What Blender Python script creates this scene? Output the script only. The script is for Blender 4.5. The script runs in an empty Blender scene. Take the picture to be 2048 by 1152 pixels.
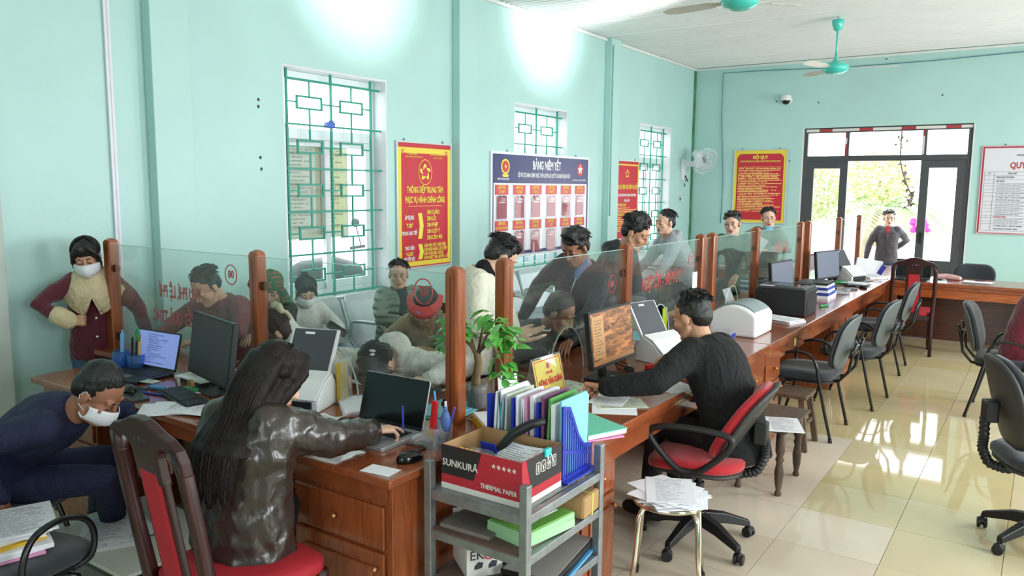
import bpy, bmesh, math, random
import numpy as np
from mathutils import Vector, Matrix, Euler
random.seed(7)
sc = bpy.context.scene
col = sc.collection
PI = math.pi
R = math.radians
# ---------------------------------------------------------------- camera, world, lights, exposure
F, YAW, PIT, ROL, HC = 1571.0, -0.597603, -0.127965, 0.00828405, 1.8
_f = Vector((math.sin(YAW)*math.cos(PIT), math.cos(YAW)*math.cos(PIT), math.sin(PIT)))
_r0 = Vector((math.cos(YAW), -math.sin(YAW), 0)); _u0 = _r0.cross(_f)
_r = _r0*math.cos(ROL) + _u0*math.sin(ROL); _u = -_r0*math.sin(ROL) + _u0*math.cos(ROL)
CAM = Vector((0, 0, HC))
def ray(x, y): return _r*((x-1024)/F) + _u*((576-y)/F) + _f
def Pz(x, y, z): d = ray(x, y); return CAM + d*((z-HC)/d.z)
def Py(x, y, Y): d = ray(x, y); return CAM + d*(Y/d.y)
def Pd(x, y, d): return CAM + ray(x, y)*d
def Px(x, y, X): d = ray(x, y); return CAM + d*(X/d.x)
cd = bpy.data.cameras.new('camera'); cam = bpy.data.objects.new('camera', cd); col.objects.link(cam)
cd.sensor_width = 36; cd.lens = F*36/2048; cd.clip_start = .05; cd.clip_end = 300
M = Matrix((( _r.x, _u.x, -_f.x, 0), (_r.y, _u.y, -_f.y, 0), (_r.z, _u.z, -_f.z, HC), (0, 0, 0, 1)))
cam.matrix_world = M
sc.camera = cam
w = bpy.data.worlds.new('sky'); sc.world = w; w.use_nodes = True
w.node_tree.nodes['Background'].inputs[0].default_value = (.93, .97, 1, 1)
w.node_tree.nodes['Background'].inputs[1].default_value = 4.2
vs = sc.view_settings
vs.view_transform = 'Standard'; vs.look = 'None'; vs.gamma = 1; vs.exposure = 0.6; vs.use_curve_mapping = False
sc.cycles.max_bounces = 8; sc.cycles.diffuse_bounces = 4; sc.cycles.glossy_bounces = 4; sc.cycles.transparent_max_bounces = 16
sc.cycles.transmission_bounces = 4; sc.cycles.caustics_reflective = False; sc.cycles.caustics_refractive = False
sc.cycles.sample_clamp_indirect = 4
try: sc.cycles.use_denoising = True
except Exception: pass
XL, YB, ZC, XR, YN = -5.285, 13.4, 3.863, 3.2, -2.4
def area(name, loc, rot, sx, sy, e, c=(1, 1, 1), spread=180):
    l = bpy.data.lights.new(name, 'AREA'); l.shape = 'RECTANGLE'; l.size = sx; l.size_y = sy; l.energy = e; l.color = c
    l.spread = R(spread)
    o = bpy.data.objects.new(name, l); col.objects.link(o); o.location = loc; o.rotation_euler = rot
    return o
# daylight through the row of windows in the right wall (outside the frame)
for i, y in enumerate((0.6, 4.0, 7.4, 10.8)):
    area('daylight_fill', (XR-.03, y, 1.9), (0, R(-90), 0), 1.9, 1.5, (34, 62, 72, 72)[i], (.95, .98, 1), 150).rotation_euler = (0, R(90), 0)
for y in (-0.5,):
    area('daylight_fill', (-.2, YN+.03, 1.9), (R(90), 0, 0), 2.4, 1.7, 26, (.95, .98, 1), 150)  # added fill light on the front wall, which has no window
def spot(name, loc, target, e, ang, blend=1.0, size=.12, c=(1, .99, .97)):
    l = bpy.data.lights.new(name, 'SPOT'); l.energy = e; l.spot_size = R(ang); l.spot_blend = blend; l.shadow_soft_size = size; l.color = c
    o = bpy.data.objects.new(name, l); col.objects.link(o); o.location = loc
    o.rotation_euler = (Vector(target)-Vector(loc)).to_track_quat('-Z', 'Y').to_euler()
    return o
for y, tz, e, a in ((5.25, 3.72, 260, 40), (8.45, 3.84, 330, 44)):
    spot('wall_flood_lamp', (-2.6, y-.3, 3.3), (XL+.05, y, tz), e, a)
# ---------------------------------------------------------------- helpers
def s2l(c):
    c = c/255.0
    return c/12.92 if c <= .04045 else ((c+.055)/1.055)**2.4
def rgb(r, g, b): return (s2l(r), s2l(g), s2l(b), 1)
def mat(name, c, rough=.5, metal=0.0, var=0.0, vscale=6.0, bump=0.0, bscale=40.0, spec=.5, coat=0.0, stretch=(1, 1, 1), c2=None, emit=0, alpha=1, sheen=0, fold=0):
    m = bpy.data.materials.new(name); m.use_nodes = True; nt = m.node_tree; b = nt.nodes['Principled BSDF']
    col4 = rgb(*c); b.inputs['Base Color'].default_value = col4
    b.inputs['Roughness'].default_value = rough; b.inputs['Metallic'].default_value = metal
    b.inputs['Specular IOR Level'].default_value = spec
    if coat: b.inputs['Coat Weight'].default_value = coat; b.inputs['Coat Roughness'].default_value = .08
    if sheen: b.inputs['Sheen Weight'].default_value = sheen
    if emit: b.inputs['Emission Color'].default_value = col4; b.inputs['Emission Strength'].default_value = emit
    if alpha < 1: b.inputs['Alpha'].default_value = alpha
    if var or bump or c2:
        tc = nt.nodes.new('ShaderNodeTexCoord'); mp = nt.nodes.new('ShaderNodeMapping'); mp.inputs['Scale'].default_value = stretch
        nt.links.new(tc.outputs['Object'], mp.inputs['Vector'])
    if var or c2:
        n = nt.nodes.new('ShaderNodeTexNoise'); n.inputs['Scale'].default_value = vscale; n.inputs['Detail'].default_value = 5
        nt.links.new(mp.outputs[0], n.inputs['Vector'])
        cr = nt.nodes.new('ShaderNodeValToRGB'); e = cr.color_ramp.elements
        e[0].position = .3; e[1].position = .7
        if c2: e[0].color = rgb(*c2); e[1].color = col4
        else:
            e[0].color = tuple(min(1, v*(1-var)) for v in col4[:3])+(1,); e[1].color = tuple(min(1, v*(1+var*.6)) for v in col4[:3])+(1,)
        nt.links.new(n.outputs['Fac'], cr.inputs[0]); nt.links.new(cr.outputs[0], b.inputs['Base Color'])
    if bump:
        n2 = nt.nodes.new('ShaderNodeTexNoise'); n2.inputs['Scale'].default_value = bscale; n2.inputs['Detail'].default_value = 4
        nt.links.new(mp.outputs[0], n2.inputs['Vector'])
        bp = nt.nodes.new('ShaderNodeBump'); bp.inputs['Strength'].default_value = bump; bp.inputs['Distance'].default_value = .01
        nt.links.new(n2.outputs['Fac'], bp.inputs['Height']); nt.links.new(bp.outputs[0], b.inputs['Normal'])
        if fold:
            n3 = nt.nodes.new('ShaderNodeTexNoise'); n3.inputs['Scale'].default_value = 7; n3.inputs['Detail'].default_value = 3; n3.inputs['Distortion'].default_value = 2.2
            nt.links.new(mp.outputs[0], n3.inputs['Vector']); b3 = nt.nodes.new('ShaderNodeBump'); b3.inputs['Strength'].default_value = fold; b3.inputs['Distance'].default_value = .05
            nt.links.new(n3.outputs['Fac'], b3.inputs['Height']); nt.links.new(b3.outputs[0], bp.inputs['Normal'])
    return m
def wood(name, c1, c2, rough=.28, stretch=(1, 1, 9), coat=.3, scale=3.0):
    m = bpy.data.materials.new(name); m.use_nodes = True; nt = m.node_tree; b = nt.nodes['Principled BSDF']
    tc = nt.nodes.new('ShaderNodeTexCoord'); mp = nt.nodes.new('ShaderNodeMapping')
    mp.inputs['Scale'].default_value = tuple(12/s for s in stretch)
    nt.links.new(tc.outputs['Object'], mp.inputs['Vector'])
    n = nt.nodes.new('ShaderNodeTexNoise'); n.inputs['Scale'].default_value = scale; n.inputs['Detail'].default_value = 7; n.inputs['Distortion'].default_value = 1.2
    nt.links.new(mp.outputs[0], n.inputs['Vector'])
    cr = nt.nodes.new('ShaderNodeValToRGB'); e = cr.color_ramp.elements
    e[0].position = .32; e[1].position = .68; e[0].color = rgb(*c1); e[1].color = rgb(*c2)
    nt.links.new(n.outputs['Fac'], cr.inputs[0]); nt.links.new(cr.outputs[0], b.inputs['Base Color'])
    b.inputs['Roughness'].default_value = rough; b.inputs['Coat Weight'].default_value = coat; b.inputs['Coat Roughness'].default_value = .1
    return m
def printed(name, bg, fg, rows=22, fill=.55, margin=.1, run=9.0, rough=.6, axes='xy', alt=None, rmin=0.0, rmax=1.0):
    """flat print: rows of word-like dashes over Generated coordinates of a flat sheet"""
    m = bpy.data.materials.new(name); m.use_nodes = True; nt = m.node_tree; b = nt.nodes['Principled BSDF']; L = nt.links.new
    tc = nt.nodes.new('ShaderNodeTexCoord'); sp = nt.nodes.new('ShaderNodeSeparateXYZ'); L(tc.outputs['Generated'], sp.inputs[0])
    X, Y = sp.outputs['XYZ'.index(axes[0].upper())], sp.outputs['XYZ'.index(axes[1].upper())]
    def mth(op, a, bb=None):
        n = nt.nodes.new('ShaderNodeMath'); n.operation = op
        for i, v in enumerate((a, bb)):
            if v is None: continue
            if isinstance(v, (int, float)): n.inputs[i].default_value = v
            else: L(v, n.inputs[i])
        return n.outputs[0]
    yr = mth('MULTIPLY', Y, float(rows)); row = mth('FLOOR', yr); fr = mth('FRACT', yr)
    band = mth('MULTIPLY', mth('GREATER_THAN', fr, .5-fill/2), mth('LESS_THAN', fr, .5+fill/2))
    cx = nt.nodes.new('ShaderNodeCombineXYZ'); L(mth('MULTIPLY', X, run), cx.inputs[0]); L(mth('MULTIPLY', row, 7.31), cx.inputs[1])
    n = nt.nodes.new('ShaderNodeTexNoise'); n.inputs['Scale'].default_value = 1.0; n.inputs['Detail'].default_value = 6; n.inputs['Roughness'].default_value = .75
    L(cx.outputs[0], n.inputs['Vector'])
    word = mth('GREATER_THAN', n.outputs['Fac'], .45)
    wn = nt.nodes.new('ShaderNodeTexWhiteNoise'); wn.noise_dimensions = '1D'; L(row, wn.inputs['W'])
    end = mth('LESS_THAN', X, mth('SUBTRACT', 1-margin, mth('MULTIPLY', mth('MULTIPLY', wn.outputs[0], wn.outputs[0]), .45)))
    msk = mth('MULTIPLY', mth('MULTIPLY', band, word), mth('MULTIPLY', end, mth('GREATER_THAN', X, margin)))
    msk = mth('MULTIPLY', msk, mth('MULTIPLY', mth('GREATER_THAN', Y, rmin+.05), mth('LESS_THAN', Y, rmax-.05)))
    mx = nt.nodes.new('ShaderNodeMix'); mx.data_type = 'RGBA'; L(msk, mx.inputs[0])
    mx.inputs[6].default_value = rgb(*bg); mx.inputs[7].default_value = rgb(*fg); L(mx.outputs[2], b.inputs['Base Color'])
    b.inputs['Roughness'].default_value = rough
    return m
def glass(name, tint=(.93, .97, .955), haze=.05, ior=1.45, hazec=(.8, .85, .83)):
    m = bpy.data.materials.new(name); m.use_nodes = True; nt = m.node_tree; nt.nodes.remove(nt.nodes['Principled BSDF']); L = nt.links.new
    out = nt.nodes['Material Output']
    t = nt.nodes.new('ShaderNodeBsdfTransparent'); t.inputs[0].default_value = tint+(1,)
    g = nt.nodes.new('ShaderNodeBsdfGlossy'); g.inputs['Roughness'].default_value = .02
    d = nt.nodes.new('ShaderNodeBsdfDiffuse'); d.inputs[0].default_value = hazec+(1,)
    fr = nt.nodes.new('ShaderNodeFresnel'); ge = nt.nodes.new('ShaderNodeNewGeometry'); mi = nt.nodes.new('ShaderNodeMix')
    mi.inputs[2].default_value = ior; mi.inputs[3].default_value = 1/ior; L(ge.outputs['Backfacing'], mi.inputs[0]); L(mi.outputs[0], fr.inputs[0])
    m1 = nt.nodes.new('ShaderNodeMixShader'); L(fr.outputs[0], m1.inputs[0]); L(t.outputs[0], m1.inputs[1]); L(g.outputs[0], m1.inputs[2])
    m2 = nt.nodes.new('ShaderNodeMixShader'); m2.inputs[0].default_value = haze; L(m1.outputs[0], m2.inputs[1]); L(d.outputs[0], m2.inputs[2])
    L(m2.outputs[0], out.inputs[0])
    return m

class MB:
    def __init__(s): s.v = []; s.f = []; s.m = []
    def add(s, vs, fs, m=0):
        o = len(s.v); s.v += [tuple(v) for v in vs]; s.f += [tuple(i+o for i in f) for f in fs]; s.m += [m]*len(fs); return s
    def box(s, c, d, rz=0, rx=0, ry=0, m=0):
        E = Euler((rx, ry, rz)).to_matrix(); c = Vector(c)
        vs = [c + E @ Vector((x*d[0]/2, y*d[1]/2, z*d[2]/2)) for x in (-1, 1) for y in (-1, 1) for z in (-1, 1)]
        return s.add(vs, [(0, 1, 3, 2), (4, 6, 7, 5), (0, 4, 5, 1), (2, 3, 7, 6), (0, 2, 6, 4), (1, 5, 7, 3)], m)
    def b2(s, a, b, m=0):
        return s.box([(a[i]+b[i])/2 for i in range(3)], [abs(b[i]-a[i]) for i in range(3)], m=m)
    def loft(s, rings, caps=True, m=0, closed=False):
        n = len(rings[0]); vs = [p for r in rings for p in r]; fs = []
        K = len(rings); 
        for i in range(K if closed else K-1):
            j = (i+1) % K
            for k in range(n): fs.append((i*n+k, i*n+(k+1) % n, j*n+(k+1) % n, j*n+k))
        if caps and not closed: fs.append(tuple(range(n))[::-1]); fs.append(tuple((K-1)*n+k for k in range(n)))
        return s.add(vs, fs, m)
    def tube(s, pts, r, n=8, m=0, caps=True, closed=False, flat=1.0, up=None):
        pts = [Vector(p) for p in pts]; K = len(pts); rr = r if hasattr(r, '__len__') else [r]*K
        rings = []; prev = None
        for i, p in enumerate(pts):
            a = pts[(i-1) % K] if (i > 0 or closed) else p; b = pts[(i+1) % K] if (i < K-1 or closed) else p
            t = (b-a); t = t.normalized() if t.length > 1e-9 else Vector((0, 0, 1))
            if prev is None:
                h = Vector(up) if up is not None else (Vector((0, 0, 1)) if abs(t.z) < .9 else Vector((0, 1, 0)))
            else: h = prev
            x = (h - t*h.dot(t)); x = x.normalized() if x.length > 1e-6 else t.orthogonal().normalized()
            prev = x; y = t.cross(x)
            rings.append([p + x*(math.cos(2*PI*k/n)*rr[i]*flat) + y*(math.sin(2*PI*k/n)*rr[i]) for k in range(n)])
        return s.loft(rings, caps, m, closed)
    def chain(s, pts, rs, n=10, m=0):
        """limb with hemispherical ends"""
        pts = [Vector(p) for p in pts]; P = []; Q = []
        d0 = (pts[0]-pts[1]).normalized(); d1 = (pts[-1]-pts[-2]).normalized()
        for a in (.97, .75, .4): P.append(pts[0]+d0*rs[0]*a); Q.append(rs[0]*math.sqrt(1-a*a))
        P += pts; Q += list(rs)
        for a in (.4, .75, .97): P.append(pts[-1]+d1*rs[-1]*a); Q.append(rs[-1]*math.sqrt(1-a*a))
        return s.tube(P, Q, n, m)
    def ell(s, c, r, n=12, k=8, E=None, m=0):
        c = Vector(c); E = E or Matrix.Identity(3); vs = [c+E@Vector((0, 0, -r[2]))]; fs = []
        for i in range(1, k):
            a = -PI/2+PI*i/k
            for j in range(n): vs.append(c+E@Vector((r[0]*math.cos(a)*math.cos(2*PI*j/n), r[1]*math.cos(a)*math.sin(2*PI*j/n), r[2]*math.sin(a))))
        vs.append(c+E@Vector((0, 0, r[2]))); last = len(vs)-1
        for j in range(n):
            fs.append((0, 1+(j+1) % n, 1+j)); fs.append((last, last-n+j, last-n+(j+1) % n))
            for i in range(k-2): fs.append((1+i*n+j, 1+i*n+(j+1) % n, 1+(i+1)*n+(j+1) % n, 1+(i+1)*n+j))
        return s.add(vs, fs, m)
    def lathe(s, prof, c=(0, 0, 0), n=16, m=0, E=None):
        c = Vector(c); E = E or Matrix.Identity(3)
        return s.loft([[c+E@Vector((r*math.cos(2*PI*k/n), r*math.sin(2*PI*k/n), z)) for k in range(n)] for r, z in prof], True, m)
    def cyl(s, a, b, r, n=12, m=0): return s.tube([a, b], r, n, m)
    def prism(s, poly, t0, t1, plane='xy', m=0):
        def P(u, v, t): return {'xy': (u, v, t), 'xz': (u, t, v), 'yz': (t, u, v)}[plane]
        n = len(poly); vs = [P(u, v, t0) for u, v in poly]+[P(u, v, t1) for u, v in poly]
        fs = [tuple(range(n))[::-1], tuple(range(n, 2*n))]+[(i, (i+1) % n, n+(i+1) % n, n+i) for i in range(n)]
        return s.add(vs, fs, m)
    def mesh(s, name, mats, smooth=False):
        me = bpy.data.meshes.new(name); me.from_pydata(s.v, [], s.f)
        bm = bmesh.new(); bm.from_mesh(me); bmesh.ops.recalc_face_normals(bm, faces=bm.faces); bm.to_mesh(me); bm.free()
        mats = mats if isinstance(mats, (list, tuple)) else [mats]
        for q in mats: me.materials.append(q)
        if len(mats) > 1: me.polygons.foreach_set('material_index', s.m)
        if smooth: me.polygons.foreach_set('use_smooth', [True]*len(me.polygons))
        return me
def link(name, data, parent=None, loc=(0, 0, 0), rot=(0, 0, 0)):
    o = bpy.data.objects.new(name, data); col.objects.link(o); o.location = loc; o.rotation_euler = rot
    if parent is not None: o.parent = parent
    return o
def obj(name, mb, mats, parent=None, loc=(0, 0, 0), rot=(0, 0, 0), smooth=False, bevel=0, seg=2):
    o = link(name, mb.mesh(name, mats, smooth), parent, loc, rot)
    if bevel:
        b = o.modifiers.new('edge', 'BEVEL'); b.width = bevel; b.segments = seg; b.limit_method = 'ANGLE'; b.angle_limit = R(40)
        if smooth is False: pass
    return o
def tag(o, label=None, cat=None, group=None, kind=None):
    if label: o['label'] = label
    if cat: o['category'] = cat
    if group: o['group'] = group
    if kind: o['kind'] = kind
    return o
def thing(name, label, cat, loc=(0, 0, 0), rz=0, group=None, rot=None):
    o = link(name, None, None, loc, rot or (0, 0, rz)); o.empty_display_size = .1
    return tag(o, label, cat, group)
def dup(root, loc, rz, label=None, group=None):
    r = root.copy(); col.objects.link(r); r.location = loc; r.rotation_euler = (0, 0, rz)
    if label: r['label'] = label
    if group: r['group'] = group
    for ch in list(root.children):
        c = ch.copy(); col.objects.link(c); c.parent = r
        for g in ch.children:
            d = g.copy(); col.objects.link(d); d.parent = c
    return r
def struct(name, mb, m, bevel=0, parent=None, smooth=False):
    o = obj(name, mb, m, parent, bevel=bevel, smooth=smooth)
    if parent is None: o['kind'] = 'structure'
    return o
FONT_CACHE = {}
def text(s, size, parent, loc, rot, m, bold=0.0, name='lettering', align='CENTER', sx=1.0, extr=.0006):
    c = bpy.data.curves.new(name, 'FONT'); c.body = s; c.size = size; c.align_x = align; c.align_y = 'CENTER'
    c.resolution_u = 2; c.extrude = extr; c.offset = bold*size*1.7; c.materials.append(m); c.fill_mode = 'BOTH'
    o = link(name, c, parent, loc, rot); o.scale = (sx, 1, 1)
    return o
def smooth_path(pts, n=4, closed=False):
    P = [Vector(p) for p in pts]; Q = []; K = len(P)
    for i in range(K if closed else K-1):
        g = (lambda k: P[k % K]) if closed else (lambda k: P[min(max(k, 0), K-1)])
        p0, p1, p2, p3 = g(i-1), g(i), g(i+1), g(i+2)
        for q in range(n):
            u = q/n; Q.append(.5*((2*p1)+(p2-p0)*u+(2*p0-5*p1+4*p2-p3)*u*u+(3*p1-p0-3*p2+p3)*u**3))
    return Q if closed else Q+[P[-1]]
def arc(c, r, a0, a1, n, plane='xy'):
    out = []
    for i in range(n+1):
        a = a0+(a1-a0)*i/n; u, v = r*math.cos(a), r*math.sin(a)
        out.append({'xy': (c[0]+u, c[1]+v, c[2]), 'xz': (c[0]+u, c[1], c[2]+v), 'yz': (c[0], c[1]+u, c[2]+v)}[plane])
    return out
# ---------------------------------------------------------------- shared materials
M_wall = mat('teal_wall_paint', (184, 221, 217), .42, var=.05, vscale=1.3, bump=.12, bscale=25, spec=.45)
M_ceil = mat('white_ceiling_sheet', (238, 238, 238), .35, var=.04, vscale=2)
M_trimw = mat('white_cornice', (232, 236, 234), .5, var=.05)
M_sill = mat('white_window_plaster', (225, 228, 232), .6, var=.06, vscale=5)
M_alum = mat('white_window_aluminium', (232, 236, 240), .4)
M_grille = mat('green_grille_paint', (38, 150, 128), .4, var=.1)
M_dframe = mat('dark_grey_door_aluminium', (74, 76, 80), .45, var=.05)
M_glass = glass('counter_glass', haze=.022)
M_wglass = glass('window_glass', tint=(.96, .98, .98), haze=.03)
M_desk = wood('varnished_brown_wood', (130, 65, 36), (152, 82, 48), .22, (4, 9, 4), .5)
M_deskv = wood('varnished_brown_wood_upright', (130, 64, 34), (156, 84, 46), .25, (1, 1, 9), .5)
M_post = wood('reddish_post_wood', (122, 58, 26), (162, 86, 42), .3, (1, 1, 12), .4)
M_dkwood = wood('dark_cherry_lacquer', (34, 9, 11), (54, 15, 17), .38, (1, 1, 9), .1)
M_old = wood('worn_grey_brown_wood', (66, 52, 42), (104, 84, 68), .6, (1, 1, 8), 0)
M_redup = mat('red_upholstery', (172, 28, 42), .75, bump=.2, bscale=220, var=.1)
M_black = mat('black_plastic', (22, 23, 26), .45, var=.1)
M_blackg = mat('glossy_black', (14, 15, 18), .12)
M_blackm = mat('black_metal_tube', (20, 21, 24), .25)
M_grey = mat('charcoal_fabric', (52, 58, 66), .85, bump=.3, bscale=260, var=.12, vscale=9, sheen=.3)
M_shell = mat('grey_chair_shell', (92, 98, 100), .5, var=.06)
M_chrome = mat('chrome', (214, 206, 190), .13, metal=1)
M_steel = mat('brushed_steel', (196, 204, 208), .3, metal=.85, var=.05)
M_galv = mat('galvanised_steel', (150, 156, 158), .42, metal=.75, var=.22, vscale=18)
M_white = mat('white_plastic', (232, 234, 236), .4)
M_whitep = mat('white_paper', (240, 243, 250), .75)
M_print = printed('printed_paper', (240, 243, 250), (126, 128, 138), 34, .40, .13, 10)
M_form = printed('green_form_paper', (216, 224, 206), (120, 128, 118), 20, .5, .06)
M_brass = mat('brass_knob', (190, 130, 80), .3, metal=.8)
M_keys = mat('keyboard_keys', (38, 40, 44), .5)
M_silver = mat('silver_laptop', (186, 192, 196), .35, metal=.5)
M_screen = mat('black_screen', (10, 13, 18), .12)
M_blue = mat('blue_plastic', (34, 52, 168), .35)
M_brown = mat('cardboard', (176, 140, 96), .8, var=.08)
M_red = mat('red_plastic', (196, 34, 38), .35)
M_green = mat('green_plastic', (40, 150, 90), .4)
M_yellow = mat('yellow_board', (222, 180, 40), .55)
M_cyan = mat('cyan_paper', (136, 206, 224), .7)
M_teal = mat('mint_book_cover', (110, 204, 178), .6)
M_pink = mat('pink_paper', (226, 156, 196), .7)
M_clear = glass('clear_plastic', tint=(.9, .93, .95), haze=.12, hazec=(.85, .88, .9))
M_bluec = glass('blue_clear_plastic', tint=(.3, .5, .85), haze=.2, hazec=(.15, .4, .85))
M_posterred = mat('poster_red', (200, 40, 58), .35)
M_posteryel = mat('poster_yellow', (238, 214, 70), .4)
M_navy = mat('poster_navy', (42, 46, 106), .3)
M_ltxt = mat('yellow_lettering', (246, 226, 90), .5)
M_wtxt = mat('white_lettering', (245, 245, 248), .5)
M_rtxt = mat('red_lettering', (196, 40, 48), .5)
M_ktxt = mat('dark_lettering', (60, 62, 70), .6)
M_crim = mat('crimson_card', (178, 26, 62), .4)
# ---------------------------------------------------------------- floor
TX0, TY0, TS = -.55, 3.98, .495
fl = struct('floor', MB().b2((XL-.3, YN-.3, -.12), (XR+.3, YB+.3, -.004)), mat('tile_joint', (150, 138, 108), .7))
tm = [mat('beige_floor_tile', (216, 202, 180), .06, var=.05, vscale=3, spec=.5), mat('pale_beige_floor_tile', (222, 210, 190), .06, var=.05, vscale=3),
      mat('honey_floor_tile', (202, 187, 142), .045, var=.06, vscale=3), mat('cream_floor_tile', (208, 195, 158), .05, var=.05, vscale=3)]
tmesh = [MB().b2((.0015, .0015, -.02), (TS-.0015, TS-.0015, 0)).mesh('floor_tile', m) for m in tm]
rest = MB()
rt = random.Random(3)
for i in range(-10, 8):
    for j in range(-13, 20):
        x, y = TX0+i*TS, TY0+j*TS
        if x+TS > XR or x < XL-.2 or y+TS > YB+.2 or y < YN-.1: continue
        near = (-2.6 < x < 1.2 and 1.9 < y < 10.8) or (-4.9 < x < -2.5 and .4 < y < 2.4)
        if near:
            k = (2 if rt.random() < .72 else 3) if x >= -1.1 and y > 4.4 else (0 if rt.random() < .6 else 1)
            if x >= -.6 and y < 4.4: k = 3
            if x < -1.1 and y > 5.9: k = 2
            t = link('floor_tile', tmesh[k], fl, (x, y, rt.uniform(-.0006, .0004)))
        else: rest.b2((x+.0015, y+.0015, -.02), (x+TS-.0015, y+TS-.0015, 0))
o = obj('floor_tile', rest, tm[3], fl); o['kind'] = 'stuff'
# ---------------------------------------------------------------- walls
WT = .24
wins = [(4.39, 5.63), (7.78, 9.03), (11.21, 12.42)]
WZ0, WZ1 = .79, 2.79
mb = MB(); ys = [YN]
mb.b2((XL-WT, YN-WT, -.1), (XL, YB+WT, WZ0)); mb.b2((XL-WT, YN-WT, WZ1), (XL, YB+WT, ZC+.1))
prev = YN-WT
for a, b in wins: mb.b2((XL-WT, prev, WZ0), (XL, a, WZ1)); prev = b
mb.b2((XL-WT, prev, WZ0), (XL, YB+WT, WZ1))
struct('wall_left', mb, M_wall)
DX0, DX1, DZ = -3.42, -.99, 2.78
mb = MB(); mb.b2((XL, YB, -.1), (DX0, YB+WT, ZC+.1)); mb.b2((DX1, YB, -.1), (XR+WT, YB+WT, ZC+.1)); mb.b2((DX0, YB, DZ), (DX1, YB+WT, ZC+.1))
struct('wall_back', mb, M_wall)
mb = MB(); rw = [(-.15, 1.35), (3.25, 4.75), (6.65, 8.15), (10.05, 11.55)]; prev = YN-WT
mb.b2((XR, YN-WT, -.1), (XR+WT, YB, .9)); mb.b2((XR, YN-WT, 2.9), (XR+WT, YB, ZC+.1))
for a, b in rw: mb.b2((XR, prev, .9), (XR+WT, a, 2.9)); prev = b
mb.b2((XR, prev, .9), (XR+WT, YB, 2.9))
struct('wall_right', mb, M_wall)
struct('wall_front', MB().b2((XL, YN-WT, -.1), (XR, YN, ZC+.1)), M_wall)
# pilasters and corner
for y in (-.25, 3.19, 6.62, 10.03):
    struct('trim_1', MB().b2((XL, y, 0), (XL+.1, y+.30, ZC)), M_wall, bevel=.006).name = 'trim_%d' % (1+[-.25, 3.19, 6.62, 10.03].index(y))
M_corner = mat('mottled_green_corner', (92, 150, 120), .7, var=.35, vscale=14, c2=(60, 110, 70), stretch=(1, 1, .3))
struct('trim_5', MB().b2((XL, YB-.07, 0), (XL+.02, YB, ZC-.02)), M_corner)  # darker mottled green strip down the far left corner
struct('trim_6', MB().b2((XL, YN, ZC-.045), (XL+.03, YB, ZC-.012)), M_trimw)
struct('trim_7', MB().b2((XL+.03, YB-.03, ZC-.045), (XR, YB, ZC-.012)), M_trimw)
# pale plastered edge at the near left end of the left wall
struct('trim_8', MB().b2((XL, 1.7, 0), (XL+.09, 2.19, ZC)), mat('grey_white_plaster', (196, 206, 200), .7, var=.12, vscale=3), bevel=.01)
# ---------------------------------------------------------------- ceiling: ribbed sheets with ridges along x
ce = struct('ceiling', MB().b2((XL-.2, YN-.2, ZC+.03), (XR+.2, YB+.2, ZC+.1)), M_ceil)
def sheet_mesh(wd):
    prof = []; p = wd/9
    for k in range(9):
        y = k*p; big = (k == 0)
        h = .024 if big else .014
        prof += [(y, 0), (y+.008, -h), (y+.026, -h), (y+.034, 0)]
    prof.append((wd, 0))
    m_ = MB(); n = len(prof)
    m_.add([(x, y, z) for x in (XL, XR) for y, z in prof], [(i, i+1, n+i+1, n+i) for i in range(n-1)])
    return m_.mesh('ceiling_sheet', M_ceil)
cs = sheet_mesh(.88)
y = YN
while y < YB-.1:
    link('ceiling_sheet', cs, ce, (0, y, ZC+.012+.0)); y += .88
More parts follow.
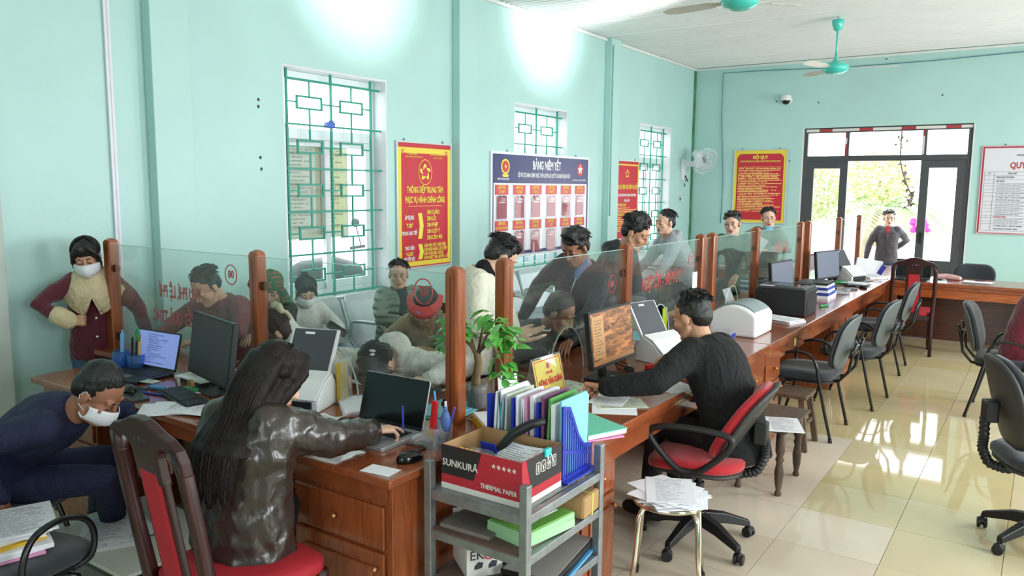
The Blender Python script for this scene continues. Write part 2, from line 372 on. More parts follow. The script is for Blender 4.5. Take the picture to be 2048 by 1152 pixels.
# ---------------------------------------------------------------- left windows
def bars_box(a, b, t): return MB().b2((-t/2, a[0], a[1]), (t/2, b[0], b[1]))
for wi, (a, b) in enumerate(wins):
    wn = link('window_%d' % (wi+1), None, None, (XL, 0, 0)); wn['kind'] = 'structure'
    wn.empty_display_size = .1
    obj('reveal', MB().b2((-WT, a, WZ0), (-.002, a+.02, WZ1)).b2((-WT, b-.02, WZ0), (-.002, b, WZ1)).b2((-WT, a+.02, WZ1-.02), (-.002, b-.02, WZ1)), M_sill, wn)
    obj('sill', MB().b2((-WT+.001, a+.001, WZ0-.05), (.0, b-.001, WZ0+.012)).b2((0, a-.05, WZ0-.05), (.05, b+.05, WZ0+.012)), M_sill, wn, bevel=.006)
    fx0, fx1 = -WT+.02, -WT+.08
    fr = MB()
    for p, q in (((a+.02, WZ0+.013), (a+.07, WZ1-.02)), ((b-.07, WZ0+.013), (b-.02, WZ1-.02)), ((a+.07, WZ1-.08), (b-.07, WZ1-.02)), ((a+.07, WZ0+.013), (b-.07, WZ0+.07)), ((a+.07, 2.2), (b-.07, 2.29))): fr.b2((fx0, p[0], p[1]), (fx1, q[0], q[1]))
    obj('frame', fr, M_alum, wn, bevel=.004)
    c = (a+b)/2
    for y0, y1, dx in ((a+.071, c+.03, 0), (c-.03, b-.071, .03)):
        s = MB()
        for p, q in (((y0, WZ0+.071), (y0+.06, 2.199)), ((y1-.06, WZ0+.071), (y1, 2.199)), ((y0+.06, 2.14), (y1-.06, 2.199)), ((y0+.06, WZ0+.071), (y1-.06, WZ0+.14))): s.b2((fx0+dx, p[0], p[1]), (fx0+dx+.028, q[0], q[1]))
        sa = obj('sash', s, M_alum, wn, bevel=.003)
        obj('pane', MB().b2((fx0+dx+.012, y0+.06, WZ0+.14), (fx0+dx+.016, y1-.06, 2.14)), M_wglass, sa)
    obj('pane', MB().b2((fx0+.012, a+.06, 2.29), (fx0+.016, b-.06, WZ1-.07)), M_wglass, wn)
    gx = -.075; g0, g1, gz0, gz1 = a+.1, b-.15, .82, 2.69
    gr = obj('grille', MB().b2((gx-.008, g0-.01, gz1-.01), (gx+.008, g1+.12, gz1+.01)).b2((gx-.008, g0-.09, gz0-.01), (gx+.008, g1+.14, gz0+.01)), M_grille, wn)
    gw = g1-g0; rows = 5; rh = (gz1-gz0)/rows
    vb = MB().b2((gx-.009, -.009, gz0-.02), (gx+.009, .009, gz1+.1)).mesh('grille_bar', M_grille)
    for k in (0, .5, 1): link('grille_bar', vb, gr, (0, g0+k*gw, 0))
    hb = MB().b2((gx-.007, g0-.09, -.008), (gx+.007, g1+.14, .008)).mesh('grille_bar', M_grille)
    for k in range(1, rows): link('grille_bar', hb, gr, (0, 0, gz0+k*rh))
    rw_, rh_ = .145, .058
    lp = MB()
    for p, q in (((-rw_, -rh_), (-rw_+.016, rh_)), ((rw_-.016, -rh_), (rw_, rh_)), ((-rw_, rh_-.016), (rw_, rh_)), ((-rw_, -rh_), (rw_, -rh_+.016))): lp.b2((gx-.008, p[0], p[1]), (gx+.008, q[0], q[1]))
    st = MB().b2((gx-.006, -.007, rh_), (gx+.006, .007, rh/2)).b2((gx-.006, -.007, -rh/2), (gx+.006, .007, -rh_)).b2((gx-.006, -gw/4, -.006), (gx+.006, -rw_, .006)).b2((gx-.006, rw_, -.006), (gx+.006, gw/4, .006))
    lm = lp.mesh('grille_loop', M_grille); sm_ = st.mesh('grille_link', M_grille)
    for r_ in range(rows):
        for k in (.25, .75):
            link('grille_loop', lm, gr, (0, g0+k*gw, gz0+(r_+.5)*rh)); link('grille_link', sm_, gr, (0, g0+k*gw, gz0+(r_+.5)*rh))
# notice sheets hung against the outside of the first window, blue clip on the grille
t = thing('hanging_notice_board', 'yellowish printed notice sheet hanging behind the green grille of the nearest window', 'notice', (XL-.238, 4.99, 1.32))
obj('backing', MB().b2((-.012, -.42, 0), (.0, .34, .93)), mat('translucent_notice', (226, 222, 200), .7), t)
obj('printed_sheet', MB().b2((0, -.02, .06), (.004, .30, .88)), printed('yellow_notice_print', (244, 238, 190), (170, 170, 150), 24, .4, axes='yz'), t)
obj('printed_sheet', MB().b2((0, -.40, .06), (.004, -.06, .88)), printed('white_notice_print', (230, 228, 214), (180, 180, 170), 24, .4, axes='yz'), t)
obj('hook', MB().cyl((-.006, -.38, .93), (-.006, -.38, 1.02), .006).cyl((-.006, .3, .93), (-.006, .3, 1.02), .006), M_galv, t)
tag(obj('grille_clip', MB().box((0, 0, 0), (.05, .09, .05)).box((.02, 0, .03), (.015, .05, .02)), mat('blue_clip', (70, 110, 190), .5), None, Vector((XL-.055, 4.95, 2.33)), bevel=.005), 'small blue clip on the green grille of the nearest window', 'clip')
# ---------------------------------------------------------------- back door
dr = link('door_1', None, None, (0, YB, 0)); dr['kind'] = 'structure'
def rectframe(x0, x1, z0, z1, t, y0, y1, mb=None, bot=None):
    mb = mb or MB(); bt = t if bot is None else bot
    mb.b2((x0, y0, z0), (x0+t, y1, z1)); mb.b2((x1-t, y0, z0), (x1, y1, z1)); mb.b2((x0+t, y0, z1-t), (x1-t, y1, z1)); mb.b2((x0+t, y0, z0), (x1-t, y1, z0+bt)); return mb
f_ = MB(); f_.b2((DX0+.02, .03, 0), (DX0+.08, .11, DZ-.001)); f_.b2((DX1-.08, .03, 0), (DX1-.02, .11, DZ-.001)); f_.b2((DX0+.08, .03, DZ-.08), (DX1-.08, .11, DZ)); f_.b2((DX0+.08, .03, 2.25), (DX1-.08, .11, 2.335))
mx0, mx1 = -2.74, -1.64
f_.b2((mx0-.03, .03, 2.335), (mx0+.03, .11, DZ-.08)); f_.b2((mx1-.03, .03, 2.335), (mx1+.03, .11, DZ-.08))
obj('frame', f_, M_dframe, dr, bevel=.004)
obj('reveal', MB().b2((DX0, 0, 0), (DX0+.02, WT, DZ)).b2((DX1-.02, 0, 0), (DX1, WT, DZ)).b2((DX0+.02, .115, DZ-.004), (DX1-.02, WT, DZ)), M_sill, dr)
for x0, x1 in ((DX0+.08, mx0-.03), (mx0+.03, mx1-.03), (mx1+.03, DX1-.08)): obj('transom_pane', MB().b2((x0, .065, 2.335), (x1, .071, DZ-.08)), M_wglass, dr)
for x0, x1 in ((DX0+.08, mx0+.03), (mx1-.03, DX1-.08)):
    lf = obj('leaf', rectframe(x0, x1, .02, 2.25, .115, .035, .085, None, .72), M_dframe, dr, bevel=.004)
    obj('leaf_pane', MB().b2((x0+.115, .058, .74), (x1-.115, .064, 2.135)), M_wglass, lf)
    obj('handle', MB().b2((x1-.09 if x0 < -3 else x0+.05, .0, 1.0), (x1-.06 if x0 < -3 else x0+.08, .035, 1.16)), M_black, lf)
M_tr, M_tw = mat('red_tape', (176, 60, 66), .5), mat('white_tape', (226, 222, 218), .5)
x = DX0+.05; k = 0
while x < DX1-.1:
    obj('tape_strip', MB().b2((x, .024, DZ-.062), (min(x+.2, DX1-.03), .03, DZ-.02)), M_tr if k % 3 == 1 else M_tw, dr); x += .2; k += 1
for mx in (mx0, mx1):
    for q in range(4): obj('tape_strip', MB().b2((mx-.022, .024, 2.34+q*.09), (mx+.0, .03, 2.34+q*.09+.09)), M_tr if q in (0, 1) and mx == mx0 or q == 3 else M_tw, dr)
# ---------------------------------------------------------------- outside
struct('ground', MB().b2((-60, YB+WT, -.35), (60, 90, -.15)).b2((-60, -40, -.35), (XL-WT, YB+WT, -.15)).b2((XR+WT, -40, -.35), (60, YB+WT, -.15)), mat('pale_concrete_yard', (214, 210, 204), .9, var=.06, vscale=.8))
M_leaf1, M_leaf2 = mat('palm_leaf', (136, 168, 98), .6, var=.2), mat('tree_leaf', (196, 208, 148), .6, var=.25)
M_trunk = mat('tree_trunk', (150, 138, 116), .9, var=.2)
def palm(x, y, h, label, seed):
    rp = random.Random(seed); t = thing('palm_tree', label, 'palm tree', (x, y, -.15))
    obj('trunk', MB().tube([(0, 0, 0), (.12, 0, h*.5), (.4, 0, h)], [.1, .08, .07], 8), M_trunk, t, smooth=True)
    for k in range(13):
        a = 2*PI*k/13+rp.uniform(-.2, .2); L = rp.uniform(1.3, 1.9); up = rp.uniform(.3, 1.2)
        f = MB(); pts = []
        for i in range(9):
            u = i/8; pts.append(Vector((.4+math.cos(a)*L*u*math.cos(up*.4), math.sin(a)*L*u*math.cos(up*.4), h+L*(up*u-1.1*up*u*u-.35*u*u))))
        f.tube(pts, [.018*(1-i/9)+.004 for i in range(9)], 4)
        for i in range(1, 9):
            d = (pts[i]-pts[i-1]).normalized(); sd = d.cross(Vector((0, 0, 1))).normalized()
            for s_ in (-1, 1):
                for q in (0, .5):
                    p = pts[i-1].lerp(pts[i], q); l = .42*math.sin(PI*min(1, (i+q)/9.5))+.08
                    tip = p+sd*s_*l*.75+d*l*.55-Vector((0, 0, .12*l))
                    f.add([p, p+d*.045, tip, p-d*.01+Vector((0, 0, .012))], [(0, 1, 2), (3, 2, 1)])
        obj('frond', f, M_leaf1, t)
    return t
palm(-3.67, 20.0, 1.5, 'young palm tree with spreading fronds seen through the open back door', 1)
def tree(x, y, h, rad, label, seed, n=1400, m=M_leaf2):
    rp = random.Random(seed); t = thing('leafy_tree', label, 'tree', (x, y, -.15))
    obj('trunk', MB().tube([(0, 0, 0), (.1, .05, h*.35), (0, .1, h*.7)], [.14, .11, .06], 8), M_trunk, t, smooth=True)
    f = MB()
    for i in range(n):
        v = Vector((rp.gauss(0, 1), rp.gauss(0, 1), rp.gauss(0, 1))).normalized()*rad*rp.uniform(.45, 1)**.6
        p = Vector((v.x, v.y, h*.72+v.z*.8)); a = Vector((rp.uniform(-1, 1), rp.uniform(-1, 1), rp.uniform(-.6, .4))).normalized()*.17; b = a.orthogonal().normalized()*.06
        f.add([p, p+a*.5+b, p+a, p+a*.5-b], [(0, 1, 2, 3)])
    o = obj('foliage', f, m, t); o['kind'] = 'stuff'
    return t
tree(-6.3, 25.5, 2.7, 1.25, 'pale leafy tree in the yard left of the palm beyond the back door', 5, 2600)
tree(-5.0, 30.0, 3.3, 1.2, 'pale tree farthest out beyond the back door, behind the palm', 6, 2200)
# hanging flower garland above the door, red and magenta blossom beyond
t = thing('hanging_vine', 'thin dark hanging vine dangling outside in the open doorway', 'vine', Py(1795, 315, 13.57))
v = MB(); pts = [Vector((0, 0, 0))]
top = Py(1800, 318, 13.57); top.z = DZ
for px, py in ((1800, 318), (1805, 345), (1812, 365), (1820, 385), (1824, 400), (1817, 412)): pts.append(Py(px, py, 13.57)-top)
t.location = top
obj('stem', v.tube(pts, .012, 5), M_trunk, t)
lv = MB(); rp = random.Random(4)
for i in range(60):
    u = rp.random()*(len(pts)-1.001); p = pts[int(u)].lerp(pts[int(u)+1], u % 1)+Vector((rp.uniform(-.05, .05), rp.uniform(-.05, .05), 0))
    a = Vector((rp.uniform(-1, 1), rp.uniform(-1, 1), rp.uniform(-1, .3))).normalized()*.07; b = a.orthogonal().normalized()*.025
    lv.add([p, p+a*.5+b, p+a, p+a*.5-b], [(0, 1, 2, 3)])
obj('leaves', lv, mat('vine_leaf', (120, 104, 96), .7), t)['kind'] = 'stuff'
b_ = thing('flower_bush', 'bright magenta blossom at the right edge of the open doorway', 'flower', Py(1838, 560, 16.0)*1.0)
b_.location = (Py(1838, 452, 16.0).x, 16.0, -.15); hz = Py(1838, 452, 16.0).z+.15
obj('stem', MB().tube([(0, 0, 0), (.02, 0, hz*.6), (0, 0, hz)], .02, 6), M_trunk, b_)
fl_ = MB(); rp = random.Random(9)
for i in range(24): fl_.ell((rp.uniform(-.13, .13), rp.uniform(-.1, .1), hz+rp.uniform(-.1, .12)), (.06, .05, .05), 6, 4)
obj('blossom', fl_, mat('magenta_blossom', (206, 60, 160), .7, var=.2), b_, smooth=True)
# motorbikes parked outside the nearest window: dark purple seats and fairings
M_bike = mat('purple_motorbike_paint', (84, 58, 88), .3, var=.15); M_tyre = mat('tyre', (30, 30, 32), .8)
def bike(y, x, label):
    t = thing('motorbike', label, 'motorbike', (x, y, -.15), R(90)); t.scale = (1.02, 1.12, 1.25)
    body = MB().chain([(-.55, 0, .62), (-.1, 0, .72), (.2, 0, .62), (.5, 0, .85)], [.14, .15, .13, .11], 10)
    o = obj('fairing', body, M_bike, t, smooth=True)
    obj('saddle', MB().chain([(-.6, 0, .84), (-.2, 0, .86), (.1, 0, .82)], [.12, .13, .1], 10), M_black, t, smooth=True)
    for wx in (-.62, .62):
        wm = MB(); ring = [(wx+.27*math.cos(q*PI/10), 0, .3+.27*math.sin(q*PI/10)) for q in range(20)]
        wm.tube(ring, .045, 8, closed=True); 
        for q in range(6): wm.cyl((wx, 0, .3), (wx+.25*math.cos(q*PI/3), 0, .3+.25*math.sin(q*PI/3)), .008, 5)
        obj('wheel', wm, M_tyre, t, smooth=True)
    obj('fork', MB().cyl((.62, .06, .3), (.48, .06, .95), .018).cyl((.62, -.06, .3), (.48, -.06, .95), .018), M_steel, t)
    obj('handlebar', MB().tube([(.42, -.34, 1.0), (.48, -.15, 1.03), (.5, 0, .98), (.48, .15, 1.03), (.42, .34, 1.0)], .014, 6), M_black, t)
    obj('headlamp', MB().ell((.58, 0, .92), (.09, .08, .08)), M_clear, t, smooth=True)
    obj('mirror', MB().cyl((.46, .22, 1.02), (.44, .27, 1.2), .006).ell((.44, .28, 1.23), (.015, .06, .04)).cyl((.46, -.22, 1.02), (.44, -.27, 1.2), .006).ell((.44, -.28, 1.23), (.015, .06, .04)), M_black, t)
    return t
bike(3.55, XL-.80, 'purple motorbike parked outside the nearest window, at its left')
bike(5.85, XL-.82, 'purple motorbike parked outside the nearest window, at its right')
bike(8.6, XL-.85, 'purple motorbike parked outside the middle window')
# ---------------------------------------------------------------- counters
DZT = .76
def pedestal(root, a0, a1, face, axis, depth, doors=1, drawer=True):
    """cupboard block under a desk. axis 'y': front lies in plane x=face and runs a0..a1 along y (opens to +x); axis 'x': plane y=face, opens to -y"""
    def B(mb, u0, u1, d0, d1, z0, z1):
        if axis == 'y': return mb.b2((face+d0, u0, z0), (face+d1, u1, z1))
        return mb.b2((u0, face-d0, z0), (u1, face-d1, z1))
    p = obj('pedestal', B(MB(), a0, a1, -depth, 0, .0, .655), M_deskv, root, bevel=.003)
    zt = .635
    def panel(name, u0, u1, z0, z1):
        q = B(MB(), u0, u1, 0, .014, z0, z1)
        o = obj(name, q, M_deskv, p, bevel=.005)
        return o
    def knob(u, z):
        E_ = Euler((0, R(90), 0)).to_matrix() if axis == 'y' else Euler((R(90), 0, 0)).to_matrix()
        c = (face+.014, u, z) if axis == 'y' else (u, face-.014, z)
        obj('knob', MB().lathe([(.004, 0), (.005, .01), (.012, .016), (.013, .022), (.008, .028), (0, .03)], c, 10, 0, E_), M_brass, p, smooth=True)
    n = doors; w_ = (a1-a0-.03)/n
    for i in range(n):
        u0, u1 = a0+.015+i*w_+.004, a0+.015+(i+1)*w_-.004
        if drawer: panel('drawer', u0, u1, .47, zt); knob((u0+u1)/2, .555)
        d = panel('door', u0, u1, .06, .455 if drawer else zt)
        q = MB(); m_ = .055
        B(q, u0+m_, u1-m_, .014, .024, .06+m_, (.455 if drawer else zt)-m_)
        obj('door_panel', q, M_deskv, p, bevel=.008)
        knob(u1-.03, .40)
    return p
def desk(name, label, x0, x1, y0, y1, front, group='wooden service counters'):
    t = thing(name, label, 'desk', ((x0+x1)/2, (y0+y1)/2, 0), 0, group)
    t['ox'] = 0
    return t
def L(root, mb):  # shift world-space mesh into the root's frame
    l = root.location; mb.v = [(v[0]-l.x, v[1]-l.y, v[2]-l.z) for v in mb.v]; return mb
_obj = obj
class Shift:
    """temporarily build with world coordinates under a thing"""
    def __init__(s, root): s.root = root
    def __enter__(s):
        global obj
        l = s.root.location.copy()
        def o2(name, mb, mats, parent=None, loc=(0, 0, 0), rot=(0, 0, 0), smooth=False, bevel=0, seg=2):
            mb.v = [(v[0]-l.x, v[1]-l.y, v[2]-l.z) for v in mb.v]
            return _obj(name, mb, mats, parent if parent is not None else s.root, loc, rot, smooth, bevel, seg)
        obj = o2; return s.root
    def __exit__(s, *a):
        global obj
        obj = _obj
# near wing (runs along x, staff side faces -y)
t = thing('counter_desk', 'near wing of the brown wooden counter under the 07 and 08 screens', 'counter', (-3.2, 2.4, 0), 0, 'wooden service counters')
with Shift(t):
    obj('top', MB().prism([(-4.50, 1.97), (-1.86, 1.97), (-1.86, 2.72), (-2.5, 2.72), (-2.5, 2.9), (-4.93, 2.9), (-4.93, 2.54), (-4.5, 2.54)], DZT-.035, DZT), M_desk, None, bevel=.008, seg=3)
    obj('apron', MB().b2((-4.42, 2.0, .655), (-1.89, 2.02, DZT-.035)), M_desk, None, bevel=.003)
    obj('modesty_panel', MB().b2((-4.88, 2.8, 0), (-2.5, 2.82, DZT-.035)), M_deskv, None)
    obj('side_panel', MB().b2((-1.9, 2.0, 0), (-1.875, 2.7, DZT-.035)), M_deskv, None, bevel=.003)
    obj('side_panel', MB().b2((-4.44, 2.02, 0), (-4.42, 2.54, DZT-.035)), M_deskv, None)
    pedestal(None, -2.42, -1.9, 2.012, 'x', .6, 1)
    pedestal(None, -4.40, -3.95, 2.03, 'x', .45, 1)
def long_desk(label, y0, y1, peds, bevel_end=False):
    t = thing('counter_desk', label, 'counter', (-1.9, (y0+y1)/2, 0), 0, 'wooden service counters')
    with Shift(t):
        obj('top', MB().b2((-2.5, y0, DZT-.035), (-1.485, y1-.003, DZT)), M_desk, None, bevel=.008, seg=3)
        obj('apron', MB().b2((-1.535, y0+.01, .60), (-1.515, y1-.01, DZT-.035)), M_desk, None, bevel=.003)
        obj('edge_moulding', MB().b2((-1.515, y0+.005, DZT-.065), (-1.498, y1-.008, DZT-.035)), M_desk, None, bevel=.006)
        obj('modesty_panel', MB().b2((-2.42, y0+.01, 0), (-2.40, y1-.01, DZT-.035)), M_deskv, None)
        for a, b, n in peds: pedestal(None, a, b, -1.53, 'y', .55, n)
    return t
long_desk('nearest long section of the brown counter, where the black-clad officer works', 2.73, 5.29, [(2.75, 3.08, 1), (4.80, 5.27, 1)])
long_desk('middle section of the brown counter carrying the black and the white printers', 5.29, 7.85, [(5.31, 5.68, 1), (7.35, 7.83, 1)])
long_desk('section of the brown counter with the blue folders, next to the far corner', 7.85, 9.99, [(7.87, 8.2, 1)])
t = thing('counter_desk', 'corner section of the brown counter nearest the back door', 'counter', (-1.9, 10.98, 0), 0, 'wooden service counters')
with Shift(t):
    obj('top', MB().b2((-2.5, 9.99, DZT-.035), (-1.485, 11.95, DZT)), M_desk, None, bevel=.008)
    obj('modesty_panel', MB().b2((-2.42, 10.0, 0), (-2.40, 11.9, DZT-.035)).b2((-2.42, 11.88, 0), (-1.52, 11.9, DZT-.035)), M_deskv, None)
    obj('side_panel', MB().b2((-1.56, 10.0, 0), (-1.51, 10.06, DZT-.035)), M_deskv, None)
t = thing('counter_desk', 'back wing of the counter crossing the room in front of the door', 'counter', (-.2, 10.36, 0), 0, 'wooden service counters')
with Shift(t):
    obj('top', MB().b2((-1.48, 10.0, DZT-.04), (1.6, 10.74, DZT)), M_desk, None, bevel=.008)
    obj('apron', MB().b2((-1.47, 10.03, .585), (1.55, 10.05, DZT-.04)), wood('honey_wood_apron', (136, 66, 26), (186, 100, 48), .3, (9, 1, 1)), None, bevel=.003)
    obj('edge_moulding', MB().b2((-1.475, 10.012, DZT-.075), (1.58, 10.03, DZT-.04)), M_desk, None, bevel=.006)
    obj('leg', MB().b2((-1.47, 10.02, 0), (-1.40, 10.10, .6)), M_deskv, None, bevel=.004)
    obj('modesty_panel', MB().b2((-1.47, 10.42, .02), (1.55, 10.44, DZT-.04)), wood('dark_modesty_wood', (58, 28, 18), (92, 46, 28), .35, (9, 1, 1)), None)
    obj('plinth', MB().b2((-1.47, 10.40, 0), (1.55, 10.42, .05)), mat('dusty_skirting', (150, 130, 110), .8), None)
# ---------------------------------------------------------------- glass screens, posts
posts = [('wing', -4.87, 2.66), ('wing', -3.44, 2.66), ('wing', -2.10, 2.65), ('long', -2.17, 3.12), ('long', -2.17, 4.45), ('long', -2.17, 5.73), ('long', -2.17, 5.97), ('long', -2.17, 7.08), ('long', -2.17, 8.62), ('long', -2.17, 8.93), ('long', -2.17, 10.45), ('long', -2.17, 11.72)]
plab = ['post beside the woman in burgundy at the left wall', 'post in front of the person in the green headscarf', 'near corner post just left of the potted plant', 'near corner post just right of the potted plant',
        'post behind the lit monitor', 'near post of the pair above the officer in black', 'far post of the pair above the officer in black', 'post beside the officer in green uniform',
        'near post of the pair behind the grey monitor', 'far post of the pair behind the grey monitor', 'post beside the thin monitor near the door', 'farthest post in front of the open doorway']
pm = MB(); a = .035; c_ = .008
oct_ = [(-a+c_, -a), (a-c_, -a), (a, -a+c_), (a, a-c_), (a-c_, a), (-a+c_, a), (-a, a-c_), (-a, -a+c_)]
def octz(k, z): return [Vector((x*k, y*k, z)) for x, y in oct_]
shaft = MB().loft([octz(1, 0), octz(1, .672)]).mesh('shaft', M_post)
cap = MB().loft([octz(1, .672), octz(.86, .688), octz(.25, .70)]).mesh('cap', M_post)
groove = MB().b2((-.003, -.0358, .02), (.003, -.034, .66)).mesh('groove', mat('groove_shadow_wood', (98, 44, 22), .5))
clipm = MB().b2((-.016, -.012, 0), (.016, .012, .045)).b2((-.02, -.016, .012), (.02, .016, .03)).mesh('glass_clip', mat('bronze_clip', (92, 62, 48), .35, metal=.7))
for i, (k, x, y) in enumerate(posts):
    t = thing('divider_post', 'reddish wooden '+plab[i], 'post', (x, y, DZT), 0, 'wooden posts of the glass screens')
    link('shaft', shaft, t); link('cap', cap, t)
    g = link('groove', groove, t)
    if k == 'long': g.rotation_euler = (0, 0, R(90))
    if k == 'wing':
        if i < 2: link('glass_clip', clipm, t, (.048, .0, .49)); link('glass_clip', clipm, t, (.048, .0, .06))
        if i > 0: link('glass_clip', clipm, t, (-.048, .0, .49)); link('glass_clip', clipm, t, (-.048, .0, .06))
    else:
        if i not in (3, 6, 9): link('glass_clip', clipm, t, (0, -.048, .49), (0, 0, R(90))); link('glass_clip', clipm, t, (0, -.048, .06), (0, 0, R(90)))
        if i not in (5, 8, 11): link('glass_clip', clipm, t, (0, .048, .49), (0, 0, R(90))); link('glass_clip', clipm, t, (0, .048, .06), (0, 0, R(90)))
M_gedge = mat('glass_edge', (168, 196, 188), .25)
def pane(label, a, b, fixed, axis, arch=None, texts=()):
    """glass between a and b along axis; fixed is the other coordinate; arch=(centre,halfwidth,height)"""
    c = (a+b)/2; hw = (b-a)/2; H = .655
    poly = [(-hw, 0)]
    if arch:
        ac, aw, ah = arch; ac -= c
        poly += [(ac+aw*math.cos(q), ah*math.sin(q)) for q in [PI-PI*i/18 for i in range(19)]]
    poly += [(hw, 0), (hw, H), (-hw, H)]
    loc = (c, fixed, DZT+.006) if axis == 'x' else (fixed, c, DZT+.006)
    t = thing('glass_screen', label, 'glass screen', loc, 0 if axis == 'x' else R(90), 'glass screens on the counter')
    _obj('pane', MB().prism(poly, -.004, .004, 'xz'), M_glass, t)
    ed = MB().b2((-hw, -.0042, H), (hw, .0042, H+.0025))
    _obj('polished_edge', ed, M_gedge, t)
    if arch:
        e2 = MB().tube([(ac+aw*math.cos(q), 0, ah*math.sin(q)) for q in [PI-PI*i/18 for i in range(19)]], .0042, 6)
        _obj('arch_edge', e2, M_gedge, t)
    # lettering faces the public: +y on the wing, -x on the long counter (local +y)
    for s, u, z, size, bold, sx, circ in texts:
        text(s, size, t, (u, .0052, z), (R(90), 0, R(180)), M_rtxt, bold, sx=sx)
        if circ: _obj('number_ring', MB().tube([(u+circ*math.cos(q*PI/20), .005, z+circ*1.08*math.sin(q*PI/20)) for q in range(40)], .003, 6, closed=True), M_rtxt, t)
    return t
gy = 2.66; gx = -2.17
pane('glass screen with counter number 08, left one on the near wing', -4.83, -3.48, gy, 'x', None,
     [('THU PHÍ, LỆ PHÍ', -.005, .40, .10, .02, .58, 0), ('VÀ TRẢ KẾT QUẢ TTHC', .03, .245, .10, .02, .58, 0), ('08', .48, .545, .058, .02, .9, .05)])
pane('glass screen with counter number 07, right one on the near wing', -3.40, -2.14, gy, 'x', (-2.88, .17, .24), [('07', .475, .565, .062, .02, .9, .053)])
pane('glass screen with a red ringed number 06, first on the long counter', 3.16, 4.41, gx, 'y', (3.74, .19, .26), [('06', .50, .45, .055, .03, .9, .05)])
pane('glass screen with one line of red letters, above the white scanner', 4.49, 5.69, gx, 'y', (5.0, .17, .24), [('TƯ PHÁP - HỘ TỊCH', -.05, .40, .115, .02, .62, 0), ('05', .47, .52, .052, .03, .9, .048)])
pane('glass screen in front of the officer in green uniform', 6.01, 7.04, gx, 'y', (6.5, .17, .22), ())
pane('glass screen with two rows of red letters above the grey monitor', 7.12, 8.58, gx, 'y', (7.7, .17, .22), [('ĐỊA CHÍNH', .1, .46, .12, .02, .7, 0), ('NÔNG NGHIỆP', .05, .27, .12, .02, .7, 0)])
pane('glass screen with three rows of red letters before the bright door', 8.97, 10.41, gx, 'y', (9.7, .18, .26), [('LAO ĐỘNG', 0, .50, .12, .015, .7, 0), ('TB VÀ XH', 0, .36, .12, .015, .7, 0), ('(LĐTB)', 0, .22, .11, .015, .7, 0)])
pane('last glass screen of the long counter, beside the doorway', 10.49, 11.68, gx, 'y', (11.1, .17, .22), ())
pane('narrow glass screen between the pair of posts above the officer in black', 5.775, 5.925, gx, 'y', None, ())
# ---------------------------------------------------------------- grey visitor chair
M_pad = mat('charcoal_pad', (40, 45, 53), .8, bump=.25, bscale=300, var=.1, sheen=.3)
def rbox(w, d, h, r=.06, n=5):
    pts = []
    for cx, cy, a0 in ((w/2-r, d/2-r, 0), (-w/2+r, d/2-r, 90), (-w/2+r, -d/2+r, 180), (w/2-r, -d/2+r, 270)):
        for i in range(n+1): a = R(a0+90*i/n); pts.append((cx+r*math.cos(a), cy+r*math.sin(a)))
    return pts
def cushion(mb, w, d, h, r, f, top=.82, m=0):
    """rounded pad: f maps (x,y,z) -> point"""
    P = rbox(w, d, h, r); rings = []
    for k, z in ((.90, 0), (1, .25), (1, .7), (top+.1, .95), (top-.12, 1.0)): rings.append([f(x*k, y*k, z*h) for x, y in P])
    rings.append([f(x*.3, y*.3, h*1.03) for x, y in P])
    return mb.loft(rings, True, m)
def visitor_chair(label, loc, rz):
    t = thing('visitor_chair', label, 'chair', loc, rz, 'grey padded office chairs with black tube legs')
    obj('seat', cushion(MB(), .48, .46, .065, .1, lambda x, y, z: Vector((x, y+.0, .425+z-.02*(y/.23)**2*(1 if y > 0 else 0)))), M_pad, t, smooth=True)
    obj('seat_base', MB().prism(rbox(.46, .44, 0, .09), .412, .426), M_black, t)
    tilt = R(14)
    def bk(x, y, z):  # x across, y up the back, z thickness forward
        zz = .70+y*math.cos(tilt); yy = -.265-y*math.sin(tilt)+z-.05*(1-(x/.23)**2)*1.0+.02
        return Vector((x, yy, zz))
    obj('backrest', cushion(MB(), .45, .40, .045, .13, bk), M_pad, t, smooth=True)
    obj('back_shell', cushion(MB(), .455, .405, -.014, .13, bk), M_shell, t, smooth=True)
    obj('back_frame', MB().tube([(-.1, -.16, .405), (-.11, -.25, .42), (-.12, -.315, .5), (-.12, -.335, .62), (-.12, -.36, .72)], .011, 8).tube([(.1, -.16, .405), (.11, -.25, .42), (.12, -.315, .5), (.12, -.335, .62), (.12, -.36, .72)], .011, 8).box((0, -.335, .64), (.3, .012, .05)), M_blackm, t, smooth=True)
    for s in (-1, 1):
        obj('armrest', MB().tube(smooth_path([(s*.215, .1, .41), (s*.262, .14, .45), (s*.268, .155, .53), (s*.268, .12, .6), (s*.268, .03, .635), (s*.268, -.07, .62), (s*.268, -.12, .56), (s*.268, -.145, .45), (s*.268, -.19, .25), (s*.268, -.25, 0.012)]), .0115, 8), M_blackm, t, smooth=True)
        obj('leg', MB().tube([(s*.19, .06, .405), (s*.225, .11, .38), (s*.235, .17, .2), (s*.24, .225, .012)], .0115, 8), M_blackm, t, smooth=True)
        obj('foot_cap', MB().cyl((s*.24, .226, 0), (s*.24, .225, .03), .014).cyl((s*.268, -.25, 0), (s*.268, -.246, .03), .014), M_black, t, smooth=True)
        obj('seat_rail', MB().tube([(s*.19, .17, .408), (s*.19, -.17, .408)], .0115, 8), M_blackm, t, smooth=True)
    return t
vc = visitor_chair('grey padded visitor chair nearest in the row along the long counter', (-1.42, 6.05, 0), R(90))
dup(vc, (-1.31, 7.12, 0), R(87), 'grey padded visitor chair second in the row along the long counter')
dup(vc, (-1.35, 8.60, 0), R(92), 'grey padded visitor chair farthest of the row along the long counter')
dup(vc, (-.18, 7.38, 0), R(-92), 'grey padded visitor chair under the woman in the burgundy dress')
dup(vc, (-.72, 11.0, 0), R(178), 'grey padded visitor chair behind the back counter, only its top edge showing')
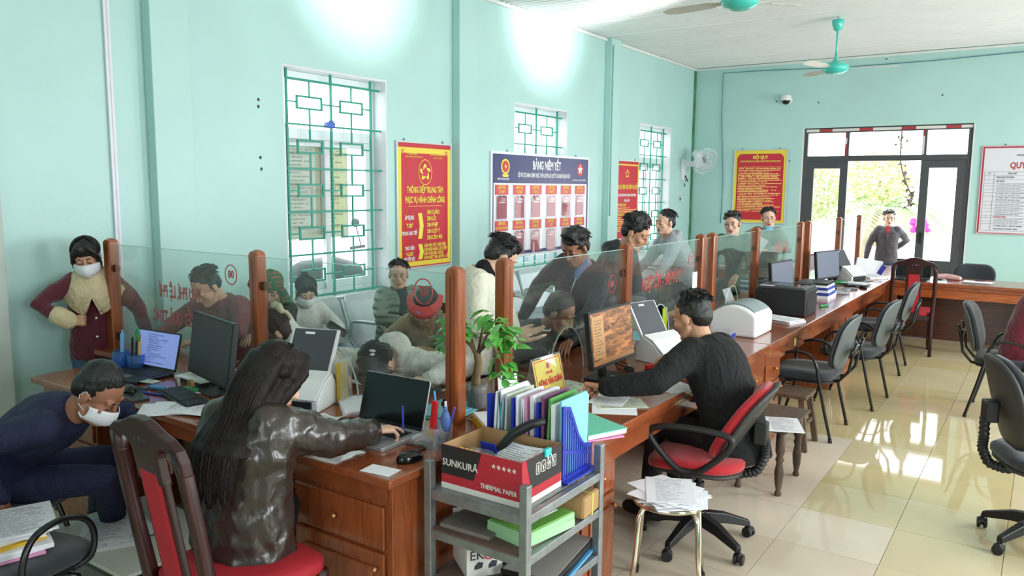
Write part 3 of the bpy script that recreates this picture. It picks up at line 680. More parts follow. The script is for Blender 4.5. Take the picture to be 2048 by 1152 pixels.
dup(vc, (-3.02, 1.19, 0), R(14), 'grey padded chair with heaped papers in the lower left foreground')
dup(vc, (-3.62, 1.41, 0), R(-62), 'black-armed chair the man in the navy jacket sits on')
# ---------------------------------------------------------------- cherry wood dining chair
def dining_chair(label, loc, rz):
    t = thing('dining_chair', label, 'chair', loc, rz, 'cherry wood chairs with red upholstery')
    def bp(x, z, y=0):  # back plane: tilts backwards above the seat
        return Vector((x, -.21-.10*max(0, (z-.45))/.6+y, z))
    for s in (-1, 1):
        m_ = MB(); rings = []
        for z, xx, r_ in ((0, .205, .017), (.25, .2, .02), (.45, .2, .023), (.7, .208, .02), (.93, .205, .021), (1.0, .18, .022)):
            p = bp(s*xx, z, -.035*(.45-z)/.45 if z < .45 else 0)
            rings.append([p+Vector((dx*r_, dy*r_, 0)) for dx, dy in ((-1, -.7), (-.7, -1), (.7, -1), (1, -.7), (1, .7), (.7, 1), (-.7, 1), (-1, .7))])
        obj('back_leg', m_.loft(rings), M_dkwood, t, smooth=True)
        obj('front_leg', MB().loft([[Vector((s*.2+dx*r_, .2+dy*r_, z)) for dx, dy in ((-1, -.8), (-.8, -1), (.8, -1), (1, -.8), (1, .8), (.8, 1), (-.8, 1), (-1, .8))] for z, r_ in ((0, .016), (.05, .018), (.06, .024), (.2, .018), (.38, .024), (.44, .024))]), M_dkwood, t, smooth=True)
        obj('side_rail', MB().b2((s*.19, -.19, .39), (s*.21, .19, .445)), M_dkwood, t, bevel=.004)
        obj('stretcher', MB().b2((s*.193, -.2, .16), (s*.207, .19, .185)), M_dkwood, t, bevel=.003)
    obj('seat_rail', MB().b2((-.19, .19, .39), (.19, .21, .445)), M_dkwood, t, bevel=.004); obj('seat_rail', MB().b2((-.19, -.22, .39), (.19, -.2, .445)), M_dkwood, t, bevel=.004)
    obj('stretcher', MB().b2((-.2, .0, .163), (.2, .015, .183)), M_dkwood, t)
    obj('seat', cushion(MB(), .46, .46, .06, .11, lambda x, y, z: Vector((x*(1+.08*y/.23), y+.01, .43+z))), M_redup, t, smooth=True)
    # crest rail with a raised middle and rounded openings either side of the splat
    top = [(-.228, .93), (-.226, .975), (-.21, 1.01), (-.17, 1.035), (-.12, 1.047), (-.085, 1.062), (-.045, 1.078), (0, 1.083), (.045, 1.078), (.085, 1.062), (.12, 1.047), (.17, 1.035), (.21, 1.01), (.226, .975), (.228, .93)]
    bot = [(.185, .90), (.183, .955)]+[(.13+.053*math.cos(q), .955+.042*math.sin(q)) for q in [PI*i/8 for i in range(9)]]+[(.077, .90), (.077, .86), (-.077, .86), (-.077, .90)]+[(-.13+.053*math.cos(q), .955+.042*math.sin(q)) for q in [PI*i/8 for i in range(9)]]+[(-.183, .955), (-.185, .90)]
    poly = top+bot
    m_ = MB(); n = len(poly)
    vs = [bp(x, z, .018) for x, z in poly]+[bp(x, z, -.018) for x, z in poly]
    m_.add(vs, [tuple(range(n)), tuple(range(n, 2*n))[::-1]]+[(i, (i+1) % n, n+(i+1) % n, n+i) for i in range(n)])
    obj('crest_rail', m_, M_dkwood, t, bevel=.006)
    def slab(x0, x1, z0, z1, y0, y1, k=6):
        m2 = MB(); 
        return m2.loft([[bp(x0, z, y0), bp(x1, z, y0), bp(x1, z, y1), bp(x0, z, y1)] for z in [z0+(z1-z0)*i/k for i in range(k+1)]])
    obj('splat', slab(-.078, .078, .44, .88, -.012, .012), M_dkwood, t, bevel=.005)
    obj('splat_pad', slab(-.06, .06, .47, .905, -.02, .02), M_redup, t, bevel=.012)
    obj('carved_motif', MB().ell(bp(0, 1.0, -.018), (.022, .006, .018)).ell(bp(-.03, 1.0, -.018), (.014, .005, .01)).ell(bp(.03, 1.0, -.018), (.014, .005, .01)), M_dkwood, t, smooth=True)
    return t
dc = dining_chair('cherry wood chair with red back pad behind the woman in brown leather', (-2.27, 1.63, 0), R(-4))
dup(dc, (-1.2, 9.72, 0), R(8), 'cherry wood chair with red back pad standing at the far back counter')
# ---------------------------------------------------------------- swivel chairs
def caster(mb, x, y):
    mb.cyl((x-.022, y, .026), (x-.006, y, .026), .026, 14).cyl((x+.006, y, .026), (x+.022, y, .026), .026, 14)
def swivel(label, loc, rz, arms, front, shellm, group=None, brot=0):
    t = thing('swivel_chair', label, 'office chair', loc, rz, group)
    b = MB()
    for k in range(5):
        a = brot+2*PI*k/5; d = Vector((math.cos(a), math.sin(a), 0)); s = Vector((-d.y, d.x, 0)); rings = []
        for u, z, w_, h in ((.03, .135, .03, .03), (.15, .118, .026, .026), (.29, .075, .018, .016)):
            c = d*u+Vector((0, 0, z)); rings.append([c+s*w_-Vector((0, 0, h)), c-s*w_-Vector((0, 0, h)), c-s*w_*.8+Vector((0, 0, h)), c+s*w_*.8+Vector((0, 0, h))])
        b.loft(rings)
    obj('star_base', b.cyl((0, 0, .1), (0, 0, .17), .04, 14), M_black, t, bevel=.005)
    for k in range(5):
        a = brot+2*PI*k/5; c = MB(); x, y = .29*math.cos(a), .29*math.sin(a)
        E_ = Matrix.Rotation(a+.5, 3, 'Z')
        for s0, s1 in ((-.024, -.007), (.007, .024)): c.cyl(Vector((x, y, .027))+E_@Vector((s0, 0, 0)), Vector((x, y, .027))+E_@Vector((s1, 0, 0)), .027, 14)
        c.ell((x, y, .036), (.024, .024, .026), 10, 6); c.cyl((x, y, .04), (x, y, .075), .008)
        obj('caster', c, M_black, t, smooth=False, bevel=.003)
    obj('gas_column', MB().cyl((0, 0, .15), (0, 0, .32), .028, 14).cyl((0, 0, .3), (0, 0, .41), .016, 12), M_black, t, smooth=False)
    obj('tilt_plate', MB().b2((-.1, -.13, .395), (.1, .1, .425)), M_black, t, bevel=.006)
    obj('seat_shell', cushion(MB(), .47, .45, -.03, .14, lambda x, y, z: Vector((x, y, .445+z))), shellm, t, smooth=True)
    obj('seat', cushion(MB(), .49, .47, .06, .15, lambda x, y, z: Vector((x, y, .44+z-.03*max(0, y/.23)**2))), front, t, smooth=True)
    # backrest: narrow top, tilted
    tl = R(31 if arms else 16); bz, bh_ = (.675, .44) if arms else (.75, .47)
    def bk(x, y, z):
        k = 1-.18*max(0, y/.25); zz = bz+y*math.cos(tl); yy = -.235-y*math.sin(tl)+z+.04*(x/.22)**2
        return Vector((x*k, yy, zz))
    obj('backrest', cushion(MB(), .42, bh_, .06, .15, bk), front, t, smooth=True)
    obj('back_shell', cushion(MB(), .43, bh_+.01, -.03, .15, bk), shellm, t, smooth=True)
    # ribbed bellows over the back stem
    pts = [Vector((0, -.1, .41)), Vector((0, -.2, .395)), Vector((0, -.28, .42)), Vector((0, -.315, .5)), Vector((0, -.31, .56)), Vector((0, -.315, bz-.08))]
    P = []; 
    for i in range(len(pts)-1):
        for q in range(8): P.append(pts[i].lerp(pts[i+1], q/8))
    for _ in range(3): P = [P[0]]+[(P[i-1]+P[i]*2+P[i+1])/4 for i in range(1, len(P)-1)]+[P[-1]]
    obj('bellows', MB().tube(P, [.027 if i % 2 else .021 for i in range(len(P))], 10), M_black, t, smooth=False)
    obj('back_bracket', MB().b2((-.04, -.325, bz-.11), (.04, -.26, bz+.0)), M_black, t, bevel=.01)
    if arms:
        for s in (-1, 1):
            loop = [(s*.27, -.18, .66), (s*.27, -.02, .675), (s*.27, .13, .665), (s*.27, .19, .63), (s*.27, .15, .56), (s*.262, .06, .47), (s*.258, .0, .455), (s*.262, -.06, .47), (s*.268, -.16, .56), (s*.27, -.2, .62)]
            Q = []; n = len(loop)
            for i in range(n):
                p0, p1, p2, p3 = (Vector(loop[(i+k) % n]) for k in (-1, 0, 1, 2))
                for q in range(4):
                    u = q/4; Q.append(.5*((2*p1)+(p2-p0)*u+(2*p0-5*p1+4*p2-p3)*u*u+(3*p1-p0-3*p2+p3)*u**3))
            obj('armrest', MB().tube(Q, .016, 8, closed=True), M_black, t, smooth=True)
            obj('arm_bracket', MB().b2((s*.17, -.03, .405), (s*.268, .03, .425)).b2((s*.248, -.03, .405), (s*.27, .03, .47)), M_black, t, bevel=.006)
    return t
M_redf = mat('red_chair_fabric', (190, 26, 40), .8, bump=.25, bscale=240, var=.12, sheen=.3)
M_dshell = mat('dark_olive_shell', (58, 58, 56), .5, var=.12)
swivel('red swivel chair with black arms under the officer in black', (-1.37, 3.72, 0), R(98), True, M_redf, M_dshell, None, .35)
swivel('black swivel chair at the right edge of the picture, on castors', (.10, 4.68, 0), R(-68), False, M_pad, M_dshell, None, .2)
# ---------------------------------------------------------------- steel waiting benches
M_perf = bpy.data.materials.new('perforated_steel'); M_perf.use_nodes = True
nt = M_perf.node_tree; b = nt.nodes['Principled BSDF']; b.inputs['Metallic'].default_value = .55; b.inputs['Roughness'].default_value = .35
tc = nt.nodes.new('ShaderNodeTexCoord'); vo = nt.nodes.new('ShaderNodeTexVoronoi'); vo.inputs['Scale'].default_value = 62; vo.inputs['Randomness'].default_value = 0
nt.links.new(tc.outputs['Object'], vo.inputs['Vector']); cr = nt.nodes.new('ShaderNodeValToRGB'); e = cr.color_ramp.elements
e[0].position = .10; e[0].color = rgb(170, 178, 184); e[1].position = .16; e[1].color = rgb(204, 212, 218)
nt.links.new(vo.outputs['Distance'], cr.inputs[0]); nt.links.new(cr.outputs[0], b.inputs['Base Color'])
def bench(label, x, y0, n):
    """row of n steel seats facing +x with its back to the left wall"""
    t = thing('waiting_bench', label, 'bench', (x, y0, 0), 0, 'steel waiting benches along the left wall')
    w_ = .60
    for k in range(n):
        y = k*w_
        prof = [(.52, .355), (.50, .38), (.40, .395), (.2, .385), (.08, .375), (.03, .40), (0, .48), (-.05, .64), (-.10, .79), (-.13, .85), (-.15, .845)]
        def rings(prof, y0_, y1_):
            pass
        lo = [[Vector((px, y+.02, pz)), Vector((px, y+w_-.02, pz)), Vector((px-.012, y+w_-.02, pz-.012)), Vector((px-.012, y+.02, pz-.012))] for px, pz in prof[:6]]
        obj('seat', MB().loft(lo), M_perf, t, bevel=.003)
        lo = [[Vector((px, y+.02+e_, pz)), Vector((px, y+w_-.02-e_, pz)), Vector((px-.012, y+w_-.02-e_, pz-.004)), Vector((px-.012, y+.02+e_, pz-.004))] for (px, pz), e_ in zip(prof[5:], (0, 0, .005, .01, .04, .05))]
        obj('backrest', MB().loft(lo), M_perf, t, bevel=.003)
    for k in range(n+1):
        y = k*w_
        obj('armrest', MB().tube(smooth_path([(.40, y, .38), (.42, y, .50), (.40, y, .60), (.34, y, .64), (.24, y, .645), (.06, y, .64), (0, y, .61), (-.01, y, .45)]), .016, 8), M_steel, t, smooth=True)
        obj('side_frame', MB().tube([(.46, y, .365), (.1, y, .35), (.0, y, .46), (-.1, y, .82)], .013, 8), M_steel, t, smooth=True)
    obj('beam', MB().b2((.14, .05, .29), (.22, n*w_-.05, .345)), M_steel, t, bevel=.006)
    for y in (.3, n*w_-.3):
        obj('leg', MB().tube([(.18, y, .30), (.18, y, .06)], .03, 10).tube([(-.1, y, .015), (.02, y, .05), (.18, y, .07), (.36, y, .05), (.46, y, .015)], .018, 8), M_steel, t, smooth=True)
    return t
bench('steel bench under the nearest window where the phone-holding woman sits', -4.92, 3.56, 3)
bench('steel bench under the notice board, empty behind the standing men', -4.92, 6.9, 3)
bench('steel bench under the far left window', -4.92, 10.5, 3)
# ---------------------------------------------------------------- metal rack in front
RX0, RX1, RY0, RY1 = -1.83, -1.375, 2.12, 2.68
t = thing('metal_rack', 'galvanised open rack of square tubes standing at the counter corner', 'rack', ((RX0+RX1)/2, (RY0+RY1)/2, 0))
with Shift(t):
    q = .032
    for x in (RX0, RX1-q):
        for y in (RY0, RY1-q): obj('post', MB().b2((x, y, 0), (x+q, y+q, .80)), M_galv, None, bevel=.003)
    for z in (.69, .54, .35, .12):
        for y in (RY0+.003, RY1-q+.003): obj('rail', MB().b2((RX0+q, y, z-q), (RX1-q, y+q-.006, z)), M_galv, None, bevel=.002)
        for x in (RX0+.003, RX1-q+.003): obj('rail', MB().b2((x, RY0+q, z-q), (x+q-.006, RY1-q, z)), M_galv, None, bevel=.002)
        obj('shelf_board', MB().b2((RX0+.033, RY0+.006, z), (RX1-.033, RY1-.006, z+.006)), mat('dusty_shelf_%d' % int(z*100), (108, 84, 74), .7, var=.2) if z != .69 else M_galv, None)
# ---------------------------------------------------------------- stool with papers
t = thing('round_stool', 'low round stool with chrome tube legs holding a pile of loose papers', 'stool', (-1.29, 3.15, 0))
obj('seat', MB().lathe([(0, .43), (.14, .43), (.15, .437), (.15, .446), (0, .447)], n=28), mat('brown_stool_top', (140, 84, 56), .5), t, smooth=False)
obj('rim', MB().tube([(.152*math.cos(q*PI/20), .152*math.sin(q*PI/20), .437) for q in range(40)], .013, 8, closed=True), M_chrome, t, smooth=True)
for k in range(4):
    a = PI/4+k*PI/2+.35; d = Vector((math.cos(a), math.sin(a), 0))
    lg = obj('leg', MB().tube([d*.12+Vector((0, 0, .425)), d*.155+Vector((0, 0, .42)), d*.175+Vector((0, 0, .39)), d*.19+Vector((0, 0, .2)), d*.215+Vector((0, 0, .02))], .0115, 10), M_chrome, t, smooth=True)
    obj('rubber_foot', MB().cyl(d*.217+Vector((0, 0, 0)), d*.213+Vector((0, 0, .035)), .015), M_black, lg, smooth=False)
# small turned wooden side table behind the officer's chair, with a sheet of paper
t = thing('side_table', 'small worn wooden table with turned legs half hidden behind the red swivel chair', 'table', (-1.32, 4.78, 0))
obj('top', MB().b2((-.17, -.28, .40), (.17, .28, .42)), M_old, t, bevel=.004)
for sx in (-1, 1):
    for sy in (-1, 1):
        obj('leg', MB().lathe([(.018, 0), (.022, .012), (.014, .03), (.024, .08), (.028, .14), (.018, .2), (.026, .22), (.018, .24), (.028, .27), (.026, .4)], (sx*.12, sy*.2, 0), 10), M_old, t, smooth=True)
tag(obj('paper_sheet', MB().box((0, 0, 0), (.20, .29, .004)), M_print, None, (-1.20, 4.62, .423), (0, 0, .4)), 'single sheet of paper poking out behind the red swivel chair', 'paper')
t = thing('wooden_stool', 'weathered wooden stool with splayed legs by the nearest drawers', 'stool', (-1.42, 5.62, 0))
obj('top', MB().b2((-.14, -.14, .36), (.14, .14, .385)), M_old, t, bevel=.004)
for sx in (-1, 1):
    for sy in (-1, 1): obj('leg', MB().loft([[Vector((sx*.15+a*.017, sy*.15+b*.017, 0)) for a, b in ((-1, -1), (1, -1), (1, 1), (-1, 1))], [Vector((sx*.1+a*.02, sy*.1+b*.02, .36)) for a, b in ((-1, -1), (1, -1), (1, 1), (-1, 1))]]), M_old, t)
    obj('stretcher', MB().b2((sx*.125-.008, -.12, .16), (sx*.125+.008, .12, .19)), M_old, t)
# ---------------------------------------------------------------- wall boards
def star(r, r2, n=5, a0=PI/2): return [((r if i % 2 == 0 else r2)*math.cos(a0+i*PI/n), (r if i % 2 == 0 else r2)*math.sin(a0+i*PI/n)) for i in range(2*n)]
def ribbon_star(parent, loc, rot, r, m, ringr=None):
    mb = MB()
    for k in range(5):
        a = PI/2+k*2*PI/5
        def P(rad, ang): return (rad*math.cos(ang), rad*math.sin(ang))
        mb.prism([P(r*.98, a-.16), P(r*.98, a+.18), P(r*.62, a+.72), P(r*.40, a+.62), P(r*.62, a+.14), P(r*.52, a-.36)], 0, .0012)
    if ringr: mb.tube([(ringr*math.cos(q*PI/20)*.9, ringr*1.12*math.sin(q*PI/20), .0006) for q in range(40)], .004, 5, closed=True)
    return _obj('ribbon_star', mb, m, parent, loc, rot)
def board(name, label, cat, loc, rz, w_, h, frame, face, fw=.018):
    """flat board; local x across, z up, front faces -y; origin at its bottom centre on the wall"""
    t = thing(name, label, cat, loc, rz)
    obj('backing', MB().b2((-w_/2+.004, -.016, .004), (w_/2-.004, -.002, h-.004)), face, t)
    f = MB(); f.b2((-w_/2, -.024, 0), (-w_/2+fw, 0, h)); f.b2((w_/2-fw, -.024, 0), (w_/2, 0, h)); f.b2((-w_/2+fw, -.024, h-fw), (w_/2-fw, 0, h)); f.b2((-w_/2+fw, -.024, 0), (w_/2-fw, 0, fw))
    obj('frame', f, frame, t, bevel=.003)
    obj('hanger', MB().b2((-w_*.35-.012, -.01, h), (-w_*.35+.012, -.002, h+.025)).b2((w_*.35-.012, -.01, h), (w_*.35+.012, -.002, h+.025)), M_galv, t)
    return t
FR = (R(90), 0, 0)
M_alf = mat('aluminium_frame', (206, 212, 214), .35, metal=.4)
# 1: red and yellow service message board
Hh = 1.27; W1 = .85
t = board('message_board', 'red poster with yellow border and ringed star emblem beside the nearest window', 'poster', (XL+.001, 6.155, .97), R(90), W1, Hh, M_alf, M_posterred)
t['label'] = 'red poster with yellow border and ringed ribbon star, right of the nearest window'
y_ = -.017
obj('border', MB().b2((-W1/2+.022, y_-.002, .03), (-W1/2+.066, y_, Hh-.06)).b2((W1/2-.066, y_-.002, .03), (W1/2-.022, y_, Hh-.06)).b2((-W1/2+.066, y_-.002, Hh-.115), (W1/2-.066, y_, Hh-.06)).b2((-W1/2+.066, y_-.002, .03), (W1/2-.066, y_, .075)), M_posteryel, t)
ribbon_star(t, (0, y_-.001, 1.02-.05), FR, .085, M_ltxt, .112)
def T(s, x, z, size, m, bold=.012, sx=.7, al='CENTER'): return text(s, size, t, (x, y_-.003, z), FR, m, bold, align=al, sx=sx)
T('ỦY BAN NHÂN DÂN', -.2, 1.145, .022, M_ltxt, .005); T('TRUNG TÂM PHỤC VỤ HÀNH CHÍNH CÔNG', -.17, 1.118, .018, M_ltxt, .004); T('CỘNG HÒA XÃ HỘI CHỦ NGHĨA VIỆT NAM', .2, 1.145, .018, M_ltxt, .004); T('Độc lập - Tự do - Hạnh phúc', .2, 1.118, .018, M_ltxt, .004)
T('THÔNG ĐIỆP TRUNG TÂM', 0, .79, .086, M_ltxt, .014, .54); T('PHỤC VỤ HÀNH CHÍNH CÔNG', 0, .69, .086, M_ltxt, .014, .50)
obj('rule', MB().b2((-.26, y_-.002, .628), (.26, y_, .632)), M_ltxt, t)
for z, s in ((.565, 'XIN CHÀO'), (.500, 'XIN LỖI'), (.435, 'XIN PHÉP'), (.370, 'XIN GÓP Ý'), (.305, 'XIN CẢM ƠN')): T(s, .02, z, .06, M_ltxt, .015, .68, 'LEFT')
for z, s, m_ in ((.515, 'ÁP DỤNG', M_wtxt), (.435, '"5 XIN"', M_ltxt), (.36, 'TRONG GIAO TIẾP', M_wtxt)): T(s, -.245, z, .058 if 'GIAO' not in s else .052, m_, .015, .52)
for z, s in ((.236, 'LUÔN MỈM CƯỜI, THÂN THIỆN'), (.194, 'LUÔN NHẸ NHÀNG, LỊCH THIỆP'), (.152, 'LUÔN THẤU HIỂU, CHIA SẺ'), (.11, 'LUÔN NHIỆT TÌNH, GIÚP ĐỠ')): T(s, -.03, z-.01, .046, M_ltxt, .014, .54, 'LEFT')
for z, s, m_ in ((.215, 'THỰC HIỆN', M_wtxt), (.155, '"4 LUÔN"', M_ltxt), (.105, 'KHI TIẾP XÚC', M_wtxt)): T(s, -.245, z-.005, .05, m_, .015, .52)
for z0, z1 in ((.30, .56), (.09, .245)):
    zm = (z0+z1)/2
    obj('arrow_band', MB().prism([(-.115, z0), (-.055, z0), (-.03, zm), (-.055, z1), (-.115, z1), (-.09, zm)], y_-.002, y_, 'xz'), M_ltxt, t)
obj('corner_ornament', MB().prism([(-.355, 1.19), (-.30, 1.19), (-.31, 1.18), (-.345, 1.145), (-.355, 1.135)], y_-.004, y_-.001, 'xz').prism([(.355, 1.19), (.355, 1.135), (.345, 1.145), (.31, 1.18), (.30, 1.19)], y_-.004, y_-.001, 'xz').prism([(.355, .085), (.355, .14), (.345, .13), (.31, .095), (.30, .085)], y_-.004, y_-.001, 'xz'), mat('gold_ornament', (214, 150, 90), .5), t)
# 2: navy notice board with twelve pockets
W2, H2 = 2.30, 1.24
t = board('notice_board', 'large white notice board with navy heading and two rows of crimson cards', 'notice board', (XL+.001, 8.44, .965), R(90), W2, H2, mat('white_frame', (238, 240, 244), .4), mat('white_board_face', (236, 238, 246), .22), .03)
obj('heading', MB().b2((-W2/2+.03, y_-.002, H2-.36), (W2/2-.03, y_, H2-.03)), M_navy, t); obj('foot_band', MB().b2((-W2/2+.03, y_-.002, .03), (W2/2-.03, y_, .07)), M_navy, t)
obj('side_band', MB().b2((-W2/2+.03, y_-.002, .07), (-W2/2+.055, y_, H2-.36)).b2((W2/2-.055, y_-.002, .07), (W2/2-.03, y_, H2-.36)), M_navy, t)
T('BẢNG NIÊM YẾT', .06, H2-.145, .145, M_wtxt, .016, .62); T('BỘ THỦ TỤC HÀNH CHÍNH THUỘC THẨM QUYỀN GIẢI QUYẾT CỦA UBND XÃ BẠCH ĐÍCH', .02, H2-.265, .07, M_wtxt, .014, .42)
T('UBND XÃ BẠCH ĐÍCH', -.90, H2-.315, .035, M_wtxt, .01); T('TRUNG TÂM PHỤC VỤ HÀNH CHÍNH CÔNG', .88, H2-.31, .026, M_wtxt, .01)
em = _obj('emblem', MB().lathe([(.088, 0), (.088, .002), (0, .002)], n=28).prism([(x*1, y-.09) for x, y in [(-.07, 0), (.07, 0), (.05, -.03), (-.05, -.03)]], 0, .003), M_ltxt, t, (-.86, y_-.001, H2-.17), FR)
_obj('emblem_disc', MB().lathe([(.066, 0), (.066, .004), (0, .004)], n=28), M_posterred, em); _obj('emblem_star', MB().prism(star(.03, .013), 0, .006), M_ltxt, em)
em = _obj('emblem', MB().lathe([(.085, 0), (.085, .002), (0, .002)], n=28), M_posterred, t, (.9, y_-.001, H2-.17), FR)
_obj('emblem_star', MB().prism(star(.07, .03), 0, .004), M_wtxt, em)
cols = [-.93+i*.367 for i in range(6)]
heads = [['TƯ PHÁP', 'HỘ TỊCH', 'ĐẤT ĐAI', 'KINH TẾ', 'NỘI VỤ', 'VĂN HÓA XÃ HỘI'], ['NÔNG NGHIỆP, LÂM NGHIỆP', 'GIÁO DỤC & ĐÀO TẠO', 'CÔNG AN', 'Y TẾ', 'LAO ĐỘNG', 'XÂY DỰNG']]
hp = MB().b2((-.135, -.002, 0), (.135, 0, .125)).mesh('card_heading', mat('heading_card', (210, 64, 70), .3))
cm = MB(); cm.add([(x, -.004-.004*math.sin((x+.1)*16), z) for z in (0, .35) for x in (-.1, -.05, 0, .05, .1)], [(i, i+1, i+6, i+5) for i in range(4)])
cardm = cm.mesh('crimson_card', M_crim)
sl = MB().b2((-.125, -.016, 0), (.125, -.0145, .40)).mesh('clear_sleeve', glass('sleeve_film', (.97, .97, .98), .06, 1.35, (.9, .9, .92)))
tm_ = MB().b2((-.055, -.002, .245), (.055, 0, .265)).b2((-.02, -.002, .285), (.07, 0, .297)).b2((-.02, -.002, .31), (.06, 0, .318)).mesh('card_print', M_wtxt)
cl_ = MB().b2((-.06, -.012, .345), (-.02, 0, .365)).b2((.02, -.012, .345), (.06, 0, .365)).mesh('pocket_clip', M_black)
for r_, zt in enumerate((.862, .442)):
    for c, x in enumerate(cols):
        link('card_heading', hp, t, (x, y_-.0, zt-.118)).scale = (1, 1, .92)
        k = link('crimson_card', cardm, t, (x, y_-.002, zt-.125-.27)); k.scale = (1, 1, .74)
        link('card_print', tm_, k, (0, -.006, 0)); link('pocket_clip', cl_, k, (0, 0, -.005))
        link('clear_sleeve', sl, k, (0, .0, -.03))
        T('LĨNH VỰC', x, zt-.032, .05, M_ltxt, .014, .62); T(heads[r_][c], x, zt-.086, .046 if len(heads[r_][c]) < 12 else .03, M_ltxt, .014, .62)
# row heights fit the board: shift rows
for ch in t.children:
    n_ = ch.name.split('.')[0]
# 3: tall red poster
W3, H3 = .80, 1.18
t = board('rules_poster', 'narrow tall red poster with rows of yellow text left of the far window', 'poster', (XL+.001, 10.78, 1.03), R(90), W3, H3, mat('pale_frame', (220, 226, 226), .4), M_posterred)
obj('border', MB().b2((-W3/2+.018, y_-.002, .03), (-W3/2+.04, y_, H3-.06)).b2((W3/2-.04, y_-.002, .03), (W3/2-.018, y_, H3-.06)).b2((-W3/2+.04, y_-.002, H3-.08), (W3/2-.04, y_, H3-.06)), M_posteryel, t)
ribbon_star(t, (0, y_-.001, H3-.2), FR, .065, M_ltxt)
T('BẢNG QUY ĐỊNH THỰC HIỆN "4 TẠI CHỖ"', 0, H3-.40, .085, M_ltxt, .016, .42); T('TẠI TRUNG TÂM PHỤC VỤ HÀNH CHÍNH CÔNG', 0, H3-.52, .052, M_wtxt, .014, .54); T('XÃ BẠCH ĐÍCH', 0, H3-.60, .045, M_wtxt, .012, .6)
M_rows_y = printed('yellow_rows_on_red', (200, 40, 58), (246, 200, 110), 4, .62, .02, 26, axes='xz')
M_rows_y3 = printed('yellow_rows_on_red_dense', (200, 40, 58), (246, 196, 120), 3, .55, .02, 30, axes='xz', rmin=-.1, rmax=1.1)
zz = H3-.665
for s in ('TIẾP NHẬN TẠI CHỖ', 'THẨM ĐỊNH TẠI CHỖ', 'PHÊ DUYỆT TẠI CHỖ', 'TRẢ KẾT QUẢ TẠI CHỖ'):
    if zz < .1: break
    text('# '+s, .05, t, (-W3/2+.055, y_-.003, zz), FR, M_ltxt, .014, align='LEFT', sx=.62)
    obj('text_rows', MB().b2((-W3/2+.05, y_-.0015, zz-.115), (W3/2-.05, y_, zz-.03)), M_rows_y3, t); zz -= .142
# 4: NOI QUY on the back wall
W4, H4 = .90, 1.24
t = board('house_rules_poster', 'red house-rules poster with yellow border on the back wall left of the door', 'poster', (-4.085, YB-.001, 1.22), 0, W4, H4, M_alf, M_posteryel)
obj('red_field', MB().prism([(-W4/2+.06, .06), (W4/2-.06, .06), (W4/2-.06, H4-.14), (W4/2-.085, H4-.10), (W4/2-.12, H4-.075), (-W4/2+.12, H4-.075), (-W4/2+.085, H4-.10), (-W4/2+.06, H4-.14)], y_-.002, y_, 'xz'), M_posterred, t)
y_ -= .002
T('NỘI QUY', 0, H4-.135, .075, M_ltxt, .02, .8); T('TRUNG TÂM PHỤC VỤ HÀNH CHÍNH CÔNG XÃ BẠCH ĐÍCH', 0, H4-.2, .037, M_ltxt, .014, .66)
obj('text_rows', MB().b2((-W4/2+.07, y_-.0015, .16), (W4/2-.07, y_, H4-.25)), printed('yellow_rows_house_rules', (200, 40, 58), (248, 214, 120), 30, .5, .02, 24, axes='xz'), t)
y_ += .002
# 5: QUY DINH table board
W5, H5 = 1.9, 1.27
t = board('regulations_board', 'white regulations table with thin red border on the back wall right of the door', 'notice board', (-.88+W5/2, YB-.001, 1.175), 0, W5, H5, mat('pale_pink_frame', (214, 190, 190), .4), mat('grey_white_board', (222, 222, 230), .4), .012)
obj('border', MB().b2((-W5/2+.012, y_-.002, .02), (-W5/2+.035, y_, H5-.015)).b2((-W5/2+.035, y_-.002, H5-.035), (W5/2-.035, y_, H5-.015)).b2((-W5/2+.035, y_-.002, .012), (W5/2-.035, y_, .022)).b2((W5/2-.035, y_-.002, .02), (W5/2-.012, y_, H5-.015)), mat('crimson_border', (176, 40, 70), .4), t)
T('TRUNG TÂM PHỤC VỤ HÀNH CHÍNH CÔNG', -.23, H5-.14, .036, M_ktxt, .004, .8); T('XÃ BẠCH ĐÍCH', -.20, H5-.18, .036, M_ktxt, .004, .8)
text('QUY ĐỊNH PHÂN CẤP', .125, t, (-W5/2+.36, y_-.003, H5-.285), FR, M_rtxt, .012, align='LEFT', sx=.72)
g = MB(); zs = [.90, .845, .79, .735, .695, .645, .605, .55, .475, .42, .375, .33, .27, .235, .19, .15, .055]; xs = [-W5/2+.055, -W5/2+.175, -W5/2+.62, -W5/2+.86, W5/2-.07]
for z in zs: g.b2((xs[0], y_-.0015, z-.0012), (xs[-1], y_, z+.0012))
for x in xs: g.b2((x-.0012, y_-.0015, zs[-1]), (x+.0012, y_, zs[0]))
obj('table_grid', g, M_ktxt, t)
M_tr1 = printed('table_print', (222, 222, 230), (120, 122, 130), 2, .42, .03, 16, axes='xz', rmin=-.2, rmax=1.2)
for i, (z1, z0) in enumerate(zip(zs[:-1], zs[1:])):
    if i >= 3 and i != 12: obj('text_rows', MB().b2((xs[1]+.03, y_-.0012, z0+.006), (xs[2]-.04, y_, z1-.006)), M_tr1, t); obj('text_rows', MB().b2((xs[2]+.02, y_-.0012, z0+.012), (xs[3]-.01, y_, z1-.012)), M_tr1, t)
for s, x, z in (('STT', (xs[0]+xs[1])/2, .872), ('LĨNH VỰC', (xs[1]+xs[2])/2, .872), ('ĐƠN VỊ', (xs[2]+xs[3])/2-.02, .872), ('I', (xs[0]+xs[1])/2, .818), ('1', (xs[0]+xs[1])/2, .762), ('2', (xs[0]+xs[1])/2, .252)): T(s, x, z, .03, M_ktxt, .006, .8)
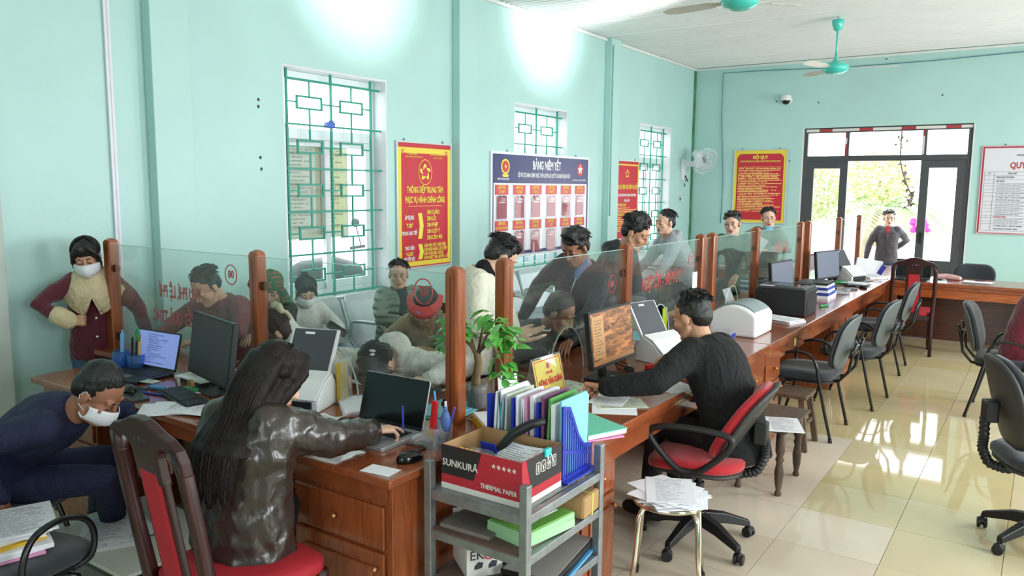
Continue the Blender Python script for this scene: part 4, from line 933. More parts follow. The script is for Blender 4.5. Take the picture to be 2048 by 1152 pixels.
text('LĨNH VỰC TƯ PHÁP', .03, t, (xs[1]+.03, y_-.003, .818), FR, M_ktxt, .008, align='LEFT', sx=.8); text('HỘ TỊCH', .03, t, (xs[1]+.03, y_-.003, .762), FR, M_ktxt, .008, align='LEFT', sx=.8); text('CHỨNG THỰC', .03, t, (xs[1]+.03, y_-.003, .252), FR, M_rtxt, .008, align='LEFT', sx=.8)
# ---------------------------------------------------------------- fans, camera, conduits
M_tealfan = mat('turquoise_fan_enamel', (70, 200, 186), .25, coat=.4); M_blade = mat('pale_fan_blade', (206, 206, 196), .35, var=.06)
def ceiling_fan(label, x, y, rod, a0, zc=ZC):
    t = thing('ceiling_fan', label, 'ceiling fan', (x, y, zc), 0, 'turquoise ceiling fans')
    obj('hook', MB().cyl((0, 0, 0), (0, 0, -.05), .008), M_galv, t)
    obj('canopy', MB().lathe([(.03, -.03), (.07, -.04), (.066, -.09), (.05, -.15), (.022, -.17)], n=20), M_tealfan, t, smooth=True)
    obj('downrod', MB().cyl((0, 0, -.05), (0, 0, -rod), .012), M_tealfan, t, smooth=True)
    obj('motor', MB().lathe([(.012, -rod+.14), (.022, -rod+.07), (.04, -rod+.04), (.09, -rod+.02), (.15, -rod-.02), (.155, -rod-.05), (.13, -rod-.09), (.07, -rod-.115), (0, -rod-.12)], n=28), M_tealfan, t, smooth=True)
    for k in range(3):
        a = a0+k*2*PI/3; E_ = Matrix.Rotation(a, 3, 'Z'); m_ = MB(); rings = []
        for u, w0 in ((.14, .02), (.22, .03), (.26, .055), (.5, .062), (.62, .058), (.69, .03), (.70, .008)):
            rings.append([E_@Vector((u, s*w0, -rod-.045+s*w0*.22+dz)) for s, dz in ((-1, -.002), (1, -.002), (1, .002), (-1, .002))])
        obj('blade', m_.loft(rings), M_blade, t)
    return t
pf = Pz(1677, 33, ZC)
ceiling_fan('turquoise ceiling fan with pale blades, hanging nearest the back door', pf.x, pf.y, .56, R(14))
hub = Pz(1480, 6, 3.28)
ceiling_fan('turquoise ceiling fan cut off by the top of the picture', hub.x, hub.y, .52, R(52))
# wall fan
t = thing('wall_fan', 'white wall fan with clear blades tilted up beside the far window', 'fan', (XL+.0, 12.93, 2.14))
obj('bracket', MB().prism([(-.06, -.2), (.06, -.2), (.07, 0), (.05, .16), (-.05, .16), (-.07, 0)], 0, .05, 'yz'), M_white, t, bevel=.01)
obj('arm', MB().prism([(.03, .02), (.25, .03), (.30, .07), (.27, .11), (.03, .14)], -.04, .04, 'xz'), M_white, t, bevel=.012)
ax = Vector((.78, -.35, -.52)).normalized(); c0 = Vector((.30, 0, .20))
obj('motor_housing', MB().tube([c0-ax*.13, c0-ax*.11, c0+ax*.06, c0+ax*.09], [.055, .075, .085, .06], 18), M_white, t, smooth=True)
hubp = c0+ax*.16
obj('hub', MB().tube([c0+ax*.05, hubp], [.03, .035], 12), M_galv, t, smooth=True)
M_cbl = mat('clear_fan_blade', (206, 220, 226), .15, alpha=.55)
e1 = ax.orthogonal().normalized(); e2 = ax.cross(e1)
for k in range(3):
    a = k*2*PI/3+.5; d = e1*math.cos(a)+e2*math.sin(a); s = ax.cross(d); m_ = MB(); rings = []
    for u, w0 in ((.03, .03), (.1, .09), (.17, .105), (.205, .07), (.215, .02)): rings.append([hubp+d*u+s*w0*q+ax*(.03*q)+ax*dz for q, dz in ((-1, -.002), (1, -.002), (1, .002), (-1, .002))])
    obj('blade', m_.loft(rings), M_cbl, t)
for rr_, off in ((.225, .0), (.215, .05), (.21, -.05)): obj('guard_ring', MB().tube([hubp+ax*off+(e1*math.cos(q*PI/18)+e2*math.sin(q*PI/18))*rr_ for q in range(36)], .0035, 5, closed=True), M_white, t)
gw_ = MB()
for k in range(24):
    a = k*2*PI/24; d = e1*math.cos(a)+e2*math.sin(a)
    gw_.tube([hubp+ax*.075+d*.04, hubp+ax*.07+d*.15, hubp+ax*.045+d*.21, hubp+d*.225, hubp-ax*.05+d*.19, hubp-ax*.07+d*.06], .0013, 4)
obj('guard_wires', gw_, M_white, t)['kind'] = 'stuff'
obj('pull_cord', MB().cyl((.05, .02, -.12), (.1, .03, -.22), .012).tube([(.03, .05, -.1), (.05, .05, -.2), (.04, .05, -.27)], .003, 5).cyl((.04, .05, -.27), (.04, .05, -.31), .009), M_black, t)
# dome camera
t = thing('dome_camera', 'small white dome security camera on the back wall above the door', 'camera', (-3.69, YB, 3.25))
obj('mount', MB().lathe([(.075, 0), (.075, .03), (.06, .05)], n=20, E=Euler((R(90), 0, 0)).to_matrix()).b2((-.05, -.13, .03), (.05, -.03, .07)), M_white, t, bevel=.004)
obj('body', MB().lathe([(.075, .06), (.08, .03), (.08, -.02), (.0, -.02)], (0, -.10, 0), 22), M_white, t, smooth=False)
obj('lens_dome', MB().ell((0, -.10, -.02), (.068, .068, .065), 18, 10), M_blackg, t, smooth=True)
# conduits, wires and boxes
p0, p1 = Px(205, 0, XL+.02), Px(239, 500, XL+.02)
t = thing('wall_conduit', 'white plastic cable duct running down the left wall above the first post', 'conduit', (XL, 2.935, 0))
obj('duct', MB().b2((0, -.022, .8), (.022, .022, ZC)), mat('white_duct', (226, 226, 236), .4), t, bevel=.003)
obj('duct_seam', MB().b2((.022, -.003, .8), (.0226, .003, ZC)), mat('duct_seam', (190, 190, 204), .5), t)
def pipe(name, label, pts, r, m, cat='cable', n=6): 
    o = Vector(pts[0]); t = obj(name, MB().tube([Vector(p)-o for p in pts], r, n), m, None, o, smooth=True); return tag(t, label, cat)
M_bluew = mat('blue_cable', (60, 130, 150), .5)
a = Py(1447, 142, YB-.02); b = Py(1440, 470, YB-.02)
pipe('blue_cable', 'thin blue cable along the top of the back wall and down beside the house-rules poster', [(XR-.5, YB-.02, ZC-.10), (-.6, YB-.02, ZC-.13), (-1.6, YB-.03, ZC-.16), (-2.9, YB-.02, ZC-.16), (-4.0, YB-.02, ZC-.12), (a.x, YB-.02, ZC-.11), (a.x, YB-.02, 3.0), (b.x+.01, YB-.02, 2.0), (b.x, YB-.02, 1.2)], .006, M_bluew)
pipe('wall_pipe', 'thin painted pipe down the left wall beside the third pilaster', [(XL+.115, 10.05, ZC-.1), (XL+.115, 10.05, 1.4)], .008, mat('teal_pipe', (150, 200, 190), .5), 'pipe')
t = thing('switch_box', 'small white switch box on the left wall behind the standing men', 'switch', Px(1217, 489, XL+.1))
obj('box', MB().b2((0, -.045, -.06), (.045, .045, .06)), M_white, t, bevel=.005); obj('switch', MB().b2((.045, -.02, -.03), (.052, .02, .03)), mat('switch_grey', (206, 214, 214), .4), t, bevel=.003)
t = thing('wall_socket', 'small socket on the left wall under the wall fan', 'socket', Px(1359, 398, XL))
obj('plate', MB().b2((0, -.05, -.06), (.012, .05, .06)), mat('grey_socket', (190, 206, 204), .5), t, bevel=.004); obj('outlet', MB().b2((.012, -.025, -.02), (.016, .025, .02)), M_grey, t)
M_hole = mat('dark_wall_hole', (70, 76, 74), .9)
for px, py in ((325, 47), (517, 199), (517, 213), (521, 315), (523, 338)): 
    p = Px(px, py, XL+.002); link('wall_nail_hole', MB().ell((0, 0, 0), (.003, .012, .014), 8, 5).mesh('wall_nail_hole', M_hole), None, p)['kind'] = 'structure'
for px, py in ((1553, 203), (1637, 205), (1773, 118), (1885, 190), (1579, 322)):
    p = Py(px, py, YB-.002); link('wall_nail_hole', MB().ell((0, 0, 0), (.013, .003, .013), 8, 5).mesh('wall_nail_hole', M_hole), None, p)['kind'] = 'structure'
# ---------------------------------------------------------------- people: shared head and hand shapes
def skin(name, c): 
    m = mat(name, c, .5, var=.05, vscale=30)
    m.node_tree.nodes['Principled BSDF'].inputs['Subsurface Weight'].default_value = .0
    return m
S_mid, S_tan, S_light = skin('skin_mid', (198, 148, 120)), skin('skin_tan', (158, 108, 84)), skin('skin_light', (222, 178, 154))
M_lip = mat('lips', (168, 96, 88), .45); M_eyew = mat('eye_white', (226, 224, 220), .25); M_dark = mat('eye_dark', (24, 18, 16), .3)
M_hair = mat('black_hair', (20, 18, 19), .36, bump=.5, bscale=90, stretch=(4, 4, .5), var=.3, vscale=60)
M_hairb = mat('dark_brown_hair', (24, 15, 15), .4, spec=.3, bump=.6, bscale=70, stretch=(6, 6, .25), var=.35, vscale=50)
M_hairr = mat('reddish_brown_hair', (62, 36, 30), .45, bump=.5, bscale=80, stretch=(4, 4, .5), var=.3, vscale=50)
def remesh_template(mb, voxel, smooth=3):
    me = mb.mesh('tmp', M_dark); o = link('tmp', me)
    r_ = o.modifiers.new('r', 'REMESH'); r_.mode = 'VOXEL'; r_.voxel_size = voxel
    s_ = o.modifiers.new('s', 'SMOOTH'); s_.iterations = smooth; s_.factor = .5
    dg = bpy.context.evaluated_depsgraph_get(); m2 = bpy.data.meshes.new_from_object(o.evaluated_get(dg))
    V = np.empty(len(m2.vertices)*3); m2.vertices.foreach_get('co', V); V = V.reshape(-1, 3)
    Fc = [tuple(p.vertices) for p in m2.polygons]
    bpy.data.objects.remove(o); bpy.data.meshes.remove(m2); bpy.data.meshes.remove(me)
    return V, Fc
def make_head(down):
    h = MB()
    h.ell((0, -.014, .03), (.075, .094, .088), 24, 16); h.ell((0, .018, -.05), (.060, .070, .066), 20, 12); h.ell((0, .066, -.096), (.024, .022, .02), 12, 8)
    h.chain([(-.056, .0, -.055), (-.05, .03, -.088), (-.015, .068, -.103)], [.018, .018, .016], 8); h.chain([(.056, .0, -.055), (.05, .03, -.088), (.015, .068, -.103)], [.018, .018, .016], 8)
    for s in (-1, 1):
        h.ell((s*.042, .056, -.028), (.024, .026, .022), 12, 8); h.ell((s*.032, .073, .022), (.026, .014, .010), 12, 8)
        h.ell((s*.078, -.010, -.012), (.010, .021, .032), 12, 8, Euler((R(-12), 0, R(s*-18))).to_matrix()); h.ell((s*.012, .092, -.037), (.009, .010, .008), 8, 6)
        h.ell((s*.0305, .074, .001), (.017, .012, .011), 10, 8)
    h.chain([(0, .080, .012), (0, .092, -.012), (0, .104, -.033)], [.008, .0095, .0115], 8)
    h.ell((0, .086, -.064), (.024, .010, .0075), 12, 8); h.ell((0, .083, -.075), (.020, .010, .0085), 12, 8)
    h.chain([(0, -.018, -.05), (0, -.03, -.12), (0, -.035, -.2)], [.055, .053, .058], 14)
    V, Fc = remesh_template(h, .0052, 3)
    if not down:
        for s in (-1, 1):
            d = np.sqrt(((V[:, 0]-s*.031)/1.4)**2+(V[:, 2]-.003)**2); k = np.clip(1-d/.013, 0, 1)*(V[:, 1] > .05); V[:, 1] -= .004*k
    mi = [1 if (abs(V[f[0]][0]) < .023 and -.082 < V[f[0]][2] < -.058 and V[f[0]][1] > .083) else 0 for f in Fc]
    e = MB()
    for s in (-1, 1):
        if down: e.chain([(s*.018, .0835, -.0045), (s*.031, .0855, -.0075), (s*.044, .0795, -.004)], [.0012, .0017, .0012], 6, m=3)
        else:
            e.ell((s*.031, .0775, .002), (.0135, .0085, .0062), 12, 8, m=2); e.ell((s*.031, .0835, .002), (.0056, .0035, .0056), 10, 6, m=3)
            e.chain([(s*.0165, .081, .003), (s*.024, .0855, .0075), (s*.034, .0858, .0085), (s*.046, .078, .0045)], [.0012, .0018, .002, .0012], 6, m=3)
        e.tube([(s*.014, .0865, .0215), (s*.03, .0875, .0285), (s*.047, .0785, .0245)], [.0022, .0036, .0018], 6, m=3, flat=1.0)
    n = len(V); V = np.vstack([V, np.array(e.v)]); Fc += [tuple(i+n for i in f) for f in e.f]; mi += e.m
    return V, Fc, mi
HEAD = {False: make_head(False), True: make_head(True)}
def make_hand(curl, spread=1.0, point=False):
    h = MB(); xs = (.030, .010, -.010, -.029); h.chain([(0, -.016, 0), (0, .012, 0)], [.022, .025], 10)
    for i, x in enumerate(xs):
        h.chain([(x*.6, .008, 0), (x, .084, .001)], [.014, .0125], 8)
        L_ = [l*(.94, 1.04, .99, .80)[i] for l in (.043, .027, .021)]; a = 0; p = Vector((x, .086, 0)); pts = [p]; r_ = [.0095]
        for j, l in enumerate(L_):
            a += ((curl if not (point and i == 0) else curl*.35)*(1.15, 1.35, .9)[j]+(.05*i*curl))
            p = p+Vector((x*.10*spread*(1 if j == 0 else .3), math.cos(a)*l, -math.sin(a)*l)); pts.append(p); r_.append((.0088, .0080, .0070)[j])
        h.chain(pts, r_, 8)
    h.ell((.022, .035, -.008), (.018, .032, .014), 10, 8)
    b = curl*.5
    h.chain([(.022, .02, -.008), (.045, .052, -.012-.012*b), (.050-.012*b, .080, -.018-.022*b), (.046-.022*b, .102, -.024-.03*b)], [.013, .0115, .0098, .0078], 8)
    V, Fc = remesh_template(h, .0040, 2)
    return V, Fc
HAND = {'relaxed': make_hand(.34), 'flat': make_hand(.10), 'fist': make_hand(1.05), 'grip': make_hand(.62, point=True)}
def rotm(y, p=0, r=0):
    """columns: right, forward, up of something facing yaw y (0 = +y, positive turns left), pitched down p, rolled r"""
    return (Matrix.Rotation(y, 3, 'Z') @ Matrix.Rotation(-p, 3, 'X') @ Matrix.Rotation(r, 3, 'Y'))
def ik(a, b, l1, l2, hint):
    d = b-a; D = d.length; mx = (l1+l2)*.985
    if D > mx: b = a+d*(mx/D); d = b-a; D = mx
    u = d.normalized(); x = (l1*l1-l2*l2+D*D)/(2*D); h = math.sqrt(max(1e-6, l1*l1-x*x)); n = hint-u*hint.dot(u); n = n.normalized() if n.length > 1e-5 else u.orthogonal().normalized()
    return a+u*x+n*h, b
TEX = {}
def texture(kind, size):
    k = (kind, size)
    if k not in TEX:
        t = bpy.data.textures.new('folds', 'CLOUDS'); t.noise_scale = size; t.noise_depth = 2; TEX[k] = t
    return TEX[k]
def cloth(name, mb, m, parent, voxel=.014, smooth=4, folds=.010, fsize=.09, loc=None):
    o = _obj(name, mb, m, parent, smooth=True)
    r_ = o.modifiers.new('fuse', 'REMESH'); r_.mode = 'VOXEL'; r_.voxel_size = voxel; r_.use_smooth_shade = True
    s_ = o.modifiers.new('smooth', 'SMOOTH'); s_.iterations = smooth; s_.factor = .5
    if folds:
        d = o.modifiers.new('folds', 'DISPLACE'); d.texture = texture('c', fsize); d.strength = folds*2; d.mid_level = .5
        s2 = o.modifiers.new('soften', 'SMOOTH'); s2.iterations = 1
    return o
DBG = []
def person(label, base, yaw, top, bottom, sk=None, H=1.66, seat=None, lean=0, side=0, twist=0, head=(0, 0, 0), hl=None, hr=None, el=None, er=None, handp=('relaxed', 'relaxed'),
           bulk=1.0, hair='short', hairm=None, eyes_down=False, female=False, collar='stand', legs=None, jlen=.1, folds=.012, fsize=.10, hands=(None, None), topname='jacket', botname='trousers', shoe=None, name='person', hscale=1.0, quilt=0, curve=1.2, kneesp=.11, feet=None, sleeve=1.0):
    k = H/1.66; sk = sk or S_mid; hairm = hairm or M_hair
    t = thing(name, label, 'person', Vector((base[0], base[1], 0)))
    O = t.location
    Y = R(yaw); B = rotm(Y); Fw, Sd, U = B.col[1], -B.col[0], Vector((0, 0, 1))   # forward, left, up
    pz = (seat+.09*k) if seat is not None else .90*k
    P0 = Vector((0, 0, pz))
    def dirn(f): 
        a = R(lean)*f; s = R(side)*f
        return (Fw*math.sin(a)+Sd*math.sin(s)+U*math.cos(a)*math.cos(s)).normalized()
    P1 = P0+dirn(.55)*.17*k; P2 = P1+dirn(1.0)*.18*k; P3 = P2+dirn(curve)*.145*k
    TB = rotm(Y+R(twist)); S2 = -TB.col[0]
    d3 = (P3-P2).normalized(); S2 = (S2-d3*S2.dot(d3)).normalized(); F2 = S2.cross(d3)
    F2 = -F2 if F2.dot(Fw) < 0 else F2
    sw = (.150 if female else .168)*k
    sh = {s: P2+d3*.105*k+S2*s*sw for s in (1, -1)}
    la, lf = .275*k, .25*k
    def local(v): return None if v is None else Vector(v)-O
    W = {}; Eb = {}
    for s, tg, eh in ((1, hl, el), (-1, hr, er)):
        tg = local(tg) if tg is not None else sh[s]+Vector((0, 0, -.50*k))+Fw*.08+S2*s*.05
        hint = Vector(eh) if eh is not None else (-Fw*.6+S2*s*.7-U*.5)
        Eb[s], W[s] = ik(sh[s], tg, la, lf, hint)
    # ---- top
    r = bulk*(.93 if female else 1.0)*k
    def ring(c, rx, ry, sd, fw, n=16): return [c+sd*rx*math.cos(2*PI*i/n)+fw*ry*math.sin(2*PI*i/n) for i in range(n)]
    j = MB(); dn = (P1-P0).normalized(); fd = Sd.cross(dn)*-1; fd = Fw-dn*Fw.dot(dn); fd.normalize()
    h0 = P0-dn*jlen*k
    rings = [ring(h0, .172*r, .130*r, Sd, fd), ring(P0, .170*r, .128*r, Sd, fd), ring(P1, .155*r, .118*r, Sd, fd), ring(P2, .172*r, .122*r, S2, F2), ring(P2+d3*.07*k, .175*r, .112*r, S2, F2), ring(P2+d3*.125*k, .125*r, .085*r, S2, F2), ring(P3+d3*.01, .066*r, .066*r, S2, F2)]
    j.loft(rings)
    for s in (1, -1):
        f = W[s]-Eb[s]; wr = W[s]-f.normalized()*.015
        j.chain([sh[s]-S2*s*.03, sh[s].lerp(Eb[s], .5), Eb[s], Eb[s].lerp(wr, .55), wr], [.070*r*sleeve, .062*r*sleeve, .054*r*sleeve, .049*r*sleeve, .040*r*sleeve], 12)
    nd = (d3+Fw*.15).normalized()
    if collar == 'stand':
        j.tube([P3-d3*.015+S2*.062*r*math.cos(q*PI/8)+F2*.062*r*math.sin(q*PI/8)+d3*.012 for q in range(16)], .020*r, 8, closed=True)
    if collar == 'hood':
        j.tube([P3-d3*.01+S2*.075*math.cos(q*PI/8)+F2*.07*math.sin(q*PI/8)-d3*.03*math.sin(q*PI/8) for q in range(16)], .026, 8, closed=True)
        j.chain([P3-F2*.085+S2*.06-d3*.03, P3-F2*.11-d3*.05, P3-F2*.085-S2*.06-d3*.03], [.045, .05, .045], 10)
    if collar == 'bighood':
        j.tube([P3+S2*.095*math.cos(q*PI/8)+F2*.09*math.sin(q*PI/8)+d3*.01-d3*.03*math.sin(q*PI/8) for q in range(16)], .034, 8, closed=True)
        j.ell(P3-F2*.10-d3*.02, (.11, .08, .09), 14, 10)
    jo = cloth(topname, j, top, t, .0135, 4, folds*.75, fsize)
    # ---- legs
    hip = {s: P0+Sd*s*.092*k-U*.02 for s in (1, -1)}; kn = {}; an = {}
    for s in (1, -1):
        if legs and s in legs: kn[s], an[s] = [Vector(v)-O for v in legs[s]]
        elif seat is not None:
            kn[s] = hip[s]+Fw*.40*k+Sd*s*(kneesp-.09)+U*(.01); an[s] = kn[s]+Fw*(.02)+U*(-kn[s].z+.085)
        else:
            an[s] = Vector((0, 0, .085))+Sd*s*.10*k+Fw*(.0); kn[s] = hip[s].lerp(an[s], .5)+Fw*.025
    l = MB(); l.loft([ring(P0-dn*.10*k, .150*k, .115*k, Sd, fd), ring(P0-dn*.02, .160*k, .120*k, Sd, fd), ring(P0+dn*.07*k, .145*k, .108*k, Sd, fd)])
    for s in (1, -1):
        l.chain([hip[s], hip[s].lerp(kn[s], .5), kn[s], kn[s].lerp(an[s], .4), an[s]+U*.0], [.092*k, .082*k, .064*k, .060*k, .052*k], 12)
    cloth(botname, l, bottom, t, .016, 4, .010, .11)
    for s in (1, -1):
        a_ = an[s]; sm = MB(); ff = Fw if not feet else (Matrix.Rotation(R(feet), 3, 'Z') @ Fw)
        sm.chain([Vector((a_.x, a_.y, a_.z-.035))-ff*.05, Vector((a_.x, a_.y, a_.z-.04))+ff*.06, Vector((a_.x, a_.y, a_.z-.05))+ff*.15], [.045, .043, .034], 10)
        sm.v = [(v[0], v[1], max(v[2], a_.z-.084)) for v in sm.v]
        _obj('shoe', sm, shoe or M_black, t, smooth=True)
    # ---- body: head, neck, arms and hands in one mesh
    hy, hp_, hrl = R(head[1]), R(head[0]), R(head[2]); HR = rotm(Y+R(twist)+hy, hp_, hrl)
    HO = P3 - d3*.02 - (HR @ Vector((0, -.035, -.165)))*k*hscale
    V, Fc, mi = HEAD[eyes_down]; sc_ = np.array((.96 if female else 1.0, .98 if female else 1.0, .97 if female else 1.0))*k*hscale
    Rn = np.array(HR)
    Vs = [(V*sc_) @ Rn.T + np.array(HO)]; Fs = list(Fc); Mi = list(mi); n = len(V)
    inner = MB()
    inner.chain([P0, P1, P2, P3], [.07*k, .07*k, .07*k, .045*k], 10)
    for s in (1, -1): inner.chain([sh[s].lerp(P2, .25), Eb[s], W[s]], [.03*k, .022*k, .024*k], 10)
    Vs.append(np.array(inner.v)); Fs += [tuple(i+n for i in f) for f in inner.f]; Mi += [0]*len(inner.f); n += len(inner.v)
    for s, hd, pose in ((1, hands[0], handp[0]), (-1, hands[1], handp[1])):
        y_ = (W[s]-Eb[s]).normalized()
        pn = Vector((0, 0, -1))
        if hd is not None:
            if hd[0] is not None: y_ = Vector(hd[0]).normalized()
            if hd[1] is not None: pn = Vector(hd[1])
        z_ = -(pn-y_*pn.dot(y_)); z_ = z_.normalized() if z_.length > 1e-4 else y_.orthogonal().normalized()
        x_ = y_.cross(z_); E_ = np.array(Matrix((x_, y_, z_)).transposed())
        HV, HF = HAND[pose]; q = HV*k*(.90 if female else 1.0)
        if s == -1: q = q*np.array((-1, 1, 1))
        Vs.append(q @ E_.T + np.array(W[s])); Fs += [tuple(i+n for i in (f if s == 1 else f[::-1])) for f in HF]; Mi += [0]*len(HF); n += len(HV)
    me = bpy.data.meshes.new('body'); me.from_pydata(np.vstack(Vs).tolist(), [], Fs)
    for m_ in (sk, M_lip, M_eyew, M_dark): me.materials.append(m_)
    me.polygons.foreach_set('material_index', Mi); me.polygons.foreach_set('use_smooth', [True]*len(Fs))
    link('body', me, t)
    # ---- hair in head space
    def hp3(x, y, z): return HO + HR @ (Vector((x, y, z))*k*hscale)
    HE = HR
    stn = MB()
    if hair:
        hm = MB(); q = k*hscale
        def el_(c, rr_, n=18, kk=12): hm.ell(hp3(*c), tuple(v*q for v in rr_), n, kk, HE)
        rh = random.Random(len(label))
        if hair in ('short', 'quiff', 'curly', 'crop', 'tuft'):
            th = {'short': .0, 'quiff': .004, 'curly': .008, 'crop': -.001, 'tuft': .003}[hair]
            el_((0, -.026, .052), (.079+th, .093+th, .083+th)); el_((0, -.058, -.002), (.070+th*.5, .058, .070))
            for s in (-1, 1): el_((s*.062, -.012, .025), (.018, .036, .04))
            if hair in ('quiff', 'tuft'):
                for i in range(9 if hair != 'short' else 7):
                    x = -.055+.11*i/(8 if hair != 'short' else 6); up = .035 if hair == 'quiff' else .012
                    hm.chain([hp3(x, .015, .112), hp3(x*1.02, .050+(.008 if hair == 'quiff' else 0), .098+up*.5), hp3(x*1.06+rh.uniform(-.006, .006), .069+(.014 if hair == 'quiff' else 0)-abs(x)*.25, .066+up)], [.018*q, .013*q, .006*q], 7)
            if hair == 'curly':
                for i in range(46):
                    a = rh.uniform(0, 2*PI); b = rh.uniform(.15, 1.15); rr_ = .098
                    hm.ell(hp3(rr_*.83*math.cos(a)*math.sin(b), -.015+rr_*1.0*math.sin(a)*math.sin(b), .052+rr_*.9*math.cos(b)), (.02*q, .02*q, .018*q), 7, 5)
        elif hair in ('bob', 'tied', 'bangs', 'bun'):
            el_((0, -.022, .048), (.083, .100, .086)); el_((0, -.060, -.01), (.076, .058, .08))
            for s in (-1, 1):
                hm.chain([hp3(s*.03, .066, .098), hp3(s*.064, .056, .05), hp3(s*.080, .03, -.01), hp3(s*.083, .015, -.07)], [.018*q, .017*q, .014*q, .006*q], 8)
            if hair == 'bangs':
                for i in range(9):
                    x = -.06+.12*i/8
                    hm.chain([hp3(x*.6, .05, .110), hp3(x, .079-abs(x)*.28, .076), hp3(x*1.08, .082-abs(x)*.40, .046)], [.013*q, .008*q, .003*q], 7)
            if hair == 'bun': el_((.0, -.085, .105), (.042, .042, .04)); 
            if hair == 'bob': hm.chain([hp3(-.06, -.06, 0), hp3(-.07, -.05, -.12)], [.04*q, .03*q], 9); hm.chain([hp3(.06, -.06, 0), hp3(.07, -.05, -.12)], [.04*q, .03*q], 9); hm.chain([hp3(0, -.09, 0), hp3(0, -.08, -.13)], [.045*q, .03*q], 9)
            if hair in ('tied', 'bangs'): hm.chain([hp3(0, -.10, -.0), hp3(0, -.115, -.08), hp3(0, -.10, -.16)], [.03*q, .028*q, .012*q], 9)
        elif hair == 'long':
            el_((0, -.022, .050), (.086, .103, .088)); el_((0, -.06, -.02), (.08, .06, .09))
            for s in (-1, 1): hm.chain([hp3(s*.02, .05, .11), hp3(s*.07, .05, .05), hp3(s*.085, .02, -.03), hp3(s*.088, -.01, -.14)], [.022*q, .024*q, .026*q, .02*q], 9)
        if hair in ('bangs', 'bob', 'tied', 'bun'):
            for i in range(110):
                a = rh.uniform(0, 2*PI)
                if math.sin(a) > .45: continue
                w0 = rh.uniform(-.012, .012); pts = []
                for j in range(7):
                    b = R(4+j*rh.uniform(15.5, 17)); pts.append(hp3((.0845+.0025*(i % 3))*math.cos(a+w0*j)*math.sin(b), -.022+(.1015+.0025*(i % 3))*math.sin(a+w0*j)*math.sin(b), .048+(.0875+.0025*(i % 3))*math.cos(b)))
                stn.tube(pts, [.0026*q]*6+[.0008*q], 4)
        if hair in ('short', 'quiff', 'curly', 'tuft'):
            fem = hair in ('bangs', 'bob', 'tied', 'bun')
            for i in range(200 if hair != 'crop' else 150):
                a = rh.uniform(0, 2*PI); b = math.acos(1-rh.random()*.92); d_ = Vector((math.cos(a)*math.sin(b), math.sin(a)*math.sin(b), math.cos(b)))
                if d_.y > .35 and d_.z < .62: continue
                if d_.y > .42 and hair == 'short': continue
                rx_, ry_, rz_ = .081, .095, .085; c_ = Vector((0, -.026, .052)); p0 = c_+Vector((d_.x*rx_, d_.y*ry_, d_.z*rz_))
                tg = (Vector((d_.x, d_.y, 0))*1.0-Vector((0, 0, .9))*math.sin(b)+Vector((rh.uniform(-.5, .5), rh.uniform(-.5, .5), rh.uniform(-.2, .3)))*(.3 if fem or hair == 'crop' else 1)).normalized()
                ln = rh.uniform(.022, .04)*(.38 if hair == 'crop' else 1); p1 = p0+tg*ln*.55+d_*(0 if fem else .002 if hair == 'crop' else .004); p2 = p0+tg*ln-d_*(.006 if fem else .002)+d_*(rh.uniform(0, .012) if hair in ('tuft', 'curly', 'quiff') else .0)
                stn.tube([hp3(*p0), hp3(*p1), hp3(*p2)], [(.003 if hair == 'crop' else .0042)*q, .003*q, .0008*q], 4)
        o = cloth('hair', hm, hairm, t, .0085, 2, .006 if hair not in ('curly',) else .010, .022)
    if stn.v: _obj('hair_strands', stn, hairm, t, smooth=True)['kind'] = 'stuff'
    DBG.append((label[:28], O+HO, Vector((HO.x, HO.y, HO.z))))
    return dict(t=t, O=O, P0=P0, P1=P1, P2=P2, P3=P3, F=Fw, S=S2, F2=F2, d3=d3, sh=sh, E=Eb, W=W, HO=HO, HR=HR, hp=hp3, k=k*hscale, r=r, jo=jo)
M_mask = mat('white_face_mask', (232, 234, 240), .8, bump=.1, bscale=120)
def face_mask(p):
    m_ = MB(); n, kk = 13, 9; P = []
    for j in range(kk):
        v = j/(kk-1); z = -.010-.102*v
        for i in range(n):
            u = -1+2*i/(n-1); w_ = .080-.012*max(0, v-.55)/.45; x = u*w_
            y = .104+.016*math.sin(PI*min(1, v*1.1+.05))-.080*abs(u)**1.9-.022*max(0, v-.7)/.3
            if j == 0: z2 = z-.012*(abs(u)**1.5)+.004*(1-abs(u))
            else: z2 = z+(-.0)*(abs(u))
            if v > .75: z2 += .035*abs(u)**2*(v-.75)/.25
            P.append(p['hp'](x, y+.006*(1-abs(u)), z2))
    m_.add(P, [(j*n+i, j*n+i+1, (j+1)*n+i+1, (j+1)*n+i) for j in range(kk-1) for i in range(n-1)])
    o = _obj('face_mask', m_, M_mask, p['t'], smooth=True)
    s = o.modifiers.new('thick', 'SOLIDIFY'); s.thickness = .003
    lm = MB()
    for s_ in (-1, 1): lm.tube([p['hp'](s_*.072, .012, .0), p['hp'](s_*.084, -.015, .022), p['hp'](s_*.086, -.028, -.008), p['hp'](s_*.078, -.01, -.045), p['hp'](s_*.066, .018, -.06)], .0016*p['k'], 5)
    _obj('ear_loop', lm, M_mask, o)
def prop(p, name, mb, m, smooth=True, **kw): return _obj(name, mb, m, p['t'], smooth=smooth, **kw)
